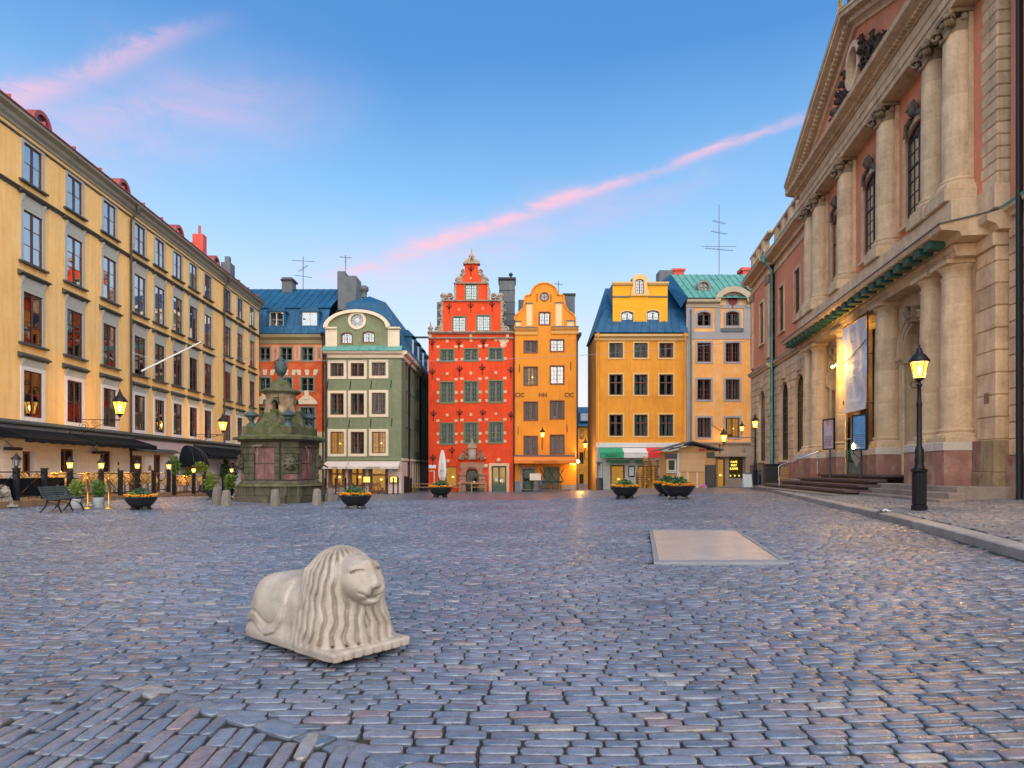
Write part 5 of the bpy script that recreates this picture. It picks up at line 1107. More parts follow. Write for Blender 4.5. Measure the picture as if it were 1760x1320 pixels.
def house_peach():
    Y = 60.0; F = frontal('peach_house', 'peach house with grey pilaster strips and a green copper roof beside the yellow house', 1179.6, Y); R = F.root; k = Y/FPX; gx = lambda u: (u-1179.6)*k; gv = lambda v: EYE+(808-v)*k
    PE = mat('peach_plaster', (.78, .34, .085), .9, .10, vs=.6, bump=.2, second=(.74, .41, .17), ss=.9, smix=(.45, .65), streak=.08); GY = mat('grey_strip', (.30, .285, .29), .85, .08, bump=.1); FR = mat('red_brown_frame', (.17, .055, .030)); LP = mat('light_peach', (.72, .42, .20), .88, .06)
    cols = ((1198.5, 1222), (1247, 1271), (1294, 1318)); L = gx(1345); zt = gv(522); zb = gv(763)
    rws = ((589, 622), (652, 687), (718, 752)); W = [(a, v0, c, v1) for v0, v1 in rws for a, c in cols]; T = [(1198.5, 536, 1221.5, 560), (1247.5, 535, 1270.5, 560), (1294.5, 533, 1317, 559)]
    ob('wall', wall_mesh('wall', rect(0, L, zb, zt), [phole(F, *w) for w in W]+[phole(F, *w, 0, .18) for w in T], PE), R)
    for i, w in enumerate(W): pwin(F, R, *w, FR, sashes=2, pc=2, pr=4, fw=.08, mw=.03, sur=(.16, .04, GY), panes=False, lit='lamp' if i == 7 else None, room=mat('red_curtain_room', (.18, .03, .03), .8, .3) if i == 1 else None)
    for w in T: pwin(F, R, *w, FR, sashes=2, pc=1, pr=2, rise=.18, fw=.08, sur=(.18, .04, GY), panes=False)
    z1, z2 = gv(584), gv(577)
    ob('grey_band', MB().box(0, L, -.04, .0, gv(583), gv(570)).mesh('grey_band', [GY]), R)
    for a, c in ((1179.6, 1194), (1229, 1239), (1278, 1289)): pbox(F, R, 'pilaster_strip', a, 527, c, 570, -.045 if a > 1190 else -.06, .0, GY)
    pbox(F, R, 'pilaster_strip', 1179.6, 583.2, 1190, 763, -.06, 0, GY); pbox(F, R, 'grey_panel', 1239.2, 569.9, 1277.8, 564, -.12, -.03, GREYMETAL)
    for a, c in ((1179, 1236), (1282, 1345)): band_px(F, R, 'cornice', a, c, 529, [(.01, 0), (-.10, .02), (-.14, .30), (-.42, .46), (-.46, .68), (.01, .72)], mat('taupe_cornice', (.40, .32, .22), .8, .1))
    c = gx(1259); zc = gv(527); r1, r2 = gx(1259+32)-c, gx(1259+24)-c; b = MB()
    A = [(c+r1*math.cos(t), zc+.35+r1*.82*math.sin(t)) for t in np.linspace(.12, PI-.12, 19)]; B = [(c+r2*math.cos(t), zc+.2+r2*.82*math.sin(t)) for t in np.linspace(.12, PI-.12, 19)]
    for i in range(18): b.prism_y([A[i], A[i+1], B[i+1], B[i]], -.45, .3)
    ob('arched_pediment', b.mesh('arched_pediment', [mat('taupe_cornice', (.40, .32, .22))]), R); ob('tympanum', MB().prism_y([(c-r2, zc+.1), (c+r2, zc+.1)]+B, -.05, .2).mesh('tympanum', [LP]), R)
    ob('red_disc', MB().prism_y([(c+.42*math.cos(t), gv(517)+.42*math.sin(t)) for t in np.linspace(0, 2*PI, 19)[:-1]]+[], -.12, -.05).prism_y([(c-.05, gv(530)), (c+.05, gv(530)), (c+.06, gv(523)), (c-.06, gv(523))], -.075, -.05).mesh('red_disc', [mat('dark_red_disc', (.20, .03, .025), .7)]), R)
    ob('disc_rim', MB().prism_y([(c+.62*math.cos(t), gv(517)+.62*math.sin(t)) for t in np.linspace(0, 2*PI, 19)[:-1]], -.07, -.048).mesh('disc_rim', [GY]), R)
    ob('apron', MB().box(gx(1240), gx(1278), -.06, .0, gv(530), gv(524)).mesh('apron', [GY]), R)
    # copper roof in sheets
    D = 11; ze = gv(516)+.1; y1 = 4.2; zr = F.at(0, 472, y1)[1]
    seam_roof(R, [(0, -.5, ze), (L, -.5, ze), (L, y1, zr), (-.4, y1, zr)], 15, COPPER, .06); ob('roof_back', MB().raw([(-.4, y1, zr), (L, y1, zr), (L, D, ze), (0, D, ze), (L, D, -1), (0, D, -1)], [(0, 1, 2, 3), (3, 2, 4, 5)]).mesh('roof_back', [COPPER]), R)
    ob('verge', MB().raw([(-.02, -.5, ze+.03), (-.42, y1, zr+.03), (-1.2, y1, zr-.6), (-.6, -.5, ze-.9)], [(0, 1, 2, 3)]).poly([(0, 0, zb), (0, 0, ze), (-.3, y1, zr-.05), (0, D, ze), (0, D, zb)]).mesh('verge', [BLUE]), R)
    for u, v in ((1208, 495), (1290, 490)):
        s, z = F.at(u, v, 1.2); b = MB(); A = [(s+.62*math.cos(t), z+.62*math.sin(t)) for t in np.linspace(0, 2*PI, 19)]; B = [(s+.42*math.cos(t), z+.42*math.sin(t)) for t in np.linspace(0, 2*PI, 19)]
        for i in range(18): b.prism_y([A[i], A[i+1], B[i+1], B[i]], .75, 1.1)
        b.prism_y(A[:-1], 1.12, 3.4, 0, True); b.box(s-.03, s+.03, .84, .9, z-.42, z+.42); b.box(s-.42, s+.42, .845, .895, z-.03, z+.03); d = ob('ox_eye_dormer', b.mesh('ox_eye_dormer', [mat('dormer_stone', (.16, .17, .14), .7)]), R); ob('pane', MB().prism_y(B[:-1], 1.0, 1.02).mesh('pane', [mat('dull_sky_glass', (.30, .34, .40))]), d)
    s, z = F.at(1236, 472, 4); antenna(R, s, 4, z-.2, 6.9, [(5.2, 1.7, .5, 6), (4.2, 1.9, .4, 7), (2.9, 3.3, 0, 0), (2.6, 3.0, .25, 8)])
    pbox(F, R, 'chimney', 1277, 465, 1298, 485, 5, 6.2, mat('red_chimney', (.5, .06, .04)), .03); pbox(F, R, 'chimney_cap', 1274.5, 459, 1300, 464.8, 4.9, 6.3, mat('red_chimney', (.5, .06, .04)), .03)
    # ground floor
    TB = mat('taupe_base', (.27, .21, .155), .85, .15, bump=.2); sh = (1253, 786, 1277, 822); dr = (1232, 788, 1246, 842)
    ob('ground_floor_wall', wall_mesh('ground_floor_wall', rect(0, L, -1.2, zb), [phole(F, *sh), phole(F, *dr)], TB), R)
    sw = pwin(F, R, *sh, mat('dark_brown_door', (.06, .03, .02)), sashes=1, pr=1, fw=.10, recess=.08, curtain=False, inner=False, room=mat('cafe_room', (.10, .07, .03), .7, .5, vs=9, bump=0, emit=(1, .5, .1), estr=.03), name='shop_window')
    YL = mat('yellow_neon', (.9, .6, .1), .5, 0, bump=0, emit=(1, .62, .08), estr=1.6)
    for i, t_ in enumerate(('CAFE', 'MAT', 'KAFFE')): ob('lettering', text_mesh(t_, .26, YL), sw, (-.18, .02, 1.45-i*.30), (PI/2, 0, 0))
    for i in range(7): ob('goods', MB().bbox(-.45+i*.13, -.36+i*.13, .25, .35, .15, .30+.08*(i % 3), .01).mesh('goods', [YL if i % 3 == 0 else CREAM]), sw)
    pwin(F, R, *dr, mat('dark_brown_door', (.06, .03, .02)), sashes=1, pr=1, fw=.10, recess=.12, lit='lamp', curtain=False, inner=False, name='door')
    pbox(F, R, 'fascia', 1228, 779, 1284, 785, -.35, 0, TB, .02); pbox(F, R, 'pier', 1281, 770, 1292, 840, -.20, 0, TB, .02); band_px(F, R, 'belt', 1179.6, 1345, 763, [(.01, 0), (-.12, .0), (-.14, .12), (.01, .2)], TB)
    ob('downpipe', MB().tube([(gx(1187), -.14, -.5), (gx(1187), -.14, zt-.5)], .07, 6).mesh('downpipe', [mat('grey_pipe', (.10, .12, .10), .5)]), R)
    ob('cable', MB().tube([F.at(1223, 730, -.08)[0:1]+(-.08,)+F.at(1223, 730, -.08)[1:], (F.at(1245, 745)[0], -.08, F.at(1245, 745)[1]), (F.at(1270, 752)[0], -.08, F.at(1270, 752)[1])], .025, 4).mesh('cable', [IRON]), R)
    return F
PEACH = house_peach()
wall_lantern(PEACH, 1244, 754, 1.2, 1.5, 'lit hanging lantern on the peach house above its shop window', 380, curl=False)
# ------------------------------------------------------------------ the classical stone building on the right
def build_bourse():
    ang = math.atan2(-1, -.148); F = Fac('columned_building', 'grand salmon and sandstone building with columns and pediment on the right side', 'building', (10.5+.148*53, 53.0, 0), ang); R = F.root
    SD = mat('warm_sandstone', (.62, .455, .285), .85, .16, vs=1.3, bump=.22, bs=22, second=(.50, .36, .22), ss=1.6, smix=(.48, .66), streak=.22, rv=.10)
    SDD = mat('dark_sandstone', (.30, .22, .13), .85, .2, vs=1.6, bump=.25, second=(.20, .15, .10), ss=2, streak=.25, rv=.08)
    SAL = mat('salmon_plaster', (.66, .25, .13), .88, .10, vs=.8, bump=.15, streak=.12); PINK = mat('red_granite_base', (.25, .125, .10), .6, .25, vs=2.5, bump=.15, second=(.31, .21, .15), ss=1.6, rv=.2); WHT = mat('pale_die_stone', (.52, .47, .40), .8, .08, rv=.06)
    CARV = mat('weathered_carving', (.115, .095, .075), .85, .3, vs=5, bump=.4, bs=30); BR = mat('bronze_frame', (.025, .026, .022), .5, .15, bump=0); STEP = mat('step_stone', (.24, .205, .17), .75, .22, vs=2, bump=.2, rv=.14); PLUM = mat('plum_deck_board', (.085, .055, .058), .6, .25, vs=3, bump=.1, rv=.1)
    CT = 25.67; AX = [18.27, 19.67, 23.45, 27.9, 31.67, 33.07]; WD = .26     # WD: depth of the wall behind the column axis
    def bx(name, s0, s1, d0, d1, z0, z1, m, bev=.015, parent=None, **k): return ob(name, (MB().bbox(s0, s1, d0, d1, z0, z1, bev) if bev else MB().box(s0, s1, d0, d1, z0, z1)).mesh(name, [m]), parent or R, **k)
    def mould(name, s0, s1, prof, z, m, d=0.0): return ob(name, MB().prism_x([(d+p, z+q) for p, q in prof], s0, s1).mesh(name, [m]), R)
    # ---- columns
    def column(s, z0, z1, r, ionic):
        H = z1-z0; base = MB(); base.box(-r*1.32, r*1.32, -r*1.32, r*1.32, 0, .13); base.lathe([(r*1.26, .13), (r*1.32, .19), (r*1.26, .25), (r*1.08, .27), (r*1.08, .30), (r*1.18, .34), (r*1.15, .38), (r*1.0, .41)], 28)
        c = ob('column', cached(('cb', r), lambda: base.mesh('column', [SD])), R, (s, 0, z0))
        hs = [.41, H*.30, H*.53, H*.76, H-(.62 if ionic else .52)]; prof = lambda z: r*(1-.14*max(0, (z/H-.30)/.7)**1.6)
        for i in range(4):
            a, b_ = hs[i], hs[i+1]; ob('drum', cached(('dr', r, i, round(H, 2)), lambda: MB().lathe([(prof(a+(b_-a)*t)-(.004 if t in (0, 1) else 0), a+(b_-a)*t) for t in (0, .02, .25, .5, .75, .98, 1)], 28).mesh('drum', [SD])), c)
        q = prof(H); zc = hs[4]
        if not ionic: 
            cp = MB().lathe([(q, zc), (q*1.10, zc+.03), (q*1.10, zc+.07), (q, zc+.09), (q, zc+.22), (q*1.08, zc+.25), (q*1.14, zc+.32), (q*1.32, zc+.40)], 28).box(-q*1.38, q*1.38, -q*1.38, q*1.38, zc+.40, H)
            ob('capital', cached(('cap', r), lambda: cp.mesh('capital', [SD])), c)
        else:
            def mk():
                cp = MB().lathe([(q, zc), (q*1.08, zc+.03), (q*1.04, zc+.08), (q*1.06, zc+.2), (q*1.2, zc+.34)], 24); cp.box(-q*1.32, q*1.32, -q*1.32, q*1.32, H-.12, H)
                for sx in (-1, 1):
                    for sy in (-1, 1):   # volutes set on the diagonals
                        cx, cy = sx*q*1.12, sy*q*1.12; n = 16
                        for w_ in (-.09, .0, .09):
                            pts = [(cx+sx*(.20*(1-t/22))*math.cos(t*.75)*.7-w_*sy*.6, cy+sy*(.20*(1-t/22))*math.cos(t*.75)*.7+w_*sx*.6, H-.33+.20*(1-t/22)*math.sin(t*.75)) for t in range(n)]
                            cp.tube(pts, .045, 5)
                    cp.lathe([(0, 0), (.09, .02), (.11, .1), (.06, .2), (0, .22)], 8, (0, sx*q*1.15, H-.36))
                    cp.lathe([(0, 0), (.09, .02), (.11, .1), (.06, .2), (0, .22)], 8, (sx*q*1.15, 0, H-.36))
                return cp.mesh('capital', [SDD])
            ob('capital', cached(('icap', r), mk), c)
            ob('garland', cached(('garl', r), lambda: MB().tube([(-q*.7, -q*.95, H-.55), (-q*.3, -q*1.15, H-.72), (q*.3, -q*1.15, H-.72), (q*.7, -q*.95, H-.55)], .05, 5).mesh('garland', [SDD])), c)
    for s in AX: column(s, 2.20, 7.62, .455, False); column(s, 9.70, 15.10, .415, True)
    # ---- pedestals
    for a, c in ((17.55, 20.4), (22.75, 24.15), (27.2, 28.6), (30.95, 33.72)):
        x = a
        while x < c-.05:
            w = min(.72+random.uniform(-.1, .15), c-x); w = c-x if c-x-w < .35 else w
            bx('pedestal_stone', x+.003, x+w-.003, -.66, WD, .80, 1.93, PINK); bx('pedestal_die', x+.003, x+w-.003, -.68, WD, 1.935, 2.195, WHT); x += w
    # ---- lower wall with arched bays
    bays = (21.56, CT, 29.8); ar = 1.05; zi = 5.55
    hl = [hole(s, .85, 2*ar, zi+ar-.85, ar) for s in (bays[0], bays[2])]+[hole(CT, .85, 3.0, 6.6)]
    ob('lower_wall', wall_mesh('lower_wall', rect(17.3, 33.9, .5, 7.7), hl, SD, WD, .55), R)
    DIM = mat('porch_inside', (.10, .07, .035), .9, .3, bump=.1)
    for s in (bays[0], bays[2]):
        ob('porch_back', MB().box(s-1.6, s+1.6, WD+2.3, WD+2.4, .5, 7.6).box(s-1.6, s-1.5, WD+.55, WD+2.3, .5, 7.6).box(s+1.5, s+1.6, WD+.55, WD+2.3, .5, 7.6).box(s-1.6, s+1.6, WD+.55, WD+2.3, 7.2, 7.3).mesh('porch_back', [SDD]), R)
        d = window(R, s, .95, 1.7, 3.9, BR, 2, 1, 3, y=WD+2.05, recess=.1, fw=.12, name='door', curtain=False, inner=False)
        window(R, s, 5.0, 1.7, 1.5, BR, 2, 2, 2, rise=.8, y=WD+2.05, recess=.1, fw=.10, name='fanlight', curtain=False, inner=False, panes=False)
        b = MB(); n = 18
        for r0, r1, dd in ((ar, ar+.12, -.04), (ar+.12, ar+.30, -.10), (ar+.30, ar+.38, -.16)):
            for i in range(n):
                a0, a1 = PI*i/n, PI*(i+1)/n; b.prism_y([(s+r0*math.cos(a0), zi+r0*math.sin(a0)), (s+r1*math.cos(a0), zi+r1*math.sin(a0)), (s+r1*math.cos(a1), zi+r1*math.sin(a1)), (s+r0*math.cos(a1), zi+r0*math.sin(a1))], WD+dd, WD+.3)
        ob('archivolt', b.mesh('archivolt', [SD]), R)
        ob('keystone', MB().prism_y([(s-.14, zi+ar-.05), (s+.14, zi+ar-.05), (s+.22, zi+ar+.5), (s-.22, zi+ar+.5)], WD-.28, WD).tube([(s, WD-.30, zi+ar+.1), (s, WD-.38, zi+ar+.3), (s, WD-.30, zi+ar+.48)], .12, 8).mesh('keystone', [SDD]), R)
        for q in (-1, 1):
            x = s+q*(ar+.18); mould('impost', x-.26, x+.26, [(.2, 0), (-.06, 0), (-.10, .10), (-.18, .16), (-.20, .28), (.2, .30)], zi-.30, SD, WD); bx('jamb', x-.18, x+.18, WD-.06, WD+.2, .85, zi-.3, SD)
    # central bay: dark portal, glazed porch, banner
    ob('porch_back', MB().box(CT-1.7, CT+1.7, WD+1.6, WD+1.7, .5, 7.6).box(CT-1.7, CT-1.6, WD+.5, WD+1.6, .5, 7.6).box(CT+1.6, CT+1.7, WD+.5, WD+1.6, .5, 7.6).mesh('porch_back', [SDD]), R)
    GOLD = mat('golden_oak_door', (.36, .19, .05), .5, .2, bump=.05); dr = window(R, CT, 1.15, 2.3, 3.1, GOLD, 2, 1, 1, transom=.3, recess=.1, fw=.16, y=WD+1.2, name='entrance_door', curtain=False, inner=False, lit='lamp')
    for i in range(7): ob('shelf_light', MB().box(-.9, -.3, .16, .2, 1.2+i*.11, 1.24+i*.11).mesh('shelf_light', [mat('lit_brass_sign', (.8, .5, .2), .5, .3, bump=0, emit=(1, .5, .1), estr=.8)]), dr)
    # ---- first entablature with copper mutules
    mould('architrave', 17.45, 33.9, [(WD, 0), (-.42, 0), (-.44, .16), (-.48, .18), (-.50, .34), (WD, .36)], 7.62, SD)
    mould('cornice', 16.75, 34.55, [(WD, 0), (-.58, 0), (-.62, .10), (-.66, .14), (-1.12, .20), (-1.16, .34), (-1.05, .44), (WD, .62)], 7.99, SD)
    b = MB(); b.prism_x([(-1.19, 8.33), (-1.19, 8.37), (WD, 8.66), (WD, 8.62)], 16.70, 34.6); ob('flashing', b.mesh('flashing', [GREYMETAL]), R)
    s = 17.1
    MUT = mat('green_lit_copper_block', (.016, .075, .06), .6, .2, vs=4, bump=.1)  # copper-coloured soffit brackets, the green light on them mixed into the colour
    while s < 33.9: bx('bracket_block', s, s+.40, -1.04, -.60, 7.94, 8.185, MUT); s += .735
    # plinth course under upper columns
    bx('upper_plinth', 17.45, 33.85, -.52, WD, 8.66, 9.30, SD, .02)
    for s_ in AX: bx('upper_pedestal', s_-.62, s_+.62, -.64, WD, 9.31, 9.695, SD, .02)
    # ---- upper wall
    up = [hole(s, 10.25, 1.8, 3.35, .32) for s in bays]
    ob('upper_wall', wall_mesh('upper_wall', rect(17.5, 34.3, 9.2, 15.2), up, SAL, WD, .3), R)
    for s in bays:
        window(R, s, 10.25, 1.8, 3.35, BR, 2, 2, 6, rise=.32, y=WD, recess=.05, fw=.07, mw=.03, transom=.66, panes=False, glass=GLASS_HI, curtain=False, sur=(.20, .06, SD), sill=(.30, .16, .2, SD), name='tall_window', inner=False)
        b = MB(); b.lathe([(0, 0), (.13, .04), (.18, .14), (.19, .28), (.16, .40), (.09, .47), (0, .49)], 14, (s, WD-.16, 13.78)); b.tube([(s-.22, WD-.08, 13.80), (s-.24, WD-.14, 14.05), (s-.13, WD-.2, 14.26), (s+.13, WD-.2, 14.26), (s+.24, WD-.14, 14.05), (s+.22, WD-.08, 13.80)], .055, 6); b.tube([(s-.10, WD-.34, 14.02), (s, WD-.37, 13.98), (s+.10, WD-.34, 14.02)], .02, 5); b.tube([(s, WD-.36, 14.0), (s, WD-.39, 13.92)], .025, 5)
        b.tube([(s-.75, WD-.1, 13.35), (s-.5, WD-.16, 13.72), (s-.25, WD-.14, 13.78)], .08, 6).tube([(s+.75, WD-.1, 13.35), (s+.5, WD-.16, 13.72), (s+.25, WD-.14, 13.78)], .08, 6)
        ob('mask_carving', b.mesh('mask_carving', [CARV]), R)
    for s_ in AX: bx('pilaster', s_-.42, s_+.42, WD-.14, WD, 9.7, 15.1, SD, .01)
    # ---- second entablature, pediment
    mould('architrave', 17.35, 33.95, [(WD, 0), (-.40, 0), (-.42, .18), (-.47, .20), (-.49, .42), (-.54, .46), (WD, .48)], 15.11, SD); bx('frieze', 17.45, 33.85, -.42, WD, 15.6, 16.08, SD, .01)
    mould('cornice', 16.75, 34.55, [(WD, 0), (-.48, 0), (-.52, .12), (-.95, .22), (-1.0, .36), (-.9, .44), (WD, .46)], 16.09, SD)
    b = MB(); x = 17.3
    while x < 34: b.box(x, x+.11, -.66, -.50, 16.14, 16.27); x += .2
    ob('dentil_row', b.mesh('dentil_row', [SD]), R, kind='stuff')
    zp = 16.56; za = 20.15; s0, s1 = 16.75, 34.55; cs = (s0+s1)/2
    ob('tympanum', wall_mesh('tympanum', [(s0+.6, zp), (s1-.6, zp), (cs, za-.35)], [[(cs+.62*math.cos(t), zp+1.55+.62*math.sin(t)) for t in np.linspace(0, 2*PI, 19)[:-1]]], SAL, -.28, .3), R)
    for q in (-1, 1):
        e = cs+q*(s1-s0)/2; sl = (za-zp)/(abs(e-cs))
        b = MB()
        for (p0, p1, t0, t1) in ((-.42, .8, -.70, -.36), (-.62, .8, -.36, -.22), (-.98, .8, -.22, -.04), (-1.04, .8, -.04, .08)):
            A = [(e, zp+t0+.22), (e, zp+t1+.22), (cs, za+t1+.22), (cs, za+t0+.22)]; A[0] = (e-q*(max(0, -(t0+.22)))/sl if t0+.22 < 0 else e, max(zp+.001, zp+t0+.22)); A[1] = (e-q*(max(0, -(t1+.22)))/sl if t1+.22 < 0 else e, max(zp+.002, zp+t1+.22))
            b.prism_y(A if q < 0 else A[::-1], p0, p1)
        ob('raking_cornice', b.mesh('raking_cornice', [SD]), R)
        b = MB(); n = 40
        for i in range(1, n):
            t = i/n; x = e+(cs-e)*t; z = zp+(za-zp)*t; 
            if t > .1: b.raw([(x-.055, y_, z-.30+dz-q*.0) for y_ in (-.76, -.60) for dz in (0, .13)]+[(x+.055, y_, z-.30+dz-q*.11*sl) for y_ in (-.76, -.60) for dz in (0, .13)], [(0, 1, 5, 4), (2, 3, 7, 6), (0, 2, 6, 4), (0, 1, 3, 2), (4, 5, 7, 6)])
        ob('dentil_row', b.mesh('dentil_row', [SD]), R, kind='stuff')
        ob('roof_slope', MB().raw([(e, -1.05, zp+.31), (cs, -1.05, za+.31), (cs, 9, za+.31), (e, 9, zp+.31)], [(0, 1, 2, 3)]).mesh('roof_slope', [GREYMETAL]), R)
    # sculpture in the pediment: oval window in a wreath of figures and foliage
    b = MB()
    for i in range(20): a = 2*PI*i/20; a1 = 2*PI*(i+1)/20; b.prism_y([(cs+.6*math.cos(a), zp+1.55+.72*math.sin(a)), (cs+.82*math.cos(a), zp+1.55+.95*math.sin(a)), (cs+.82*math.cos(a1), zp+1.55+.95*math.sin(a1)), (cs+.6*math.cos(a1), zp+1.55+.72*math.sin(a1))], -.55, -.2)
    ow = ob('oval_window', b.mesh('oval_window', [SD]), R); ob('pane', MB().prism_y([(cs+.62*math.cos(t), zp+1.55+.72*math.sin(t)) for t in np.linspace(0, 2*PI, 17)[:-1]], -.20, -.18).mesh('pane', [mat('dull_sky_glass', (.30, .34, .40))]), ow)
    b = MB(); rr = random.Random(3)
    for i in range(60):
        q = rr.choice((-1, 1)); t = rr.random(); x = cs+q*(.75+2.6*t**1.2); z = zp+.25+rr.random()*max(.3, 2.1*(1-t))
        pts = [(x, -.35, z)]
        for j in range(4): x += q*rr.uniform(-.05, .16); z += rr.uniform(-.08, .2); pts.append((x, -.35-rr.uniform(.0, .25), z))
        b.tube(pts, .07, 5, rs=[.10, .12, .09, .07, .03])
        ob('relief_sculpture', b.mesh('relief_sculpture', [CARV]), R)
    # ---- corner pier of separate blocks, lower and upper, facing the square and the camera
    def pier(z0, z1, h, m, d0, s_0, s_1, depth, gap, half):
        z = z0; i = 0
        while z < z1-.1:
            hh = min(h, z1-z); bx('pier_block', s_0+(.0 if i % 2 else .06), s_1, d0, d0+depth, z+gap, z+hh-gap, m, .028); 
            if half: pass
            z += hh; i += 1
        bx('pier_core', s_0+.1, s_1-.04, d0+.04, d0+depth+.3, z0, z1, m, 0)
    bx('pier_top', 33.74, 34.8, .1, 1.2, 7.605, 7.985, SD, .02); pier(2.22, 7.6, .62, SD, .18, 33.74, 34.78, 1.0, .008, True); pier(9.35, 15.1, .345, SD, .25, 33.86, 34.70, 1.0, .006, False)
    x = 33.74
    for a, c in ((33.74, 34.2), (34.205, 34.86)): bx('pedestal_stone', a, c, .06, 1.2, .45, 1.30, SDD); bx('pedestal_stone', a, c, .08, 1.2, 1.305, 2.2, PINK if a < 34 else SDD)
    bx('pier_base', 33.70, 34.82, .14, 1.2, 2.2, 2.215, SD, 0); mould('pier_cornice', 33.9, 35.0, [(WD+.3, 0), (-.05, 0), (-.12, .15), (-.35, .25), (-.38, .42), (WD+.3, .7)], 7.99, SD, .2)
    bx('pier_plinth', 33.80, 34.80, .15, 1.2, 8.66, 9.34, SD, .02); bx('bronze_plate', 34.2, 34.45, .165, .18, 3.25, 3.55, mat('plate_brown', (.2, .12, .08), .6), .004)
    for q in (1,): bx('wall_bracket', 33.45, 33.75, .3, .75, 5.6, 6.0, SD, .06)
    # entablature and cornice carried over the pier
    bx('pier_frieze', 33.86, 34.75, -.2, WD+.4, 15.1, 16.08, SD, .01)
    # ---- wings: near end (leaves the picture) and far end
    def courses(s_a, s_b, z0, z1, h, cuts, d):
        z = z0
        while z < z1-.1:
            hh = min(h, z1-z); x = s_a
            for a, c, za_, zb_, rad in sorted(cuts)+[(s_b, s_b, -9, 99, 0)]:
                if a < s_b and not (za_-.05 < z+hh*.5 < zb_): continue
                if a < s_b and rad and z+hh*.5 > zb_-rad:
                    m_ = (a+c)/2; w_ = math.sqrt(max(0, rad*rad-(z+hh*.5-(zb_-rad))**2)); a, c = m_-w_-.02, m_+w_+.02
                if a-x > .06: bx('rusticated_course', x, a, d-.06, d, z+.014, z+hh-.014, SD, .018)
                x = c
            z += hh
    def wing(s_a, s_b, d, lows, ups, name=''):
        lh = [hole(s, 2.0, 1.9, 5.0, .95) for s in lows]; uh = [hole(s, 10.3, 1.15, 2.9, 0) for s in ups]
        ob('wing_lower_wall', wall_mesh('wing_lower_wall', rect(s_a, s_b, -.6, 8.3), lh, SD, d, .4), R); ob('wing_upper_wall', wall_mesh('wing_upper_wall', rect(s_a, s_b, 8.3, 15.2), uh, SAL, d, .3), R)
        courses(s_a, s_b, 1.75, 8.2, .46, [(s-1.15, s+1.15, 2.0, 7.2, 1.15) for s in lows], d-.0)
        for s in lows:
            window(R, s, 2.0, 1.9, 5.0, BR, 2, 2, 7, rise=.95, y=d, recess=.14, fw=.08, mw=.035, transom=.74, panes=False, curtain=False, name='arched_window', inner=False, sur=(.18, .02, SD), sill=(.2, .14, .12, SD))
            for q in (-1, 0, 1): ob('keystone', MB().prism_y([(s+q*.26-.11, 7.18), (s+q*.26+.11, 7.18), (s+q*.34+.14, 7.85), (s+q*.34-.14, 7.85)], d-.12, d).mesh('keystone', [SD]), R)
        for s in ups: window(R, s, 10.3, 1.15, 2.9, BR, 2, 2, 6, y=d, recess=.06, fw=.07, mw=.03, transom=.66, panes=False, curtain=False, name='tall_window', inner=False, sur=(.18, .07, SD), sill=(.26, .14, .16, SD), glass=GLASS_SKY)
        x = s_a
        while x < s_b-.05: w = min(random.uniform(.9, 1.4), s_b-x); bx('base_stone', x+.004, x+w-.004, d-.14, d, -.5, 1.74, PINK if random.random() < .35 else SDD, .02); x += w
        mould('belt', s_a, s_b, [(.1, 0), (-.10, 0), (-.14, .10), (-.26, .16), (-.28, .28), (.1, .34)], 8.3, SD, d); ob('belt_flashing', MB().prism_x([(d-.30, 8.56), (d-.30, 8.62), (d+.05, 8.76), (d+.05, 8.70)], s_a, s_b).mesh('belt_flashing', [COPPER]), R)
        mould('architrave', s_a, s_b, [(.1, 0), (-.06, 0), (-.08, .3), (-.14, .34), (.1, .36)], 14.6, SD, d); mould('cornice', s_a-.0, s_b, [(.3, 0), (-.16, 0), (-.22, .18), (-.68, .30), (-.72, .46), (-.6, .58), (.3, .7)], 15.2, SD, d)
        ob('gutter', MB().prism_x([(d-.74, 15.66), (d-.74, 15.72), (d+.2, 15.95), (d+.2, 15.9)], s_a, s_b).mesh('gutter', [COPPER]), R)
        bx('parapet', s_a, s_b, d-.05, d+.25, 15.95, 16.5, SD, .02); 
        x = s_a+.3
        while x < s_b-.6: bx('parapet_block', x, x+.75, d-.12, d+.3, 16.51, 17.35, SD, .03); x += 1.75
        bx('parapet_rail', s_a, s_b, d-.14, d+.34, 17.36, 17.55, SD, .03)
    wing(8.0, 17.3, WD+.25, [10.5, 14.0], [9.9, 13.6]); wing(2.0, 7.98, WD-.05, [5.6], [5.6]); wing(34.87, 47, WD+.25, [38.5], [38.5])
    for a in (2.1, 7.2): bx('pilaster', a, a+.75, WD-.18, WD-.05, 8.95, 14.6, SD, .02); bx('pilaster_capital', a-.08, a+.83, WD-.26, WD-.05, 13.95, 14.58, SDD, .06)
    ob('end_wall', MB().poly([(2.0, WD, -1), (2.0, 12, -1), (2.0, 12, 15.9), (2.0, WD, 15.9)]).poly([(47, WD, -1), (47, 12, -1), (47, 12, 15.9), (47, WD, 15.9)]).poly([(2, 12, -1), (47, 12, -1), (47, 12, 16), (2, 12, 16)]).mesh('end_wall', [SDD]), R); bx('flat_roof', 2.0, 47, WD+.4, 12, 15.8, 15.94, GREYMETAL, 0)
    ob('roof', MB().raw([(2, WD+.4, 16.6), (47, WD+.4, 16.6), (44, 6, 20), (5, 6, 20), (47, 12, 16), (2, 12, 16)], [(0, 1, 2, 3), (3, 2, 4, 5)]).mesh('roof', [GREYMETAL]), R)
    for s, m_ in ((8.35, COPPER), (35.75, IRON)):
        d = WD-.02; ob('downpipe', MB().tube([(s, d, .2), (s, d, 14.7), (s-.1, d-.5, 15.4)], .085, 8).lathe([(.08, 0), (.22, .3), (.24, .4)], 8, (s-.1, d-.5, 15.3)).mesh('downpipe', [m_]), R)
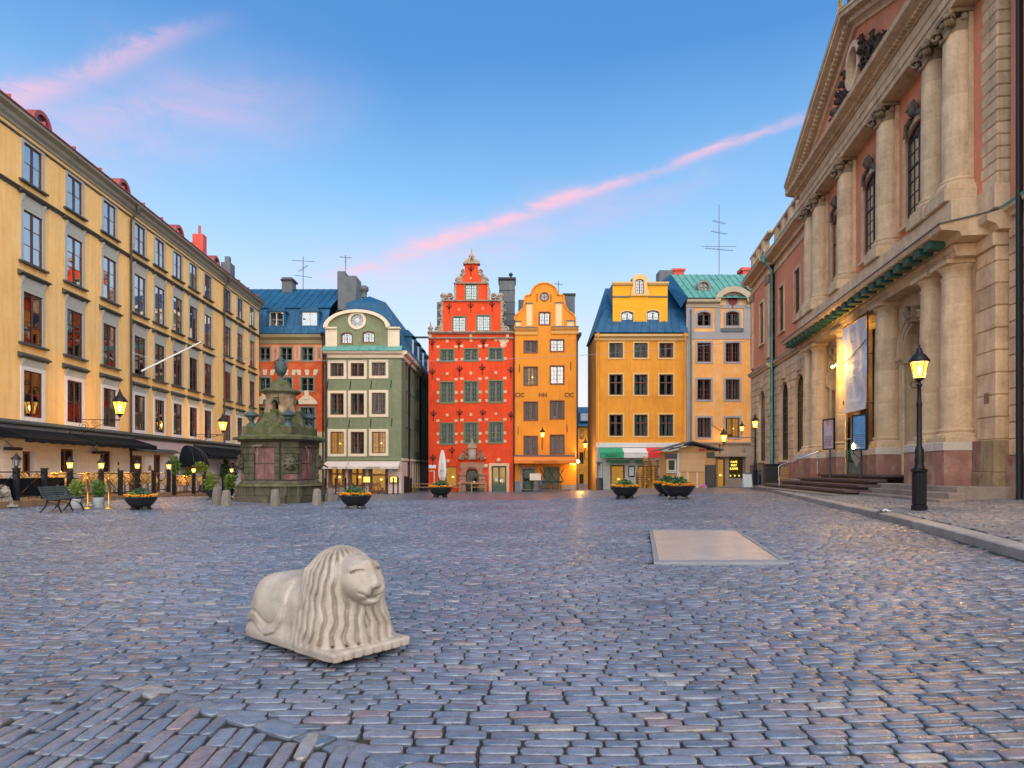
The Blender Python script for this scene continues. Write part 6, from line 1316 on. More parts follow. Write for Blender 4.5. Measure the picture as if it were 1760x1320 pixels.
    # roof lantern with gilded ornaments
    tw = MB(); tw.bbox(13.5, 15.3, 3.2, 5.0, 16.5, 27.2, .05); tw.bbox(13.2, 15.6, 2.9, 5.3, 27.2, 27.7, .05); tw.bbox(13.55, 15.25, 3.25, 4.95, 27.7, 31, .05); t_ = ob('roof_turret', tw.mesh('roof_turret', [mat('turret_lead', (.10, .10, .085), .6, .25, second=(.16, .14, .07), ss=1.5)]), R)
    GD = mat('gilding', (.85, .42, .04), .3, .1, metal=.8, bump=.05)
    for (s, z, a) in ((13.35, 28.6, 1.9), (14.9, 29.3, 1.2)): 
        b = MB(); 
        for i in range(5): q = a+2*PI*i/5; L_ = .75 if i else 1.25; b.raw([(s+.16*math.cos(q-.6), 2.95, z+.16*math.sin(q-.6)), (s+L_*math.cos(q), 2.95, z+L_*math.sin(q)), (s+.16*math.cos(q+.6), 2.95, z+.16*math.sin(q+.6)), (s, 2.85, z), (s, 3.05, z)], [(0, 1, 3), (1, 2, 3), (0, 1, 4), (1, 2, 4)])
        ob('gilded_star', b.mesh('gilded_star', [GD]), t_)
    # ---- steps
    for i, (z, d) in enumerate(((.58, -1.80), (.74, -1.40), (.90, -1.0))):
        x = 29.6
        while x < 36.0-i*.4: w = min(random.uniform(1.1, 1.7), 36.0-i*.4-x); bx('step_stone', x+.004, x+w-.004, d, 1.2 if i == 2 else d+.45, -.2, z, STEP, .015); x += w
        x = 15.8
        while x < 29.6: w = min(random.uniform(1.1, 1.7), 29.6-x); bx('step_stone', x+.004, x+w-.004, d+(.55 if x < 17 else 0), 1.0 if i == 2 else d+.45, -.3, z-.03, STEP, .015); x += w
    bx('step_slab', 16.6, 30.4, -2.75, -1.75, -.3, .50, STEP, .02)
    for i, (a, c, d, z) in enumerate(((17.2, 30.2, -2.30, .66), (18.8, 29.95, -1.80, .84), (20.4, 29.7, -1.30, 1.02), (22.0, 29.4, -.80, 1.20))):
        for j, (e0, e1) in enumerate(((a, a+(c-a)*.62), (a+(c-a)*.62, c))): bx('deck_step', e0+.004, e1-.004, d, -.70 if i < 3 else .2, z-.10, z, PLUM, .01)
        bx('deck_riser', a+.1, c-.1, d+.12, -.72 if i < 3 else .15, z-.20, z-.105, IRON, 0)
    return F
BOURSE = build_bourse()
def at_bourse(s, d, z): return Vector((BOURSE.o.x+s*BOURSE.c-d*BOURSE.s_, BOURSE.o.y+s*BOURSE.s_+d*BOURSE.c, z))
BANG = math.atan2(-1, -.148)
def build_entrance_things():
    # hanging banner on its steel post
    CL = mat('banner_cloth', (.56, .57, .62), .8, .10, vs=1.2, bump=.1, second=(.50, .47, .52), ss=.8); GT = mat('banner_grey_print', (.38, .38, .42), .8); ST = mat('dark_steel', (.05, .05, .055), .35, .1, metal=.6)
    t = thing('banner', 'tall white cloth banner hanging between the columns over the entrance', 'banner', at_bourse(26.3, -.62, 3.75), BANG)
    b = MB(); n = 10; m = 14
    vs = [(-1.3+2.55*i/n, .05*math.sin(i*1.7+j*.4)+.03*math.sin(j*.9), 3.6*j/m) for j in range(m+1) for i in range(n+1)]; b.raw(vs, [(j*(n+1)+i, j*(n+1)+i+1, (j+1)*(n+1)+i+1, (j+1)*(n+1)+i) for j in range(m) for i in range(n)], 0, True)
    ob('cloth', b.mesh('cloth', [CL]), t)
    for tx, z, sz in (('Nobelmuseet', .42, .30), ('The Nobel Prize', 1.95, .17), ('Ideas Changing', 1.65, .17), ('the World', 1.35, .17), ('NOBEL', 3.3, .2), ('Welcome', 2.8, .13)): ob('lettering', text_mesh(tx, sz, GT if z > 1 else mat('banner_white_print', (.75, .75, .78), .7)), t, (.1, -.11, z), (PI/2, 0, 0))
    ob('gold_seal', MB().lathe([(0, 0), (.11, 0), (.11, .01), (0, .012)], 14, (0, 0, 0)).mesh('gold_seal', [BRASS]), t, (-1.0, -.11, .42), (PI/2, 0, 0))
    b = MB(); b.tube([(1.36, .0, -2.5), (1.36, 0, 3.75)], .03, 6); b.tube([(-1.35, 0, 3.66), (1.36, 0, 3.66)], .02, 5)
    for z in (.2, 2.1, 3.6): b.tube([(1.36, 0, z), (1.2, -.02, z)], .015, 5); b.tube([(1.36, 0, z), (1.36, .35, z)], .015, 5)
    ob('post', b.mesh('post', [ST]), t)
    # two small spotlights on an arm
    t = thing('spotlight', 'pair of small lit spotlights beside the white banner', 'spotlight', at_bourse(24.55, -.75, 5.85), BANG)
    for x in (-.28, .22): 
        ob('bulb', MB().lathe([(0, -.06), (.06, 0), (0, .06)], 8, (x, -.1, 0)).mesh('bulb', [FLAME]), t); l = bpy.data.lights.new('spot_light', 'POINT'); l.energy = 70; l.color = (1, .55, .12); l.shadow_soft_size = .05; ob('spot_light', l, t, (x, -.25, 0))
    ob('arm', MB().tube([(-.4, 0, 0), (1.2, .1, .1), (3.0, .1, .55)], .015, 5).mesh('arm', [ST]), t)
    # glazed entrance screen with an engraved oval
    t = thing('glass_screen', 'clear glass entrance screen with an etched oval under the banner', 'glass screen', at_bourse(26.3, -.58, 1.2), BANG)
    G2 = glass_mat('screen_glass', (.90, .90, .86), .05); ob('glass', MB().box(-1.25, 1.25, -.01, .01, .02, 2.55).mesh('glass', [G2]), t)
    ET = mat('etched_glass', (.55, .48, .38), .7, .1, alpha=.45, bump=0)
    ob('oval', MB().prism_y([(.1+.62*math.cos(a), 1.55+.95*math.sin(a)) for a in np.linspace(0, PI, 19)], -.018, -.012).mesh('oval', [ET]), t); ob('drapery', MB().prism_y([(-.55+.05*i, .75-.55*(1-abs(i-13)/13)*(.8+.2*math.sin(i*2.3))) for i in range(26)]+[(.75, 1.4), (-.55, 1.4)], -.018, -.012).mesh('drapery', [ET]), t)
    b = MB(); b.tube([(-.85, -.05, 1.45), (1.0, -.05, 1.45)], .035, 6); b.tube([(-1.25, 0, 0), (-1.25, 0, 2.6)], .02, 5); ob('handle_bar', b.mesh('handle_bar', [mat('steel_bar', (.5, .5, .5), .3, 0, metal=.9, bump=0)]), t)
    # poster frames on posts
    for (s, d, z, lab, c1, c2) in ((24.25, -1.0, 2.25, 'framed poster in pale pink on a post left of the entrance', (.55, .42, .46), (.45, .20, .12)), (28.35, -1.15, 2.1, 'framed bright blue poster on a post right of the entrance', (.10, .30, .55), (.20, .42, .62))):
        t = thing('poster_frame', lab, 'poster', at_bourse(s, d, .95), BANG+.25)
        h0 = z-.95; ob('frame', MB().box(-.43, .43, -.035, .035, h0, h0+.05).box(-.43, .43, -.035, .035, h0+1.30, h0+1.35).box(-.43, -.38, -.035, .035, h0+.05, h0+1.30).box(.38, .43, -.035, .035, h0+.05, h0+1.30).box(-.38, .38, .0, .03, h0+.05, h0+1.30).mesh('frame', [mat('black_frame', (.02, .018, .016), .4)]), t)
        ob('sheet', MB().box(-.375, .375, -.012, -.002, h0+.055, h0+1.295).mesh('sheet', [mat('poster_'+lab.split()[2], c1, .5, .15, vs=2, second=c2, ss=1.4, bump=0)]), t)
        for i in range(7): ob('print_line', MB().box(-.3, .3-.1*random.random(), -.016, -.0125, h0+.15+i*.07, h0+.175+i*.07).mesh('print_line', [mat('print_ink', (.10, .12, .2), .6)]), t)
        ob('post', MB().tube([(0, .06, -.1), (0, .06, h0+1.2)], .035, 8).mesh('post', [ST]), t)
    # candle lamp by the blue poster
    t = thing('candle_lamp', 'tiny lit flame lamp low beside the blue poster', 'lamp', at_bourse(28.0, -1.25, 2.25), BANG); ob('flame', MB().lathe([(0, -.1), (.07, -.03), (.04, .08), (0, .14)], 8).mesh('flame', [FLAME]), t); ob('cup', MB().lathe([(.02, -.3), (.02, -.14), (.08, -.1)], 8).tube([(0, 0, -.25), (.2, .2, -.5)], .015, 4).mesh('cup', [ST]), t)
    # handrail
    t = thing('handrail', 'polished steel handrail rising over the entrance steps', 'handrail', at_bourse(21.6, -2.45, .6), BANG); H = mat('polished_steel', (.55, .55, .56), .22, .05, metal=.95, bump=0)
    ob('rail', MB().tube([(0, 0, 0), (0, 0, .92), (.05, .06, 1.0), (.5, 1.6, 1.62), (.55, 1.75, 1.64)], .028, 8).mesh('rail', [H]), t); ob('post', MB().tube([(.5, 1.6, .6), (.5, 1.6, 1.6)], .025, 8).mesh('post', [H]), t)
build_entrance_things()
# ------------------------------------------------------------------ carved stone lion (sculpted as a distance field)
def surface_nets(v, org, h):
    """mesh of the zero level of the grid v"""
    s = v < 0; nx, ny, nz = v.shape
    c = np.zeros((nx-1, ny-1, nz-1, 3)); cnt = np.zeros((nx-1, ny-1, nz-1))
    for ax in range(3):
        a = [slice(None)]*3; b = [slice(None)]*3; a[ax] = slice(0, -1); b[ax] = slice(1, None)
        va, vb = v[tuple(a)], v[tuple(b)]; cr = s[tuple(a)] != s[tuple(b)]; t = np.where(cr, va/np.where(np.abs(va-vb) < 1e-12, 1, va-vb), 0)
        o = [q for q in range(3) if q != ax]
        for d0 in (0, 1):
            for d1 in (0, 1):
                sl = [slice(None)]*3; sl[o[0]] = slice(d0, v.shape[o[0]]-1+d0); sl[o[1]] = slice(d1, v.shape[o[1]]-1+d1)
                m = cr[tuple(sl)]; cnt += m; c[..., ax] += np.where(m, t[tuple(sl)], 0); c[..., o[0]] += m*d0; c[..., o[1]] += m*d1
    act = cnt > 0; idx = -np.ones(act.shape, int); idx[act] = np.arange(act.sum())
    ii = np.stack(np.nonzero(act), 1); pos = (ii+c[act]/cnt[act][:, None])*h+np.array(org)
    F = []
    for ax in range(3):
        a = [slice(None)]*3; b = [slice(None)]*3; a[ax] = slice(0, -1); b[ax] = slice(1, None); cr = s[tuple(a)] != s[tuple(b)]; o = [q for q in range(3) if q != ax]
        sl = [slice(None)]*3; sl[o[0]] = slice(1, -1); sl[o[1]] = slice(1, -1); e = np.stack(np.nonzero(cr[tuple(sl)]), 1); e[:, o[0]] += 1; e[:, o[1]] += 1
        inside = s[tuple(e.T)]
        def cell(d0, d1): q = e.copy(); q[:, o[0]] -= d0; q[:, o[1]] -= d1; return idx[tuple(q.T)]
        quad = np.stack([cell(1, 1), cell(0, 1), cell(0, 0), cell(1, 0)], 1); flip = inside if ax != 1 else ~inside
        quad[~flip] = quad[~flip][:, ::-1]; F.append(quad)
    return pos, np.concatenate(F)
def sdf_mesh(name, fn, lo, hi, h, m):
    ax = [np.arange(lo[i], hi[i]+h, h) for i in range(3)]; X, Y, Z = np.meshgrid(*ax, indexing='ij'); pos, F = surface_nets(fn(X, Y, Z), lo, h)
    me = bpy.data.meshes.new(name); me.from_pydata(pos.tolist(), [], F.tolist()); me.materials.append(m); me.polygons.foreach_set('use_smooth', [True]*len(me.polygons)); me.update(); return me
def ell(X, Y, Z, c, r):
    x, y, z = (X-c[0])/r[0], (Y-c[1])/r[1], (Z-c[2])/r[2]; k0 = np.sqrt(x*x+y*y+z*z); k1 = np.sqrt((x/r[0])**2+(y/r[1])**2+(z/r[2])**2)+1e-9; return k0*(k0-1)/k1
def rbox(X, Y, Z, c, b, r):
    q = [np.abs(p-c[i])-b[i]+r for i, p in enumerate((X, Y, Z))]; return np.sqrt(sum(np.maximum(t, 0)**2 for t in q))+np.minimum(np.maximum(np.maximum(q[0], q[1]), q[2]), 0)-r
def smin(a, b, k): h = np.clip(.5+.5*(b-a)/k, 0, 1); return b*(1-h)+a*h-k*h*(1-h)
def cap(X, Y, Z, a, b, r):
    a = np.array(a); b = np.array(b); d = b-a; t = np.clip(((X-a[0])*d[0]+(Y-a[1])*d[1]+(Z-a[2])*d[2])/(d@d), 0, 1); return np.sqrt((X-a[0]-t*d[0])**2+(Y-a[1]-t*d[1])**2+(Z-a[2]-t*d[2])**2)-r
def lion_field(X, Y, Z):
    A = np.abs(Y)
    body = rbox(X, Y, Z, (-.20, 0, .275), (.42, .295, .265), .20)
    low = rbox(X, Y, Z, (-.08, 0, .06), (.50, .335, .06), .035)
    body = smin(body, rbox(X, A, Z, (-.30, .10, .20), (.31, .215, .155), .12), .05)
    body = smin(body, ell(X, A, Z, (-.36, .17, .29), (.26, .15, .24)), .05); body = smin(body, low, .10)
    # mane: a heavy cloak of hair falling from the parting
    t = np.clip((Z-.08)/.56, 0, 1); cx = .262-.032*t; a = .345-.10*t-.02*t*t; b = .352-.115*t-.03*t*t
    q = (((np.abs(X-cx)/a)**2.8+(A/b)**2.8)**(1/2.8)-1)*np.minimum(a, b); skirt = np.maximum(q, np.maximum(Z-.60, .085-Z)); mane = smin(skirt, ell(X, Y, Z, (.245, 0, .505), (.29, .245, .285)), .09)
    face = ell(X, Y, Z, (.425, 0, .545), (.165, .155, .170))
    fm = np.clip((face-.026)/.016, 0, 1)*np.clip((Z-.10)/.02, 0, 1)
    th = np.arctan2(Y, X-.22); rad = np.sqrt((X-.22)**2+Y*Y)
    ph = 26*np.abs(th)+1.0*np.sin(Z*19+np.abs(th)*2.5)+.5*np.sin(Z*41+th*5)
    g = (.5+.5*np.cos(ph))**5; mane = mane+.030*g*fm*np.clip((rad-.03)/.08, .25, 1)-.006*fm*np.clip(1-g*2, 0, 1)
    # scalloped lower ends of the locks
    mane = np.maximum(mane, (.105+.020*np.cos(ph)-Z)*.8)
    d = smin(body, mane, .018)
    slab = rbox(X, Y, Z, (.395, 0, .056), (.245, .350, .056), .025); toe = np.clip((X-.56)/.05, 0, 1)*np.clip((.10-Z)/.05, 0, 1)*(.5+.5*np.cos(A*2*PI/.085))**6
    d = smin(d, slab+.014*toe, .012)
    # face
    Xo, Yo, Zo = X, Y, Z; X = (X-.42)/1.13+.42; Y = Y/1.13; Z = (Z-.55)/1.13+.545; A = np.abs(Y); face = ell(X, Y, Z, (.425, 0, .545), (.165, .155, .170))
    face = smin(face, ell(X, A, Z, (.525, .055, .50), (.105, .062, .068)), .035); face = smin(face, ell(X, A, Z, (.49, .085, .535), (.075, .05, .06)), .05)
    face = smin(face, cap(X, Y, Z, (.545, 0, .665), (.615, 0, .548), .030), .035); face = smin(face, ell(X, Y, Z, (.618, 0, .535), (.026, .044, .022)), .012)
    face = smin(face, ell(X, Y, Z, (.555, 0, .435), (.075, .062, .034)), .02); face = smin(face, ell(X, A, Z, (.505, .062, .640), (.040, .055, .022)), .04)
    mz = .458+.9*np.clip(A-.03, 0, 1)**1.2; mouth = np.sqrt((Z-mz)**2+np.maximum(0, A-.10)**2); face = face+np.where(X > .47, .016*np.clip(1-mouth/.008, 0, 1), 0)
    cleft = np.sqrt(Y**2+np.maximum(0, np.abs(Z-.492)-.030)**2); face = face+np.where(X > .55, .014*np.clip(1-cleft/.008, 0, 1), 0)
    ez = .612-.10*(A-.072)-6.0*(A-.072)**2+.015; eye = np.sqrt((Z-ez)**2+np.maximum(0, np.abs(A-.078)-.032)**2); face = face+np.where(X > .45, .020*np.clip(1-eye/.009, 0, 1), 0)
    X, Y, Z = Xo, Yo, Zo; A = np.abs(Y); d = smin(d, face*1.13, .012)
    # tail and haunch line carved in relief on the flanks
    pl = [(-.13, .56), (-.085, .47), (-.075, .36), (-.095, .25), (-.16, .165), (-.26, .135), (-.35, .17), (-.43, .215), (-.50, .215), (-.555, .20)]
    dist = np.full(X.shape, 9.0)
    for p, r in zip(pl[:-1], pl[1:]):
        dx, dz = r[0]-p[0], r[1]-p[1]; tt = np.clip(((X-p[0])*dx+(Z-p[1])*dz)/(dx*dx+dz*dz), 0, 1); dist = np.minimum(dist, np.sqrt((X-p[0]-tt*dx)**2+(Z-p[1]-tt*dz)**2))
    side_ = np.clip((A-.10)/.05, 0, 1); d = d-.013*np.clip((.036-dist)/.010, 0, 1)*side_+.010*np.clip((.012-np.abs(dist-.045))/.01, 0, 1)*side_
    return np.maximum(d, .045-Z)
MARBLE = mat('carved_pale_stone', (.38, .335, .28), .40, .14, vs=5, bump=.14, bs=90, second=(.30, .25, .195), ss=3.5, smix=(.46, .66), spec=.45, streak=.22)
LION_MESH = sdf_mesh('carved_body', lion_field, (-.68, -.40, .0), (.70, .40, .82), .0085, MARBLE)
def lion(loc, rot, label, group='stone lions'):
    t = thing('stone_lion', label, 'statue', loc, rot, group); ob('carved_body', LION_MESH, t)
    BEAM = mat('timber_block', (.35, .24, .10), .8, .2)
    for x in (-.42, .22): ob('support_block', MB().bbox(x-.05, x+.05, -.24, .24, -.02, .07, .008).mesh('support_block', [BEAM]), t)
    return t
lion((-1.47, 5.20, 0.0), math.radians(-40.5), 'large pale carved stone lion lying on the cobbles in the foreground')
lion((-16.35, 21.1, .15), math.radians(-20), 'stone lion cut off by the left edge of the picture')

# ------------------------------------------------------------------ the old well
def build_well():
    C0 = Vector((-9.95, 28.8, float(gz(-9.95, 28))-.02)); t = thing('stone_well', 'mossy old stone well with urns and lion masks standing on the square', 'well', C0, math.radians(-12), None, (.87, .87, 1.0))
    WS = mat('well_stone', (.095, .084, .062), .85, .3, vs=2.2, bump=.45, bs=16, second=(.066, .068, .036), ss=1.5, smix=(.42, .6), streak=.3, rv=.2); MOSS = mat('mossy_stone', (.095, .088, .06), .95, .35, vs=4, bump=.7, bs=22, second=(.055, .072, .020), ss=3, smix=(.42, .58), rv=.12)
    PUR = mat('purple_porphyry', (.165, .075, .072), .55, .3, vs=3, bump=.15, second=(.22, .12, .11), ss=5, streak=.3, rv=.15); BZ = mat('patina_bronze', (.035, .060, .065), .55, .3, vs=4, bump=.15, second=(.05, .09, .075), ss=3); OC = mat('ochre_drum_stone', (.24, .17, .105), .85, .3, vs=2.5, bump=.4, second=(.16, .13, .07), ss=2, rv=.2)
    a = 1.50; pc = 1.18          # half width, centre of the corner piers
    def ring(name, h0, h1, z0, z1, m, ch=.45, n=1):
        """moulded course: chamfered square, lower and upper half widths"""
        f = lambda h: [(h-ch, -h), (h, -h+ch), (h, h-ch), (h-ch, h), (-h+ch, h), (-h, h-ch), (-h, -h+ch), (-h+ch, -h)]
        A, B = f(h0), f(h1); b = MB(); b.raw([(*p, z0) for p in A]+[(*p, z1) for p in B], [tuple(range(8)), tuple(range(15, 7, -1))]+[(i, (i+1) % 8, 8+(i+1) % 8, 8+i) for i in range(8)]); return ob(name, b.mesh(name, [m]), t)
    # plinth blocks per side
    for k in range(4):
        R = Matrix.Rotation(k*PI/2, 4, 'Z')
        def blk(name, x0, x1, y0, y1, z0, z1, m, bev=.02):
            o = ob(name, MB().bbox(x0, x1, y0, y1, z0, z1, bev).mesh(name, [m]), t); o.matrix_local = R; return o
        x = -1.25
        for w in (.85, .8, .85): blk('plinth_block', x+.005, x+w-.005, -1.74, -.6, -.1, .30, WS); blk('plinth_block', x+.005+.03, x+w-.005+.03, -1.66, -.6, .31, .70, WS); x += w
        # recessed field with four porphyry slabs
        for i in range(2):
            for j in range(2): blk('porphyry_slab', -.50+i*.505, -.005+i*.505, -1.40, -1.2, .98+j*.66+(.02 if j else 0), .98+j*.66+.64+(.02 if j else 0), PUR, .01)
        for x0, x1 in ((-.80, -.53), (.53, .80)):
            for j in range(5): blk('pilaster_block', x0, x1, -1.47+.01*(j % 2), -1.0, .95+j*.272+.004, .95+j*.272+.268, WS)
        blk('lintel', -.81, .81, -1.47, -1.0, 2.315, 2.55, WS)
        # corner pier on the diagonal, with a mask
        RD = Matrix.Rotation(k*PI/2+PI/4, 4, 'Z')
        def dblk(name, x0, x1, y0, y1, z0, z1, m, bev=.02):
            o = ob(name, MB().bbox(x0, x1, y0, y1, z0, z1, bev).mesh(name, [m]), t); o.matrix_local = RD; return o
        D = -pc*math.sqrt(2)-.12
        dblk('pier_plinth', -.52, .52, D-.18, D+.9, -.08, .70, WS); zz = .95
        for j in range(5): w_ = .36 if j % 2 else .40; dblk('pier_block', -w_, w_, D+.02*(j % 2), D+.9, zz+.004, zz+.268, WS); zz += .272
        dblk('pier_head', -.40, .40, D-.02, D+.9, 2.315, 2.55, WS)
        dblk('pier_panel', -.30, .30, D-.012, D+.1, .98, 1.2, PUR, .008)
        b = MB(); cz = 1.66; y = D-.06    # mask: mane, brow, muzzle, spout
        b.lathe([(0, -.16), (.20, -.12), (.25, 0), (.20, .12), (0, .16)], 12, (0, 0, 0), sx=1.1); b.v = [(p[0], y+p[2]*.7, cz+p[1]*1.25) for p in b.v]
        for i in range(9): q = PI*(i/8*1.4-.2); b.tube([(.2*math.cos(q), y-.04, cz+.24*math.sin(q)), (.30*math.cos(q), y-.10, cz+.33*math.sin(q)), (.33*math.cos(q+.25), y-.03, cz+.38*math.sin(q+.2))], .045, 5, rs=[.06, .05, .02])
        b.lathe([(0, 0), (.09, .03), (.11, .12), (.05, .18), (0, .19)], 8, (0, y-.16, cz-.15)); b.tube([(-.12, y-.12, cz+.10), (0, y-.16, cz+.05), (.12, y-.12, cz+.10)], .035, 5)
        o = ob('mask', b.mesh('mask', [WS]), t); o.matrix_local = RD
        o = ob('spout', MB().tube([(0, y-.15, cz-.10), (0, y-.35, cz-.08), (0, y-.50, cz-.16)], .035, 7).mesh('spout', [IRON]), t); o.matrix_local = RD
        # urn on the corner
        r_ = pc*math.sqrt(2)-.28; ux, uy = r_*math.sin(k*PI/2+PI/4), -r_*math.cos(k*PI/2+PI/4)
        ob('urn_pedestal', MB().bbox(ux-.30, ux+.30, uy-.30, uy+.30, 2.86, 3.22, .03).mesh('urn_pedestal', [MOSS]), t)
        ob('urn', MB().lathe([(.24, 3.22), (.24, 3.27), (.15, 3.34), (.08, 3.42), (.12, 3.48), (.19, 3.53), (.16, 3.56), (.20, 3.59), (.34, 3.64), (.35, 3.69), (.28, 3.75), (.15, 3.82), (.08, 3.86), (.045, 3.90), (.06, 3.94), (.05, 3.98), (0, 4.02)], 16, (ux, uy, 0)).mesh('urn', [BZ]), t)
        # pump handle: iron rod with a ball, hanging on the face
        hx = -.25; hy = -1.62
        b = MB(); b.tube([(hx, hy+.15, 2.35), (hx, hy, 2.25), (hx, hy, .78)], .022, 6); b.lathe([(0, -.09), (.07, -.05), (.09, 0), (.07, .06), (0, .09)], 10, (hx, hy, .70))
        b.tube([(hx-.16, hy, 2.40), (hx-.16, hy, 2.15), (hx, hy, 1.95), (hx+.16, hy, 2.15), (hx+.16, hy, 2.40)], .02, 5); b.tube([(hx-.28, hy, 2.36), (hx+.28, hy, 2.40)], .03, 5)
        o = ob('pump_handle', b.mesh('pump_handle', [mat('rusty_iron', (.20, .12, .10), .7, .4, vs=5, second=(.30, .27, .22), ss=2)]), t); o.matrix_local = R
    ring('body_core', 1.36, 1.36, -.1, 2.6, WS, .5); ring('base_moulding', 1.78, 1.62, .705, .80, MOSS, .62); ring('base_moulding', 1.62, 1.54, .805, .94, WS, .58)
    ring('cornice', 1.56, 1.72, 2.555, 2.64, WS, .56); ring('cornice', 1.84, 1.84, 2.645, 2.74, MOSS, .62); ring('roof_step', 1.80, 1.50, 2.745, 2.86, MOSS, .60); ring('roof_step', 1.30, 1.24, 2.865, 3.15, MOSS, .52); ring('roof_step', 1.18, 1.08, 3.155, 3.34, MOSS, .48); ring('roof_step', 1.02, .82, 3.345, 3.62, MOSS, .42)
    # moss cushions
    rr = random.Random(5); b = MB()
    for i in range(160):
        an = rr.uniform(0, 2*PI); q = rr.choice(((1.42, 2.86), (1.12, 3.15), (.95, 3.36), (1.6, 2.80))); x, y = q[0]*math.cos(an), q[0]*math.sin(an); s = rr.uniform(.05, .13); b.lathe([(s, -.02), (s*.9, s*.4), (s*.4, s*.75), (0, s*.8)], 6, (x, y, q[1]), a0=an)
    ob('moss', b.mesh('moss', [mat('moss_green', (.04, .065, .014), .95, .4, vs=9, bump=.8, bs=60)]), t, kind='stuff')
    # drum with four arched openings, cap, top urn
    n = 16; r0 = .74
    for k in range(n):
        a0, a1 = 2*PI*k/n+.008, 2*PI*(k+1)/n-.008
        for j, (z0, z1, ra, rb) in enumerate(((3.50, 3.80, .92, .80), (3.805, 4.12, .80, .74), (4.125, 4.44, .74, .72), (4.445, 4.62, .72, .74))):
            if k % 4 == 0 and j in (1, 2): continue
            b = MB(); o_ = .007*(k % 2); pts = []
            for z, r in ((z0, ra), (z1, rb)): pts += [((r-o_)*math.cos(a0), (r-o_)*math.sin(a0), z), ((r-o_)*math.cos(a1), (r-o_)*math.sin(a1), z), ((r-.3)*math.cos(a1), (r-.3)*math.sin(a1), z), ((r-.3)*math.cos(a0), (r-.3)*math.sin(a0), z)]
            b.raw(pts, [(0, 1, 2, 3), (4, 5, 6, 7)]+[(i, (i+1) % 4, 4+(i+1) % 4, 4+i) for i in range(4)]); ob('drum_stone', b.mesh('drum_stone', [OC if j else MOSS]), t)
    for k in range(0, n, 4):
        am = 2*PI*(k+.5)/n; b = MB(); tx, ty = -math.sin(am), math.cos(am)
        for i in range(8):
            q0, q1 = PI*i/8, PI*(i+1)/8
            for (qa, qb) in ((q0, q1),): b.raw([((.80+dd)*math.cos(am)+tx*r*math.cos(q), (.80+dd)*math.sin(am)+ty*r*math.cos(q), 4.18+r*1.1*math.sin(q)) for dd in (-.12, .02) for q in (qa, qb) for r in (.14, .22)], [(0, 1, 3, 2), (4, 5, 7, 6), (1, 5, 7, 3), (0, 4, 6, 2)])
        ob('opening_arch', b.mesh('opening_arch', [MOSS]), t)
        b = MB(); b.lathe([(.30, -.02), (.28, .25), (.16, .42), (.20, .55), (.20, .62)], 8, (.86*math.cos(am), .86*math.sin(am), 3.30)); ob('console', b.mesh('console', [MOSS]), t)
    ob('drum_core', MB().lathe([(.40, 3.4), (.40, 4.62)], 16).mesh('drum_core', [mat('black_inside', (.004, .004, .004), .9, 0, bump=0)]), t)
    ob('drum_cap', MB().lathe([(.76, 4.60), (.86, 4.66), (.95, 4.70), (.96, 4.76), (.90, 4.79), (.62, 4.88), (.48, 4.93), (.46, 5.12), (.38, 5.20), (.20, 5.26)], 28).mesh('drum_cap', [MOSS]), t)
    b = MB().lathe([(.18, 5.24), (.18, 5.30), (.09, 5.36), (.08, 5.40), (.16, 5.46), (.26, 5.58), (.29, 5.72), (.30, 5.86), (.27, 5.95), (.19, 6.02), (.17, 6.08), (.20, 6.10), (.15, 6.16), (.06, 6.22), (.04, 6.27), (.06, 6.30), (0, 6.36)], 18)
    for q in (-1, 1): b.tube([(q*.28, 0, 5.84), (q*.36, 0, 5.98), (q*.30, 0, 6.12), (q*.18, 0, 6.08)], .03, 5)
    for i in range(14): an = 2*PI*i/14; b.lathe([(0, -.05), (.035, 0), (0, .05)], 5, (.30*math.cos(an), .30*math.sin(an), 5.78))
    ob('top_urn', b.mesh('top_urn', [BZ]), t)
build_well()
def bollards():
    GRN = mat('granite_bollard', (.18, .16, .14), .8, .2, vs=4, bump=.35, bs=60, second=(.16, .13, .10), ss=3, rv=.2)
    me = MB().lathe([(.25, -.1), (.235, .1), (.20, .45), (.185, .58), (.15, .66), (0, .69)], 8, smooth=False).mesh('bollard_body', [GRN])
    for (u, v, lab) in ((373, 866, 'dark brown stone bollard left of the well, the farther of a pair'), (389, 869, 'pale grey stone bollard left of the well, the nearer of a pair'), (473, 870, 'stone bollard in front of the well below its left face'), (545, 868, 'stone bollard in front of the well at its right corner'), (567, 862, 'stone bollard right of the well, half hidden by its neighbour'), (587, 860, 'stone bollard behind the flower bowl right of the well')):
        p = G(u, v); ob('stone_bollard', me, None, p, random.random(), (.82, .82, random.uniform(.86, .98)), lab, 'bollard', 'bollards around the well')
bollards()
# ------------------------------------------------------------------ things on the square
def GP(u, v, f=pz):
    y = 6.0
    while y < 90:
        x = (u-880)/FPX*y
        if EYE+(808-v)/FPX*y <= float(f(x, y)): break
        y += .02
    return Vector((x, y, float(f(x, y))))
def foliage(b, n, cx, cy, cz, rx, ry, rz, size, m=0, rr=random, up=.4):
    """small leaves through an uneven volume"""
    for i in range(n):
        while True:
            x, y, z = rr.uniform(-1, 1), rr.uniform(-1, 1), rr.uniform(-1, 1)
            if x*x+y*y+z*z < 1: break
        p = Vector((cx+x*rx, cy+y*ry, cz+z*rz)); s = size*rr.uniform(.6, 1.3)
        d = Vector((x+rr.gauss(0, .6), y+rr.gauss(0, .6), z*.5+up+rr.gauss(0, .4))).normalized(); e = d.cross(Vector((rr.gauss(0, 1), rr.gauss(0, 1), rr.gauss(0, 1)))).normalized()*s*.36
        b.poly([p, p+d*s*.5+e, p+d*s, p+d*s*.5-e], m)
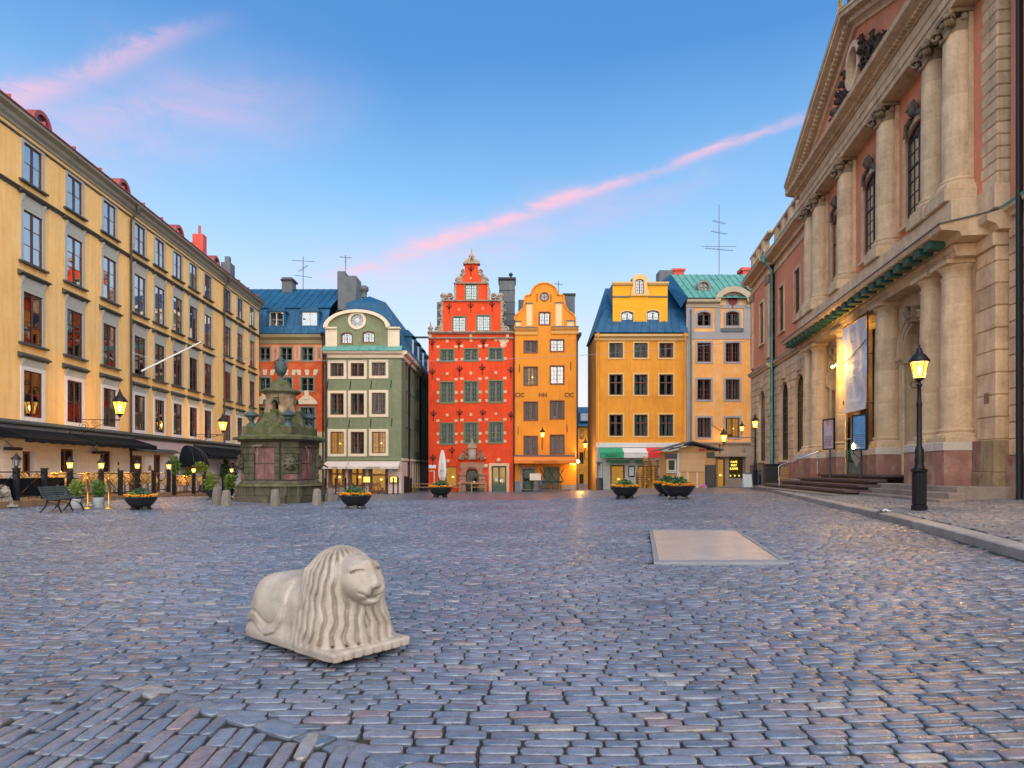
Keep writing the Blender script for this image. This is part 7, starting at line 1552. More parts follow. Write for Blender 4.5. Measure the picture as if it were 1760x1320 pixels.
LEAF = mat('leaf_green', (.075, .17, .025), .6, .35, vs=12, bump=0, second=(.11, .22, .04), ss=9); LEAFD = mat('leaf_dark', (.035, .095, .03), .6, .35, vs=12, bump=0, second=(.02, .07, .05), ss=9); FLO = mat('orange_flower', (.80, .22, .015), .6, .15, vs=20, bump=0, second=(.80, .45, .03), ss=25); FLB = mat('violet_flower', (.10, .14, .35), .6, .2, bump=0); YLEAF = mat('leaf_yellow_green', (.14, .20, .025), .6, .3, vs=12, bump=0, second=(.11, .20, .03), ss=9)
BOWL = mat('black_bowl', (.014, .016, .017), .38, .15, vs=3, bump=.06, spec=.5)
def flower_bowl(u, v, D, label, seed, pink=False):
    rr = random.Random(seed); p = G(u, v); k = D/1.3; t = thing('flower_bowl', label, 'flower pot', p, rr.random(), 'black flower bowls', k)
    ob('bowl', MB().lathe([(.20, .10), (.32, .12), (.46, .22), (.57, .36), (.64, .50), (.665, .51), (.665, .535), (.62, .535), (.58, .46)], 28).mesh('bowl', [BOWL]), t)
    for i in range(4):
        a = PI/4+i*PI/2; c, s = math.cos(a), math.sin(a); b = MB(); b.raw([(c*r-s*w, s*r+c*w, z) for r, z in ((.20, .11), (.36, .15), (.42, 0), (.30, 0)) for w in (-.09, .09)], [(0, 2, 4, 6), (1, 3, 5, 7), (0, 1, 3, 2), (2, 3, 5, 4), (4, 5, 7, 6), (6, 7, 1, 0)]); ob('foot', b.mesh('foot', [BOWL]), t)
    ob('soil', MB().lathe([(.58, .47), (0, .52)], 20, cap=False).mesh('soil', [mat('soil', (.03, .02, .012), .95, .3)]), t)
    b = MB(); foliage(b, 420, 0, 0, .60, .40, .40, .22, .11, 0, rr); foliage(b, 160, 0, 0, .54, .60, .60, .09, .09, 1, rr); foliage(b, 120, rr.uniform(-.1, .1), 0, .72, .22, .22, .14, .12, 2, rr)
    ob('leaves', b.mesh('leaves', [LEAF, LEAF, LEAFD]), t, kind='stuff')
    b = MB()
    for i in range(230):
        a = rr.uniform(0, 2*PI); r = rr.uniform(.44, .64); q = (r*math.cos(a), r*math.sin(a), .575+rr.uniform(-.02, .07)); s = rr.uniform(.022, .042)
        b.lathe([(s*.3, -s*.5), (s, 0), (s*.75, s*.55), (0, s*.6)], 5, q, 0, False)
    for i in range(40):
        a = rr.uniform(0, 2*PI); r = rr.uniform(0, .36); q = (r*math.cos(a), r*math.sin(a), .80-.5*r*r+rr.uniform(-.08, .05)); s = rr.uniform(.02, .035); b.lathe([(s*.3, -s*.5), (s, 0), (s*.75, s*.55), (0, s*.6)], 5, q, 1, False)
    ob('blossoms', b.mesh('blossoms', [FLO, FLB]), t, kind='stuff')
flower_bowl(242, 876, 1.0, 'black flower bowl in front of the restaurant terrace on the left', 1); flower_bowl(611, 874, 1.14, 'black flower bowl with tall greenery in front of the green house', 2)
flower_bowl(757, 855, 1.32, 'black flower bowl in front of the red house beside the closed parasol', 3); flower_bowl(1074, 857, 1.18, 'black flower bowl in front of the striped awning of the yellow house', 4)
flower_bowl(1166, 858, 1.25, 'black flower bowl in front of the kiosk, the nearer of two', 5); flower_bowl(1148, 852.5, 1.25, 'black flower bowl half hidden behind another one by the kiosk', 6)

# ---- street lamps
def street_lamp(p, H, label, power, arm=False):
    t = thing('street_lamp', label, 'street lamp', p, 0, 'black lamp posts'); w = .125
    ob('base', MB().bbox(-w, w, -w, w, -.03, .12, .02).bbox(-w*.9, w*.9, -w*.9, w*.9, .12, .86, .02).bbox(-w*1.02, w*1.02, -w*1.02, w*1.02, .86, .93, .02).mesh('base', [IRON]), t)
    for q in range(4):
        o = ob('base_panel', MB().bbox(-w*.6, w*.6, -w*.9-.008, -w*.9, .2, .78, .003).mesh('base_panel', [IRON]), t); o.rotation_euler = (0, 0, q*PI/2)
    pr = [(.13, .93), (.10, .99), (.085, 1.06), (.10, 1.12), (.085, 1.20), (.09, 1.36), (.065, 1.42)]
    zz = 1.45
    pr += [(.055, zz), (.05, H*.62), (.06, H*.63), (.06, H*.645), (.045, H*.66), (.038, H-.95), (.06, H-.93), (.06, H-.90), (.03, H-.88), (.03, H-.78)]
    ob('post', MB().lathe(pr, 14).mesh('post', [IRON]), t); b = MB()
    for i in range(30): a = i*.5; b.lathe([(0, -.012), (.014, 0), (0, .012)], 4, (.088*math.cos(a), .088*math.sin(a), 1.1+i*.011))
    b.tube([(-.02, 0, H-.98), (-.16, 0, H-.98), (-.20, 0, H-.90), (-.15, 0, H-.84), (-.03, 0, H-.84)], .014, 5); ob('ladder_bar', b.mesh('ladder_bar', [IRON]), t)
    lantern_mesh_parts(t, (0, 0, H-.78), .92, 8, power, .07)
    return t
p = GP(1580, 877); LH = (EYE+(808-592)/FPX*p.y)-p.z; street_lamp(p, LH, 'tall black lamp post with a lit lantern in front of the columns', 1050)
p = GP(1298, 836); LH2 = (EYE+(808-712)/FPX*p.y)-p.z; street_lamp(p, LH2, 'black lamp post with a lit lantern at the far corner of the pavement', 550)
print('LAMPS', LH, LH2, p)
def corner_lantern():
    t = thing('wall_lantern', 'small lit lantern left of the far lamp post', 'lantern', p+Vector((-.55, .6, 0)), 0, 'wall lanterns'); lantern_mesh_parts(t, (0, 0, LH2-.95), .7, 6, 150); ob('bracket', MB().tube([(0, 0, LH2-1.0), (0, 0, LH2-1.3), (.5, -.6, LH2-1.35)], .02, 5).mesh('bracket', [IRON]), t)
corner_lantern()

# ---- restaurant terrace on the left
def LW(s, d, z): return Vector((LEFT.o.x+s*LEFT.c-d*LEFT.s_, LEFT.o.y+s*LEFT.s_+d*LEFT.c, z))
LANG = math.atan2(LEFT.s_, LEFT.c)
def build_terrace():
    FD = -3.3; S = lambda u, d=FD: LEFT.at(u, 808, d)[0]; DECK = mat('deck_timber', (.26, .16, .085), .7, .25, vs=3, bump=.15, rv=.15)
    secs = ((-30, 98, .38, 'near'), (98, 293, .31, 'middle'), (293, 402, .12, 'far'))
    lab = {'near': 'timber terrace deck at the left edge behind the park bench', 'middle': 'timber terrace deck in front of the lit doors of the yellow building', 'far': 'timber terrace deck under the domed canopy'}
    def zdeck(s):
        for a, c, z, _ in secs:
            if s < S(c): return z
        return secs[-1][2]
    for a, c, z, k in secs:
        s0, s1 = S(a)+.02, S(c)-.02; t = thing('terrace_deck', lab[k], 'deck', LW(s0, 0, 0), LANG, 'terrace decks'); n = 20; w = 3.1/n
        for i in range(n): ob('deck_board', MB().bbox(0, s1-s0, -.25-(i+1)*w+.006, -.25-i*w, z-.045, z, .005).mesh('deck_board', [DECK]), t)
        ob('fascia', MB().bbox(0, s1-s0, -3.40, -3.36, z-.22, z-.005, .006).mesh('fascia', [DECK]), t)
        for i in range(int((s1-s0)/1.6)+1): ob('joist', MB().box(i*1.6, i*1.6+.08, -3.34, -.3, -.4, z-.05).mesh('joist', [mat('joist_dark', (.05, .035, .025), .9)]), t)
    # posts, lamps, rails with crossed bars
    posts = [(-18, 0), (28, 2), (76, 0), (120, 1), (174, 1), (207, 0), (236, 1), (264, 0), (290, 1), (299, 0), (333, 1), (351, 0), (384, 0), (398, 1)]
    where = ['off the left edge', 'with an unlit lamp beside the bench', 'behind the backrest of the park bench', 'with a lit lamp at the right end of the park bench', 'with a lit lamp above the concrete planters', 'left of the nearest flower bowl', 'with a lit lamp in front of the lit doorway', 'behind the flowers of the nearest bowl', 'with a lit lamp left of the domed canopy', 'at the step down below the domed canopy', 'with a lit lamp in front of the domed canopy', 'beside the black urn planter', 'behind the pair of stone bollards', 'with a lit lamp half behind the old well']
    P_ = []
    for i, (u, k) in enumerate(posts):
        s = S(u); z = zdeck(s); P_.append((s, z))
        t = thing('fence_post', 'black terrace fence post '+where[i], 'fence post', LW(s, FD, z), LANG, 'terrace fence posts')
        ob('post', MB().bbox(-.075, .075, -.075, .075, -.2, 1.0, .01).mesh('post', [IRON]), t); ob('cap', MB().bbox(-.095, .095, -.095, .095, 1.0, 1.05, .01).mesh('cap', [IRON]), t)
        if k:
            b = MB().lathe([(.05, 1.05), (.05, 1.10), (.07, 1.12)], 6); 
            for q in range(6): a = q*PI/3; b.tube([(.07*math.cos(a), .07*math.sin(a), 1.12), (.11*math.cos(a), .11*math.sin(a), 1.32)], .008, 4)
            b.lathe([(.15, 1.32), (.16, 1.34), (.05, 1.46), (.02, 1.52), (0, 1.55)], 6); ob('lamp_frame', b.mesh('lamp_frame', [IRON]), t)
            ob('lamp_glass', MB().lathe([(.068, 1.12), (.108, 1.32)], 6, cap=False, smooth=False).mesh('lamp_glass', [glass_lamp() if k == 1 else mat('dull_lamp_glass', (.25, .25, .25), .2)]), t)
            if k == 1:
                ob('bulb', MB().lathe([(0, 1.16), (.045, 1.21), (0, 1.28)], 8).mesh('bulb', [FLAME]), t); l = bpy.data.lights.new('post_light', 'POINT'); l.energy = 110; l.color = (1, .5, .12); l.shadow_soft_size = .05; ob('post_light', l, t, (0, 0, 1.22))
    wr = ['at the left edge', 'behind the bench', 'behind the bench to its right end', 'behind the first concrete planter', 'right of the second concrete planter', 'in front of the lit door', 'behind the nearest flower bowl', 'left of the dome', '', 'below the dome', 'right of the dome', 'behind the urn planters', 'beside the well']
    for i in range(len(P_)-1):
        (a, z0), (c, z1) = P_[i], P_[i+1]; L = c-a-.15
        if L < .5: continue
        t = thing('fence_rail', 'black iron fence panel with crossed bars '+wr[i], 'fence', LW(a+.075, FD, min(z0, z1)), LANG, 'terrace fence panels'); n = max(1, round(L/1.1))
        ob('top_rail', MB().tube([(0, 0, .92), (L, 0, .92)], .022, 6).mesh('top_rail', [IRON]), t); ob('bottom_rail', MB().tube([(0, 0, .14), (L, 0, .14)], .018, 6).mesh('bottom_rail', [IRON]), t)
        for k in range(n):
            x0, x1 = L*k/n, L*(k+1)/n; ob('cross_bar', MB().tube([(x0, -.012, .15), (x1, -.012, .91)], .012, 5).mesh('cross_bar', [IRON]), t); ob('cross_bar', MB().tube([(x0, .012, .91), (x1, .012, .15)], .012, 5).mesh('cross_bar', [IRON]), t)
    # black wind cloth behind the bench
    s0, s1 = S(-20), S(118); ob('wind_screen', MB().bbox(0, s1-s0, -.01, .01, .0, .62, .004).mesh('wind_screen', [mat('black_canvas', (.012, .014, .018))]), None, LW(s0, FD+.15, zdeck(s0)+.1), LANG, None, 'long black fabric wind screen behind the fence by the bench', 'wind screen')
    # rattan chairs
    CANE = mat('golden_cane', (.50, .31, .095), .55, .25, vs=30, bump=.3, bs=120, rv=.12); CANED = mat('cane_frame', (.30, .15, .05), .5, .2, bump=0); SEATC = mat('cane_seat', (.42, .33, .17), .7, .3, vs=60, bump=.4, bs=160)
    def chair():
        t = ob('rattan_chair', None); t['category'] = 'chair'; t['group'] = 'rattan terrace chairs'
        o = [(.24*math.cos(a), .70+.26*math.sin(a)) for a in np.linspace(0, 2*PI, 19)]
        ob('backrest', MB().tube([(x, .22+.04*abs(x)*-2, z) for x, z in o], .022, 6).prism_y([(x*.72, .70+(z-.70)*.72) for x, z in o[:-1]], .20, .215).mesh('backrest', [CANE]), t)
        ob('back_weave', MB().tube([(x*.80, .20, .70+(z-.70)*.80) for x, z in o], .014, 5).mesh('back_weave', [CANED]), t)
        ob('seat', MB().lathe([(.0, .43), (.22, .43), (.24, .45), (.22, .475), (0, .48)], 16).mesh('seat', [SEATC]), t)
        for q in (-1, 1):
            ob('leg', MB().tube([(q*.19, -.17, .44), (q*.20, -.20, 0)], .016, 6).mesh('leg', [CANED]), t); ob('leg', MB().tube([(q*.20, .24, .60), (q*.19, .18, .40), (q*.20, .26, 0)], .016, 6).mesh('leg', [CANED]), t)
            ob('arm', MB().tube([(q*.24, .20, .74), (q*.30, .02, .68), (q*.29, -.16, .62), (q*.24, -.18, .45)], .018, 6).mesh('arm', [CANE]), t)
        return t
    base = None; rr = random.Random(11); spots = []
    for s in np.arange(S(86), S(288), .78): spots.append((s+rr.uniform(-.1, .1), -2.55+rr.uniform(-.15, .15), rr.choice((PI/2, -PI/2, PI, 0, PI))+rr.uniform(-.4, .4)))
    for s in np.arange(S(112), S(285), .95): spots.append((s+rr.uniform(-.1, .1), -1.25+rr.uniform(-.2, .2), rr.choice((PI/2, -PI/2, 0))+rr.uniform(-.4, .4)))
    for s in np.arange(S(302), S(398), .72): spots.append((s+rr.uniform(-.1, .1), -2.4+rr.uniform(-.3, .3), rr.uniform(0, 6.28)))
    spots.sort(); cnt = {}
    for i, (s, d, a) in enumerate(spots):
        row = 'fence-side' if d < -1.9 else 'wall-side'; m = s-S(86)
        zone = 'behind the black fence of the far deck near the well' if s > S(296) else ('left of the first concrete planter' if s < S(125) else 'behind the two concrete planters' if s < S(205) else 'in front of the lit doors')
        key = row if s < S(296) else 'far'; cnt[key] = cnt.get(key, -1)+1; lab_ = ('golden rattan chair on the far deck near the well, %s from the left' % ordinal(cnt[key])) if key == 'far' else 'golden rattan chair, %s from the left in the %s row of the long terrace' % (ordinal(cnt[key]), row); loc = LW(s, d, zdeck(s))
        if base is None: base = chair(); base.location = loc; base.rotation_euler = (0, 0, a+LANG); base['label'] = lab_
        else: dup(base, loc, a+LANG, lab_)
    # small round tables
    tb = None
    for i, s in enumerate(np.arange(S(98), S(395), 1.75)):
        loc = LW(s, -1.9, zdeck(s)); lab_ = 'small round black cafe table among the rattan chairs, %s from the left' % ordinal(i)
        if tb is None:
            tb = thing('cafe_table', lab_, 'table', loc, 0, 'terrace tables'); ob('top', MB().lathe([(0, .70), (.34, .70), (.35, .72), (.34, .735), (0, .735)], 18).mesh('top', [IRON]), tb); ob('stem', MB().lathe([(.03, .03), (.03, .70)], 8).mesh('stem', [IRON]), tb); ob('foot', MB().lathe([(.24, 0), (.24, .02), (.05, .05), (0, .05)], 14).mesh('foot', [IRON]), tb)
        else: dup(tb, loc, 0, lab_)
    # bench
    p = G(103, 879); t = thing('park_bench', 'slatted green-black park bench on the left edge of the square', 'bench', p, LANG+.12, None, .88)
    SL = mat('bench_slat', (.045, .065, .06), .45, .25, vs=6, bump=.1, rv=.2)
    prof = [(-.42, .47), (-.33, .44), (-.24, .43), (-.15, .43), (-.06, .445), (.02, .47), (.08, .53), (.12, .60), (.155, .675), (.185, .75), (.21, .82)]
    for i, (y, z) in enumerate(prof):
        b = MB(); b.bbox(-.95, .95, -.032, .032, -.011, .011, .006); o = ob('slat', b.mesh('slat', [SL]), t, (0, y, z)); o.rotation_euler = (0 if i < 5 else min(1.15, .35+.18*(i-4)), 0, 0)
    for x in (-.8, 0, .8):
        ob('bench_frame', MB().tube([(x, -.42, .44), (x, -.2, .40), (x, 0, .44), (x, .10, .56), (x, .22, .84)], .022, 6).tube([(x, -.34, .41), (x, -.30, .25), (x, -.40, 0)], .022, 6).tube([(x, 0, .43), (x, .06, .22), (x, .24, 0)], .022, 6).tube([(x, -.36, .12), (x, -.2, .30), (x, .0, .34), (x, .16, .12)], .014, 5).mesh('bench_frame', [IRON]), t)
    # planters and brass posts
    CON = mat('concrete_planter', (.30, .32, .33), .85, .2, vs=5, bump=.2)
    for i, (u, v, lab_, yl) in enumerate(((132, 873, 'round concrete planter half hidden behind the end of the bench', 1), (169, 872, 'round concrete planter with a leafy shrub between the brass posts', 0))):
        t = thing('planter', lab_, 'planter', G(u, v), 0, None, .62); rr = random.Random(20+i); ob('pot', MB().lathe([(.24, 0), (.27, .05), (.27, .50), (.25, .53), (.22, .53), (.22, .46), (0, .46)], 18).mesh('pot', [CON]), t)
        b = MB(); foliage(b, 330, 0, 0, 1.02, .30, .30, .40, .13, 0, rr); foliage(b, 60, 0, 0, .56, .24, .24, .08, .09, 1, rr); ob('leaves', b.mesh('leaves', [YLEAF if yl else LEAF, LEAFD]), t, kind='stuff'); ob('stem', MB().tube([(0, 0, .45), (.03, 0, .8), (-.02, 0, 1.1)], .02, 5).mesh('stem', [BRN]), t)
    for u, lab_ in ((151, 'left brass post standing between the concrete planters'), (187, 'right brass post standing beside the concrete planters')):
        t = thing('brass_post', lab_, 'post', G(u, 874), 0, 'brass barrier posts'); ob('pole', MB().lathe([(.025, 0), (.025, .92), (.04, .93), (.04, .96), (.02, .98), (.035, 1.0), (0, 1.03)], 10).mesh('pole', [BRASS]), t); ob('foot', MB().lathe([(.16, 0), (.16, .015), (.05, .05), (.03, .10)], 16).mesh('foot', [BRASS]), t)
    for u, v, lab_, sd in ((362, 860, 'black urn planter with tall greenery right of the far terrace', 31), (395, 858, 'black urn planter with greenery beside the old well', 32)):
        t = thing('urn_planter', lab_, 'planter', G(u, v), 0, None, .72); rr = random.Random(sd); ob('urn', MB().lathe([(.20, 0), (.20, .06), (.09, .12), (.09, .2), (.20, .34), (.27, .55), (.30, .60), (.30, .63), (.25, .63), (.24, .56), (0, .56)], 18).mesh('urn', [BOWL]), t); b = MB(); foliage(b, 380, 0, 0, 1.05, .30, .30, .48, .15, 0, rr, .7); foliage(b, 150, 0, 0, .68, .32, .32, .12, .10, 1, rr); ob('leaves', b.mesh('leaves', [YLEAF, LEAF]), t, kind='stuff')
    # greenery around the restaurant door: garlands hung on the wall
    for u, h0, h1, w, lab_ in ((300, 1.0, 2.15, .30, 'green garland hanging left of the domed canopy'), (325, .7, 1.6, .28, 'green garland hanging right below the domed canopy'), (386, .6, 1.9, .30, 'hanging green plant on the wall beside the well'), (401, .5, 1.9, .42, 'bushy hanging green plant on the wall half hidden by the well')):
        rr = random.Random(int(u)); t = thing('hanging_plant', lab_, 'plant', LW(S(u, -.5), -.5, 0), LANG); b = MB(); foliage(b, 420, 0, 0, (h0+h1)/2, w, .22, (h1-h0)/2, .14, 0, rr, -.2); ob('leaves', b.mesh('leaves', [LEAFD if u > 380 else LEAF]), t, kind='stuff'); ob('stem', MB().tube([(0, 0, h0), (.04, 0, (h0+h1)/2), (0, .3, h1)], .02, 5).mesh('stem', [BRN]), t)
    t = thing('small_shrub', 'slim light green shrub rising over the fence of the far terrace', 'shrub', LW(S(345, -2.6), -2.6, .12), 0); b = MB(); foliage(b, 260, 0, 0, 1.35, .34, .30, .30, .15, 0, random.Random(77), .6); ob('leaves', b.mesh('leaves', [YLEAF]), t, kind='stuff'); ob('stem', MB().tube([(0, 0, 0), (.05, 0, .7), (0, 0, 1.3)], .02, 5).mesh('stem', [BRN]), t)
    # framed mirror sign at the door
    t = thing('menu_board', 'white framed menu board left of the domed canopy', 'menu board', LW(S(294, -.9), -.9, .15), LANG+.3); ob('frame', MB().box(-.3, -.25, 0, .04, .5, 1.6).box(.25, .3, 0, .04, .5, 1.6).box(-.25, .25, 0, .04, .5, .55).box(-.25, .25, 0, .04, 1.55, 1.6).mesh('frame', [SASH]), t); ob('board', MB().box(-.25, .25, .01, .03, .55, 1.55).mesh('board', [mat('dull_sky_glass', (.30, .34, .40))]), t); ob('stand', MB().tube([(0, .1, 0), (0, .03, .6)], .02, 5).mesh('stand', [IRON]), t)
build_terrace()
# ------------------------------------------------------------------ things before the far houses
def FG(u, v): return G(u, v)
def box_thing(name, label, cat, loc, parts, rot=0, group=None):
    t = thing(name, label, cat, loc, rot, group)
    for nm, mb, m in parts: ob(nm, mb.mesh(nm, [m] if not isinstance(m, list) else m), t)
    return t
def build_kiosk():
    Y = 53.0; x0 = P(1146, 0, Y).x; p = Vector((x0, Y, float(gz(x0, Y)))); k = Y/FPX; t = thing('market_kiosk', 'closed wooden market kiosk with a grey gable roof and roller shutter', 'kiosk', p, 0)
    Z = lambda v: EYE+(808-v)*k-p.z; X = lambda u: (u-1146)*k
    OW = mat('kiosk_ochre', (.64, .34, .12), .7, .1, bump=.08); CRM = mat('kiosk_shutter', (.74, .47, .25), .6, .06, bump=.05, rv=.05); WH = mat('white_paint', (.6, .6, .58)); D = 2.6
    ob('body', MB().box(X(1167), X(1228.5), .02, D, 0, Z(774)).mesh('body', [OW]), t); ob('side_bay', MB().box(X(1146), X(1167), .3, D, 0, Z(776)).mesh('side_bay', [OW]), t)
    z0, z1 = Z(811), Z(777.5); n = 13
    for i in range(n): ob('shutter_slat', MB().bbox(X(1168.5), X(1212.5), -.05, .0, z0+(z1-z0)*i/n+.006, z0+(z1-z0)*(i+1)/n-.006, .012).mesh('shutter_slat', [CRM]), t)
    ob('gable_board', MB().prism_y([(X(1167), Z(777)), (X(1214), Z(777)), (X(1214), Z(771)), (X(1190), Z(766)), (X(1167), Z(771))], -.06, .0).mesh('gable_board', [OW]), t)
    for u in (1168, 1182, 1198, 1212): ob('stile', MB().box(X(u)-.07, X(u)+.07, -.03, .018, 0, z0-.02).mesh('stile', [WH]), t)
    for a, c in ((1170, 1180.5), (1183.5, 1196.5), (1199.5, 1210.5)): ob('panel', MB().bbox(X(a), X(c), -.012, .018, .1, z0-.1, .01).mesh('panel', [OW]), t)
    w = window(t, (X(1148)+X(1163))/2, Z(810), X(1163)-X(1148), Z(789)-Z(810), WH, 1, 1, 1, y=.26, recess=-.03, fw=.10, curtain=False, inner=False); ob('shutter_box', MB().bbox(X(1144), X(1167), .0, .35, Z(787), Z(780), .02).mesh('shutter_box', [GREYMETAL]), t); ob('counter', MB().bbox(X(1146), X(1166), .1, .3, Z(813), Z(811), .01).mesh('counter', [WH]), t)
    ob('corner_post', MB().box(X(1164), X(1167.5), -.05, .3, 0, Z(777)).mesh('corner_post', [WH]), t)
    for a, c, za, zb in ((1132, 1186.5, 775, 760), (1239, 1186.5, 775, 760)):
        s0, s1 = X(a), X(c); b = MB(); b.prism_y([(s0, Z(za)), (s1, Z(zb)), (s1, Z(zb)+.09), (s0, Z(za)+.09)], -.75, D+.4); ob('roof_slope', b.mesh('roof_slope', [GREYMETAL]), t)
    ob('fascia_board', MB().prism_y([(X(1145), Z(774.5)), (X(1186.5), Z(763.5)), (X(1228), Z(774.5)), (X(1228), Z(772.5)), (X(1186.5), Z(761.2)), (X(1145), Z(772.5))], -.78, -.755).mesh('fascia_board', [IRON]), t)
    ob('side_window', MB().bbox(X(1214.5), X(1228), -.06, .0, Z(787), Z(778), .02).mesh('side_window', [mat('green_pane', (.10, .14, .10), .3)]), t); ob('sign', MB().bbox(X(1201), X(1211), -.09, -.06, Z(775), Z(772), .01).mesh('sign', [mat('pink_sign', (.6, .05, .12), .5)]), t)
    # tall grey cabinet beside it
    q = G(1223, 841); t = thing('cabinet', 'tall dark grey wooden cabinet beside the kiosk', 'cabinet', Vector((P(1215, 0, Y-.6).x, Y-.6, p.z)), 0); W = (1231.5-1215.5)*k
    for i in range(5): ob('plank', MB().bbox(W*i/5+.006, W*(i+1)/5-.006, 0, .05, .06, Z(799), .008).mesh('plank', [mat('grey_plank', (.085, .075, .065), .75, .15, rv=.12)]), t)
    ob('carcass', MB().box(0, W, .051, .7, .06, Z(799)).mesh('carcass', [mat('grey_plank', (.085, .075, .065))]), t); ob('foot', MB().box(.05, W-.05, .1, .6, 0, .06).mesh('foot', [mat('timber_block', (.35, .24, .10))]), t)
    t = thing('bag', 'pink and white bag on the ground by the kiosk', 'bag', P(1210, 838, Y-.9)+Vector((0, 0, 0)), 0); t.location.z = float(gz(t.location.x, t.location.y)); b = MB(); b.lathe([(.2, 0), (.26, .12), (.22, .26), (.12, .34), (.03, .33)], 9, sy=.7); ob('sack', b.mesh('sack', [mat('pink_bag', (.55, .12, .28), .7, .3, vs=6, second=(.6, .55, .58), ss=4)]), t); ob('tie', MB().lathe([(.03, .33), (.08, .42)], 7).mesh('tie', [mat('pink_bag', (.55, .12, .28))]), t)
build_kiosk()
def build_chair_stacks():
    CH = mat('stacked_wicker', (.48, .24, .07), .6, .2, vs=20, bump=.2, rv=.12); CF = mat('bamboo_frame', (.36, .16, .05), .5, .15, bump=0)
    src = None
    for (u, n, h, lab) in ((1099, 7, .0, 'leftmost low stack'), (1110.5, 14, .0, 'tall middle stack'), (1124, 12, .0, 'right-hand stack')):
        Y = 58.2 if u != 1110.5 else 57.6; x = P(u, 0, Y).x
        for i in range(n):
            loc = Vector((x, Y, float(gz(x, Y))+i*.155)); l = 'tan wicker chair in the %s before the yellow house, %s' % (lab, 'on the very top' if i == n-1 else ordinal(i)+' from the bottom')
            if src is None:
                src = thing('wicker_chair', l, 'chair', loc, 0, 'stacked wicker chairs')
                ob('seat', MB().bbox(-.24, .24, -.24, .22, .42, .47, .015).mesh('seat', [CH]), src); ob('backrest', MB().bbox(-.24, .24, .22, .26, .72, .80, .015).mesh('backrest', [CH]), src)
                for a, y in ((-.22, -.22), (.22, -.22), (-.22, .24), (.22, .24)): ob('leg', MB().tube([(a, y, .46 if y < 0 else .84), (a*1.1, y*1.1, 0)], .018, 5).mesh('leg', [CF]), src)
                for a in (-.26, .26): ob('arm', MB().tube([(a, .22, .66), (a, -.20, .64), (a, -.22, .45)], .018, 5).mesh('arm', [CF]), src)
            else: dup(src, loc, random.uniform(-.12, .12), l)
build_chair_stacks()
def build_far_small():
    W = mat('parasol_canvas', (.62, .60, .58), .85, .08, bump=.15); WOOD = mat('bench_pine', (.40, .24, .09), .7, .2, rv=.1)
    p = G(760.5, 850); p = Vector((P(760.5, 0, 58).x, 58, float(gz(P(760.5, 0, 58).x, 58)))); t = thing('closed_parasol', 'closed white parasol standing in front of the red house', 'parasol', p, 0)
    b = MB(); n = 12; vs = []; prof = [(.08, 3.7), (.22, 3.3), (.34, 2.6), (.38, 1.9), (.36, 1.4), (.20, 1.0), (.26, .78)]
    for i in range(n):
        for r, z in prof: q = r*(1.0 if i % 2 else .72); vs.append((q*math.cos(2*PI*i/n), q*math.sin(2*PI*i/n), z))
    b.raw(vs, [(i*7+k, ((i+1) % n)*7+k, ((i+1) % n)*7+k+1, i*7+k+1) for i in range(n) for k in range(6)]); ob('canopy', b.mesh('canopy', [W]), t); ob('pole', MB().tube([(0, 0, 0), (0, 0, 3.8)], .03, 6).mesh('pole', [GREYMETAL]), t); ob('strap', MB().lathe([(.215, .97), (.215, 1.03)], 12).mesh('strap', [IRON]), t); ob('emblem', text_mesh('DC', .26, IRON), t, (0, -.40, 1.9), (PI/2, 0, 0)); ob('base', MB().lathe([(.4, 0), (.4, .1), (.05, .12)], 12).mesh('base', [GREYMETAL]), t)
    # plank tables with benches
    for (u, Y, lab, L) in ((728, 60.0, 'wooden table with bench left of the red house', 2.0), (776, 60.4, 'wooden table with bench behind the flower bowl at the red house', 1.8), (823, 60.8, 'small wooden table with benches before the green double door', 1.5)):
        x = P(u, 0, Y).x; t = thing('plank_table', lab, 'table', (x, Y, float(gz(x, Y))), 0, 'plank tables by the red house')
        for i in range(3): ob('top_plank', MB().bbox(-L/2, L/2, -.33+i*.22+.005, -.33+(i+1)*.22-.005, .72, .76, .006).mesh('top_plank', [WOOD]), t)
        for a in (-L/2+.1, L/2-.1):
            for y in (-.28, .28): ob('leg', MB().box(a-.04, a+.04, y-.04, y+.04, 0, .72).mesh('leg', [WOOD]), t)
        for y in (-.62, .62): ob('bench_plank', MB().bbox(-L/2, L/2, y-.14, y+.14, .42, .46, .006).mesh('bench_plank', [WOOD]), t); ob('bench_leg', MB().box(-L/2+.1, -L/2+.16, y-.1, y+.1, 0, .42).box(L/2-.16, L/2-.1, y-.1, y+.1, 0, .42).mesh('bench_leg', [WOOD]), t)
    # iron tables folded and stacked by the orange house
    Y = 60.4; x = P(950, 0, Y).x; z = float(gz(x, Y)); t = thing('folded_furniture', 'black folded cafe tables stacked on a low trolley by the shuttered window', 'furniture', (x, Y, z), 0)
    ob('trolley', MB().bbox(-2.9, 1.6, -.5, .5, .10, .18, .02).mesh('trolley', [GREYMETAL]), t)
    for a in (-2.7, 1.4): ob('wheel', MB().lathe([(0, -.05), (.1, -.05), (.1, .05), (0, .05)], 10).mesh('wheel', [IRON]), t, (a, -.4, .09), (PI/2, 0, 0))
    for i in range(3): xx = -.85+i*.75; ob('folded_frame', MB().tube([(xx-.32, -.2, .95), (xx+.32, -.2, 2.05)], .045, 5).tube([(xx+.32, -.15, .95), (xx-.32, -.15, 2.05)], .045, 5).mesh('folded_frame', [IRON]), t)
    ob('table_stack', MB().bbox(-1.0, .9, -.35, .35, .80, .94, .02).mesh('table_stack', [IRON]), t)
    for a in (-.85, .75): ob('stack_leg', MB().tube([(a, 0, .18), (a, 0, .8)], .04, 5).mesh('stack_leg', [IRON]), t)
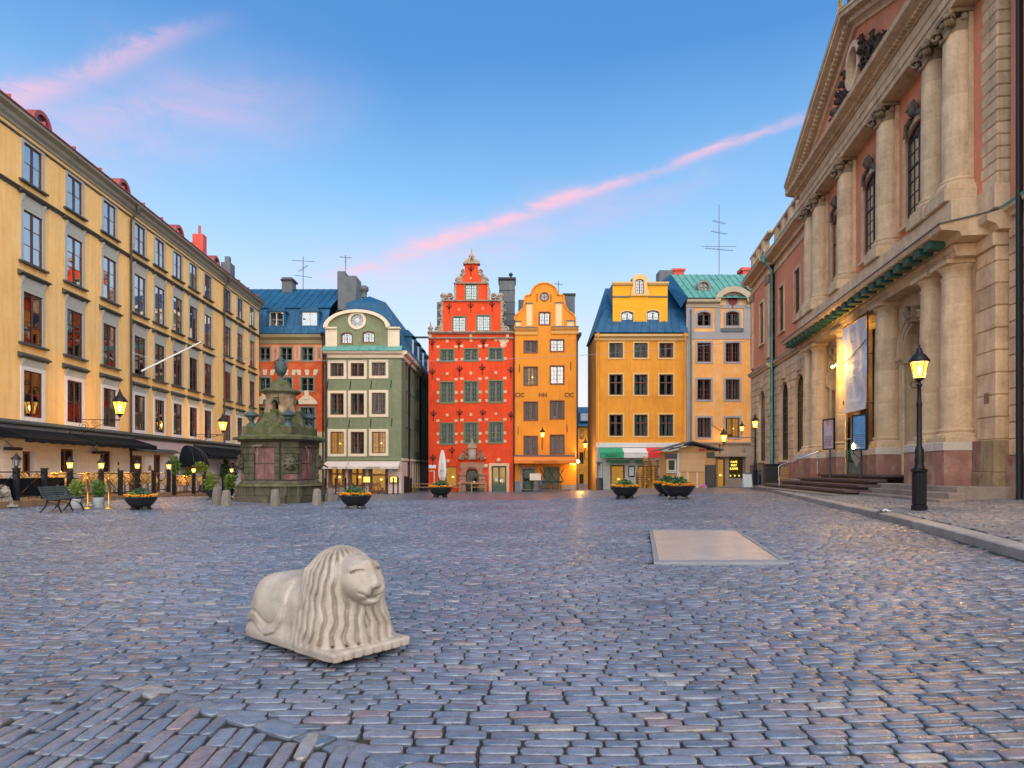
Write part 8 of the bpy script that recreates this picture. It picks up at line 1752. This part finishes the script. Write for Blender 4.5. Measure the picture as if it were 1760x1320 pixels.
    ob('chair_heap', MB().bbox(-1.1, -.2, -.3, .3, .185, .55, .06).bbox(-.1, .6, -.3, .3, .185, .62, .06).mesh('chair_heap', [mat('dark_wood', (.10, .055, .03), .7, .3)]), t)
    Y = 60.2; x = P(920, 0, Y).x; t = thing('menu_lectern', 'pale menu stand beside the green door of the orange gabled house', 'menu stand', (x, Y, float(gz(x, Y))), 0); ob('board', MB().raw([(-.5, -.1, 1.05), (.5, -.1, 1.05), (.5, .15, 1.65), (-.5, .15, 1.65), (-.5, -.04, 1.0), (.5, -.04, 1.0), (.5, .2, 1.6), (-.5, .2, 1.6)], [(0, 1, 2, 3), (4, 5, 6, 7), (0, 1, 5, 4), (2, 3, 7, 6), (0, 3, 7, 4), (1, 2, 6, 5)]).mesh('board', [mat('menu_card', (.50, .42, .34), .7, .15)]), t)
    for a in (-.35, .35): ob('leg', MB().tube([(a, .05, 1.1), (a, .05, 0)], .03, 5).mesh('leg', [IRON]), t)
    # folded menu sign and blue bin at the far lamp, black bin, pallet and bicycle by the far wing
    p = GP(1284, 838.5); t = thing('sandwich_board', 'white folding pavement sign near the far lamp post', 'sign', p, .2, None, .72); k = p.y/FPX
    for q in (-1, 1): o = ob('leaf', MB().box(-.32, .32, -.015, .015, .05, 1.0).mesh('leaf', [mat('pale_sign', (.50, .58, .62), .5, .1)]), t, (0, q*.18, 0)); o.rotation_euler = (q*.18, 0, 0)
    ob('frame', MB().tube([(-.34, -.2, 0), (-.34, 0, 1.02), (.34, 0, 1.02), (.34, -.2, 0)], .02, 5).mesh('frame', [mat('white_paint', (.6, .6, .58))]), t)
    p = GP(1294, 834.5); box_thing('blue_bin', 'blue plastic bin behind the far lamp post', 'bin', p, [('body', MB().bbox(-.3, .3, -.25, .25, 0, .72, .03), mat('blue_plastic', (.02, .10, .22), .5)), ('lid', MB().bbox(-.33, .33, -.28, .28, .72, .8, .02), mat('blue_plastic', (.02, .10, .22)))])
    p = at_bourse(9.6, -.05, 0); p.z = float(pz(p.x, p.y)); box_thing('black_bin', 'large black waste bin against the far wing of the columned building', 'bin', p, [('body', MB().bbox(-.46, .46, -.35, .35, .05, 1.25, .04), mat('charcoal_plastic', (.025, .027, .03), .5)), ('lid', MB().bbox(-.48, .48, -.38, .38, 1.25, 1.33, .03), IRON), ('wheel', MB().lathe([(.1, -.3), (.1, .3)], 10), IRON)], -.1)
    p = at_bourse(12.0, .0, 0); p.z = float(pz(p.x, p.y)); t = thing('pallet', 'wooden pallet leaning on the wall beside the black bin', 'pallet', p, -1.2)
    for i in range(7): ob('slat', MB().box(-.35, .35, .1+.03*i, .13+.03*i, .03+i*.15, .13+i*.15).mesh('slat', [WOOD]), t)
    for a in (-.33, 0, .33): ob('runner', MB().raw([(a-.04, .13, 0), (a+.04, .13, 0), (a+.04, .36, 1.1), (a-.04, .36, 1.1), (a-.04, .22, 0), (a+.04, .22, 0), (a+.04, .45, 1.1), (a-.04, .45, 1.1)], [(0, 1, 2, 3), (4, 5, 6, 7), (0, 3, 7, 4), (1, 2, 6, 5)]).mesh('runner', [WOOD]), t)
    p = at_bourse(7.3, -.3, 0); p.z = float(pz(p.x, p.y)); t = thing('bicycle', 'bicycle parked beside the black bin near the far lamp post', 'bicycle', p, 1.15); RB = mat('rubber', (.012, .012, .012), .8, 0)
    for x in (-.5, .5): 
        wh = ob('wheel', MB().tube([(x+.33*math.cos(a), 0, .34+.33*math.sin(a)) for a in np.linspace(0, 2*PI, 25)], .02, 5).mesh('wheel', [RB]), t); b = MB()
        for a in np.linspace(0, PI, 7)[:-1]: b.tube([(x+.31*math.cos(a), 0, .34+.31*math.sin(a)), (x-.31*math.cos(a), 0, .34-.31*math.sin(a))], .004, 3)
        ob('spokes', b.mesh('spokes', [GREYMETAL]), wh)
    ob('frame', MB().tube([(-.5, 0, .34), (-.05, 0, .30), (.38, 0, .75), (-.15, 0, .72), (-.5, 0, .34)], .016, 5).tube([(-.05, 0, .30), (-.2, 0, .88)], .014, 5).tube([(.5, 0, .34), (.36, 0, .95)], .014, 5).mesh('frame', [IRON]), t); ob('saddle', MB().bbox(-.33, -.08, -.07, .07, .88, .94, .02).mesh('saddle', [RB]), t); ob('handlebar', MB().tube([(.30, -.25, 1.0), (.36, 0, .97), (.30, .25, 1.0)], .014, 5).mesh('handlebar', [IRON]), t)
    # crumpled paper on the kerb
    p = Vector((float(kerb_x(15.0))+.12, 15.0, 0)); p.z = float(gz(p.x, p.y))+.13; rr = random.Random(9); b = MB(); vs = [(-.16+.055*i+rr.gauss(0, .008), -.09+.06*j+rr.gauss(0, .008), .012+abs(rr.gauss(0, .018))) for j in range(4) for i in range(7)]; b.raw(vs, [(j*7+i, j*7+i+1, (j+1)*7+i+1, (j+1)*7+i) for j in range(3) for i in range(6)]); b.raw([(x, y, z-.008) for x, y, z in vs], [(j*7+i, j*7+i+1, (j+1)*7+i+1, (j+1)*7+i) for j in range(3) for i in range(6)])
    ob('crumpled_paper', b.mesh('crumpled_paper', [mat('white_litter', (.6, .62, .62), .8, .2, vs=8)]), None, p, .5, 1.3, 'crumpled sheet of white paper lying on the kerb', 'paper')
    # café furniture by the green house
    DK = mat('dark_folding_wood', (.085, .045, .028), .6, .25, rv=.2); src = None
    for i, u in enumerate((568, 580, 596, 610, 622, 634, 646, 655)):
        Y = 52.3+(i % 3)*.5; x = P(u, 0, Y).x; loc = Vector((x, Y, float(gz(x, Y)))); lab = 'dark wooden cafe chair before the green house, '+(ordinal(i)+' from the left')
        if src is None:
            src = thing('folding_chair', lab, 'chair', loc, .3, 'dark chairs by the green house')
            for q in (-.2, .2): ob('leg', MB().tube([(q, -.22, 0), (q, .2, .92)], .022, 5).mesh('leg', [DK]), src); ob('leg', MB().tube([(q*.9, .22, 0), (q*.9, -.18, .45)], .022, 5).mesh('leg', [DK]), src)
            for z in (.62, .72, .82): ob('back_slat', MB().bbox(-.2, .2, .09+(z-.62)*.45, .11+(z-.62)*.45, z, z+.06, .005).mesh('back_slat', [DK]), src)
            for y in (-.16, -.08, 0, .08): ob('seat_slat', MB().bbox(-.2, .2, y, y+.06, .45, .475, .005).mesh('seat_slat', [DK]), src)
        else: dup(src, loc, random.uniform(0, 6), lab)
    for u in (559, 577, 594, 614, 665, 676, 684):
        Y = 51.6; x = P(u, 0, Y).x; q = {559: 'leftmost', 577: 'second from the left', 594: 'third from the left', 614: 'fourth from the left', 665: 'right of the door', 676: 'below the right menu light', 684: 'at the corner'}[u]
        t = thing('barrier_post', 'slim black barrier post before the green house, '+q, 'post', (x, Y, float(gz(x, Y))), 0, 'barrier posts by the green house'); ob('pole', MB().lathe([(.06, 0), (.06, 1.15), (.09, 1.17), (.05, 1.25), (0, 1.3)], 8).mesh('pole', [IRON]), t); ob('foot', MB().lathe([(.2, 0), (.2, .04), (.06, .06)], 10).mesh('foot', [IRON]), t)
    # patio heater and street-level lamp at the alley
    for u, Y, lab in ((1030, 57.5, 'grey gas patio heater at the left corner of the yellow house'),):
        x = P(u, 0, Y).x; t = thing('patio_heater', lab, 'heater', (x, Y, float(gz(x, Y))), 0); ob('base', MB().lathe([(.3, 0), (.3, 1.0), (.2, 1.05)], 12).mesh('base', [IRON]), t)
        for a in range(3): q = 2*PI*a/3; ob('leg', MB().tube([(.35*math.cos(q), .35*math.sin(q), 0), (.25*math.cos(q), .25*math.sin(q), 2.3)], .03, 5).mesh('leg', [GREYMETAL]), t)
        ob('head', MB().lathe([(.28, 2.3), (.40, 2.34), (0, 2.5)], 12).mesh('head', [GREYMETAL]), t); ob('glass_tube', MB().lathe([(.1, 1.05), (.1, 2.3)], 10).mesh('glass_tube', [mat('dull_lamp_glass', (.25, .25, .25))]), t)
    for i, (u, v, Y, lab) in enumerate(((993.5, 793, 61.6, 'bright bare lamp on the corner of the orange gabled house'), (1012, 834, 88, 'low light at the far end of the alley'), (1012, 712+128, 90.5, 'faint light at the foot of the alley house'))):
        if i == 2: continue
        q = P(u, v, Y); t = thing('alley_lamp', lab, 'lamp', q, 0); ob('bulb', MB().lathe([(0, -.16), (.15, 0), (0, .16)], 10).mesh('bulb', [FLAME]), t); ob('holder', MB().box(-.05, .05, 0, .4, .14, .2).mesh('holder', [IRON]), t); l = bpy.data.lights.new('alley_light', 'POINT'); l.energy = 120; l.color = (1, .55, .12); l.shadow_soft_size = .12; ob('alley_light', l, t, (0, -.3, 0))
    # cables spanning the square
    def cable(a, c, sag, lab, r=.012):
        b = MB(); pts = []; n = 24
        for i in range(n+1): q = a.lerp(c, i/n); q = Vector(q); q.z -= sag*4*(i/n)*(1-i/n); pts.append(q-a)
        ob('overhead_cable', b.tube(pts, r, 5).mesh('overhead_cable', [mat('cable_grey', (.25, .27, .30), .5, 0, bump=0)]), None, a, None, None, lab, 'cable')
    s, h = LEFT.at(345, 612); A = LW(s, 0, h); s, h = BOURSE.at(1364, 577, .7); C = at_bourse(s, .7, h); cable(A, C, .85, 'thin overhead cable strung across the square between the buildings')
    a = P(1338, 728, 44.5); c = P(1232, 760, 59.6); cable(a, c, .3, 'thin cable from the far wing to the peach house')
build_far_small()
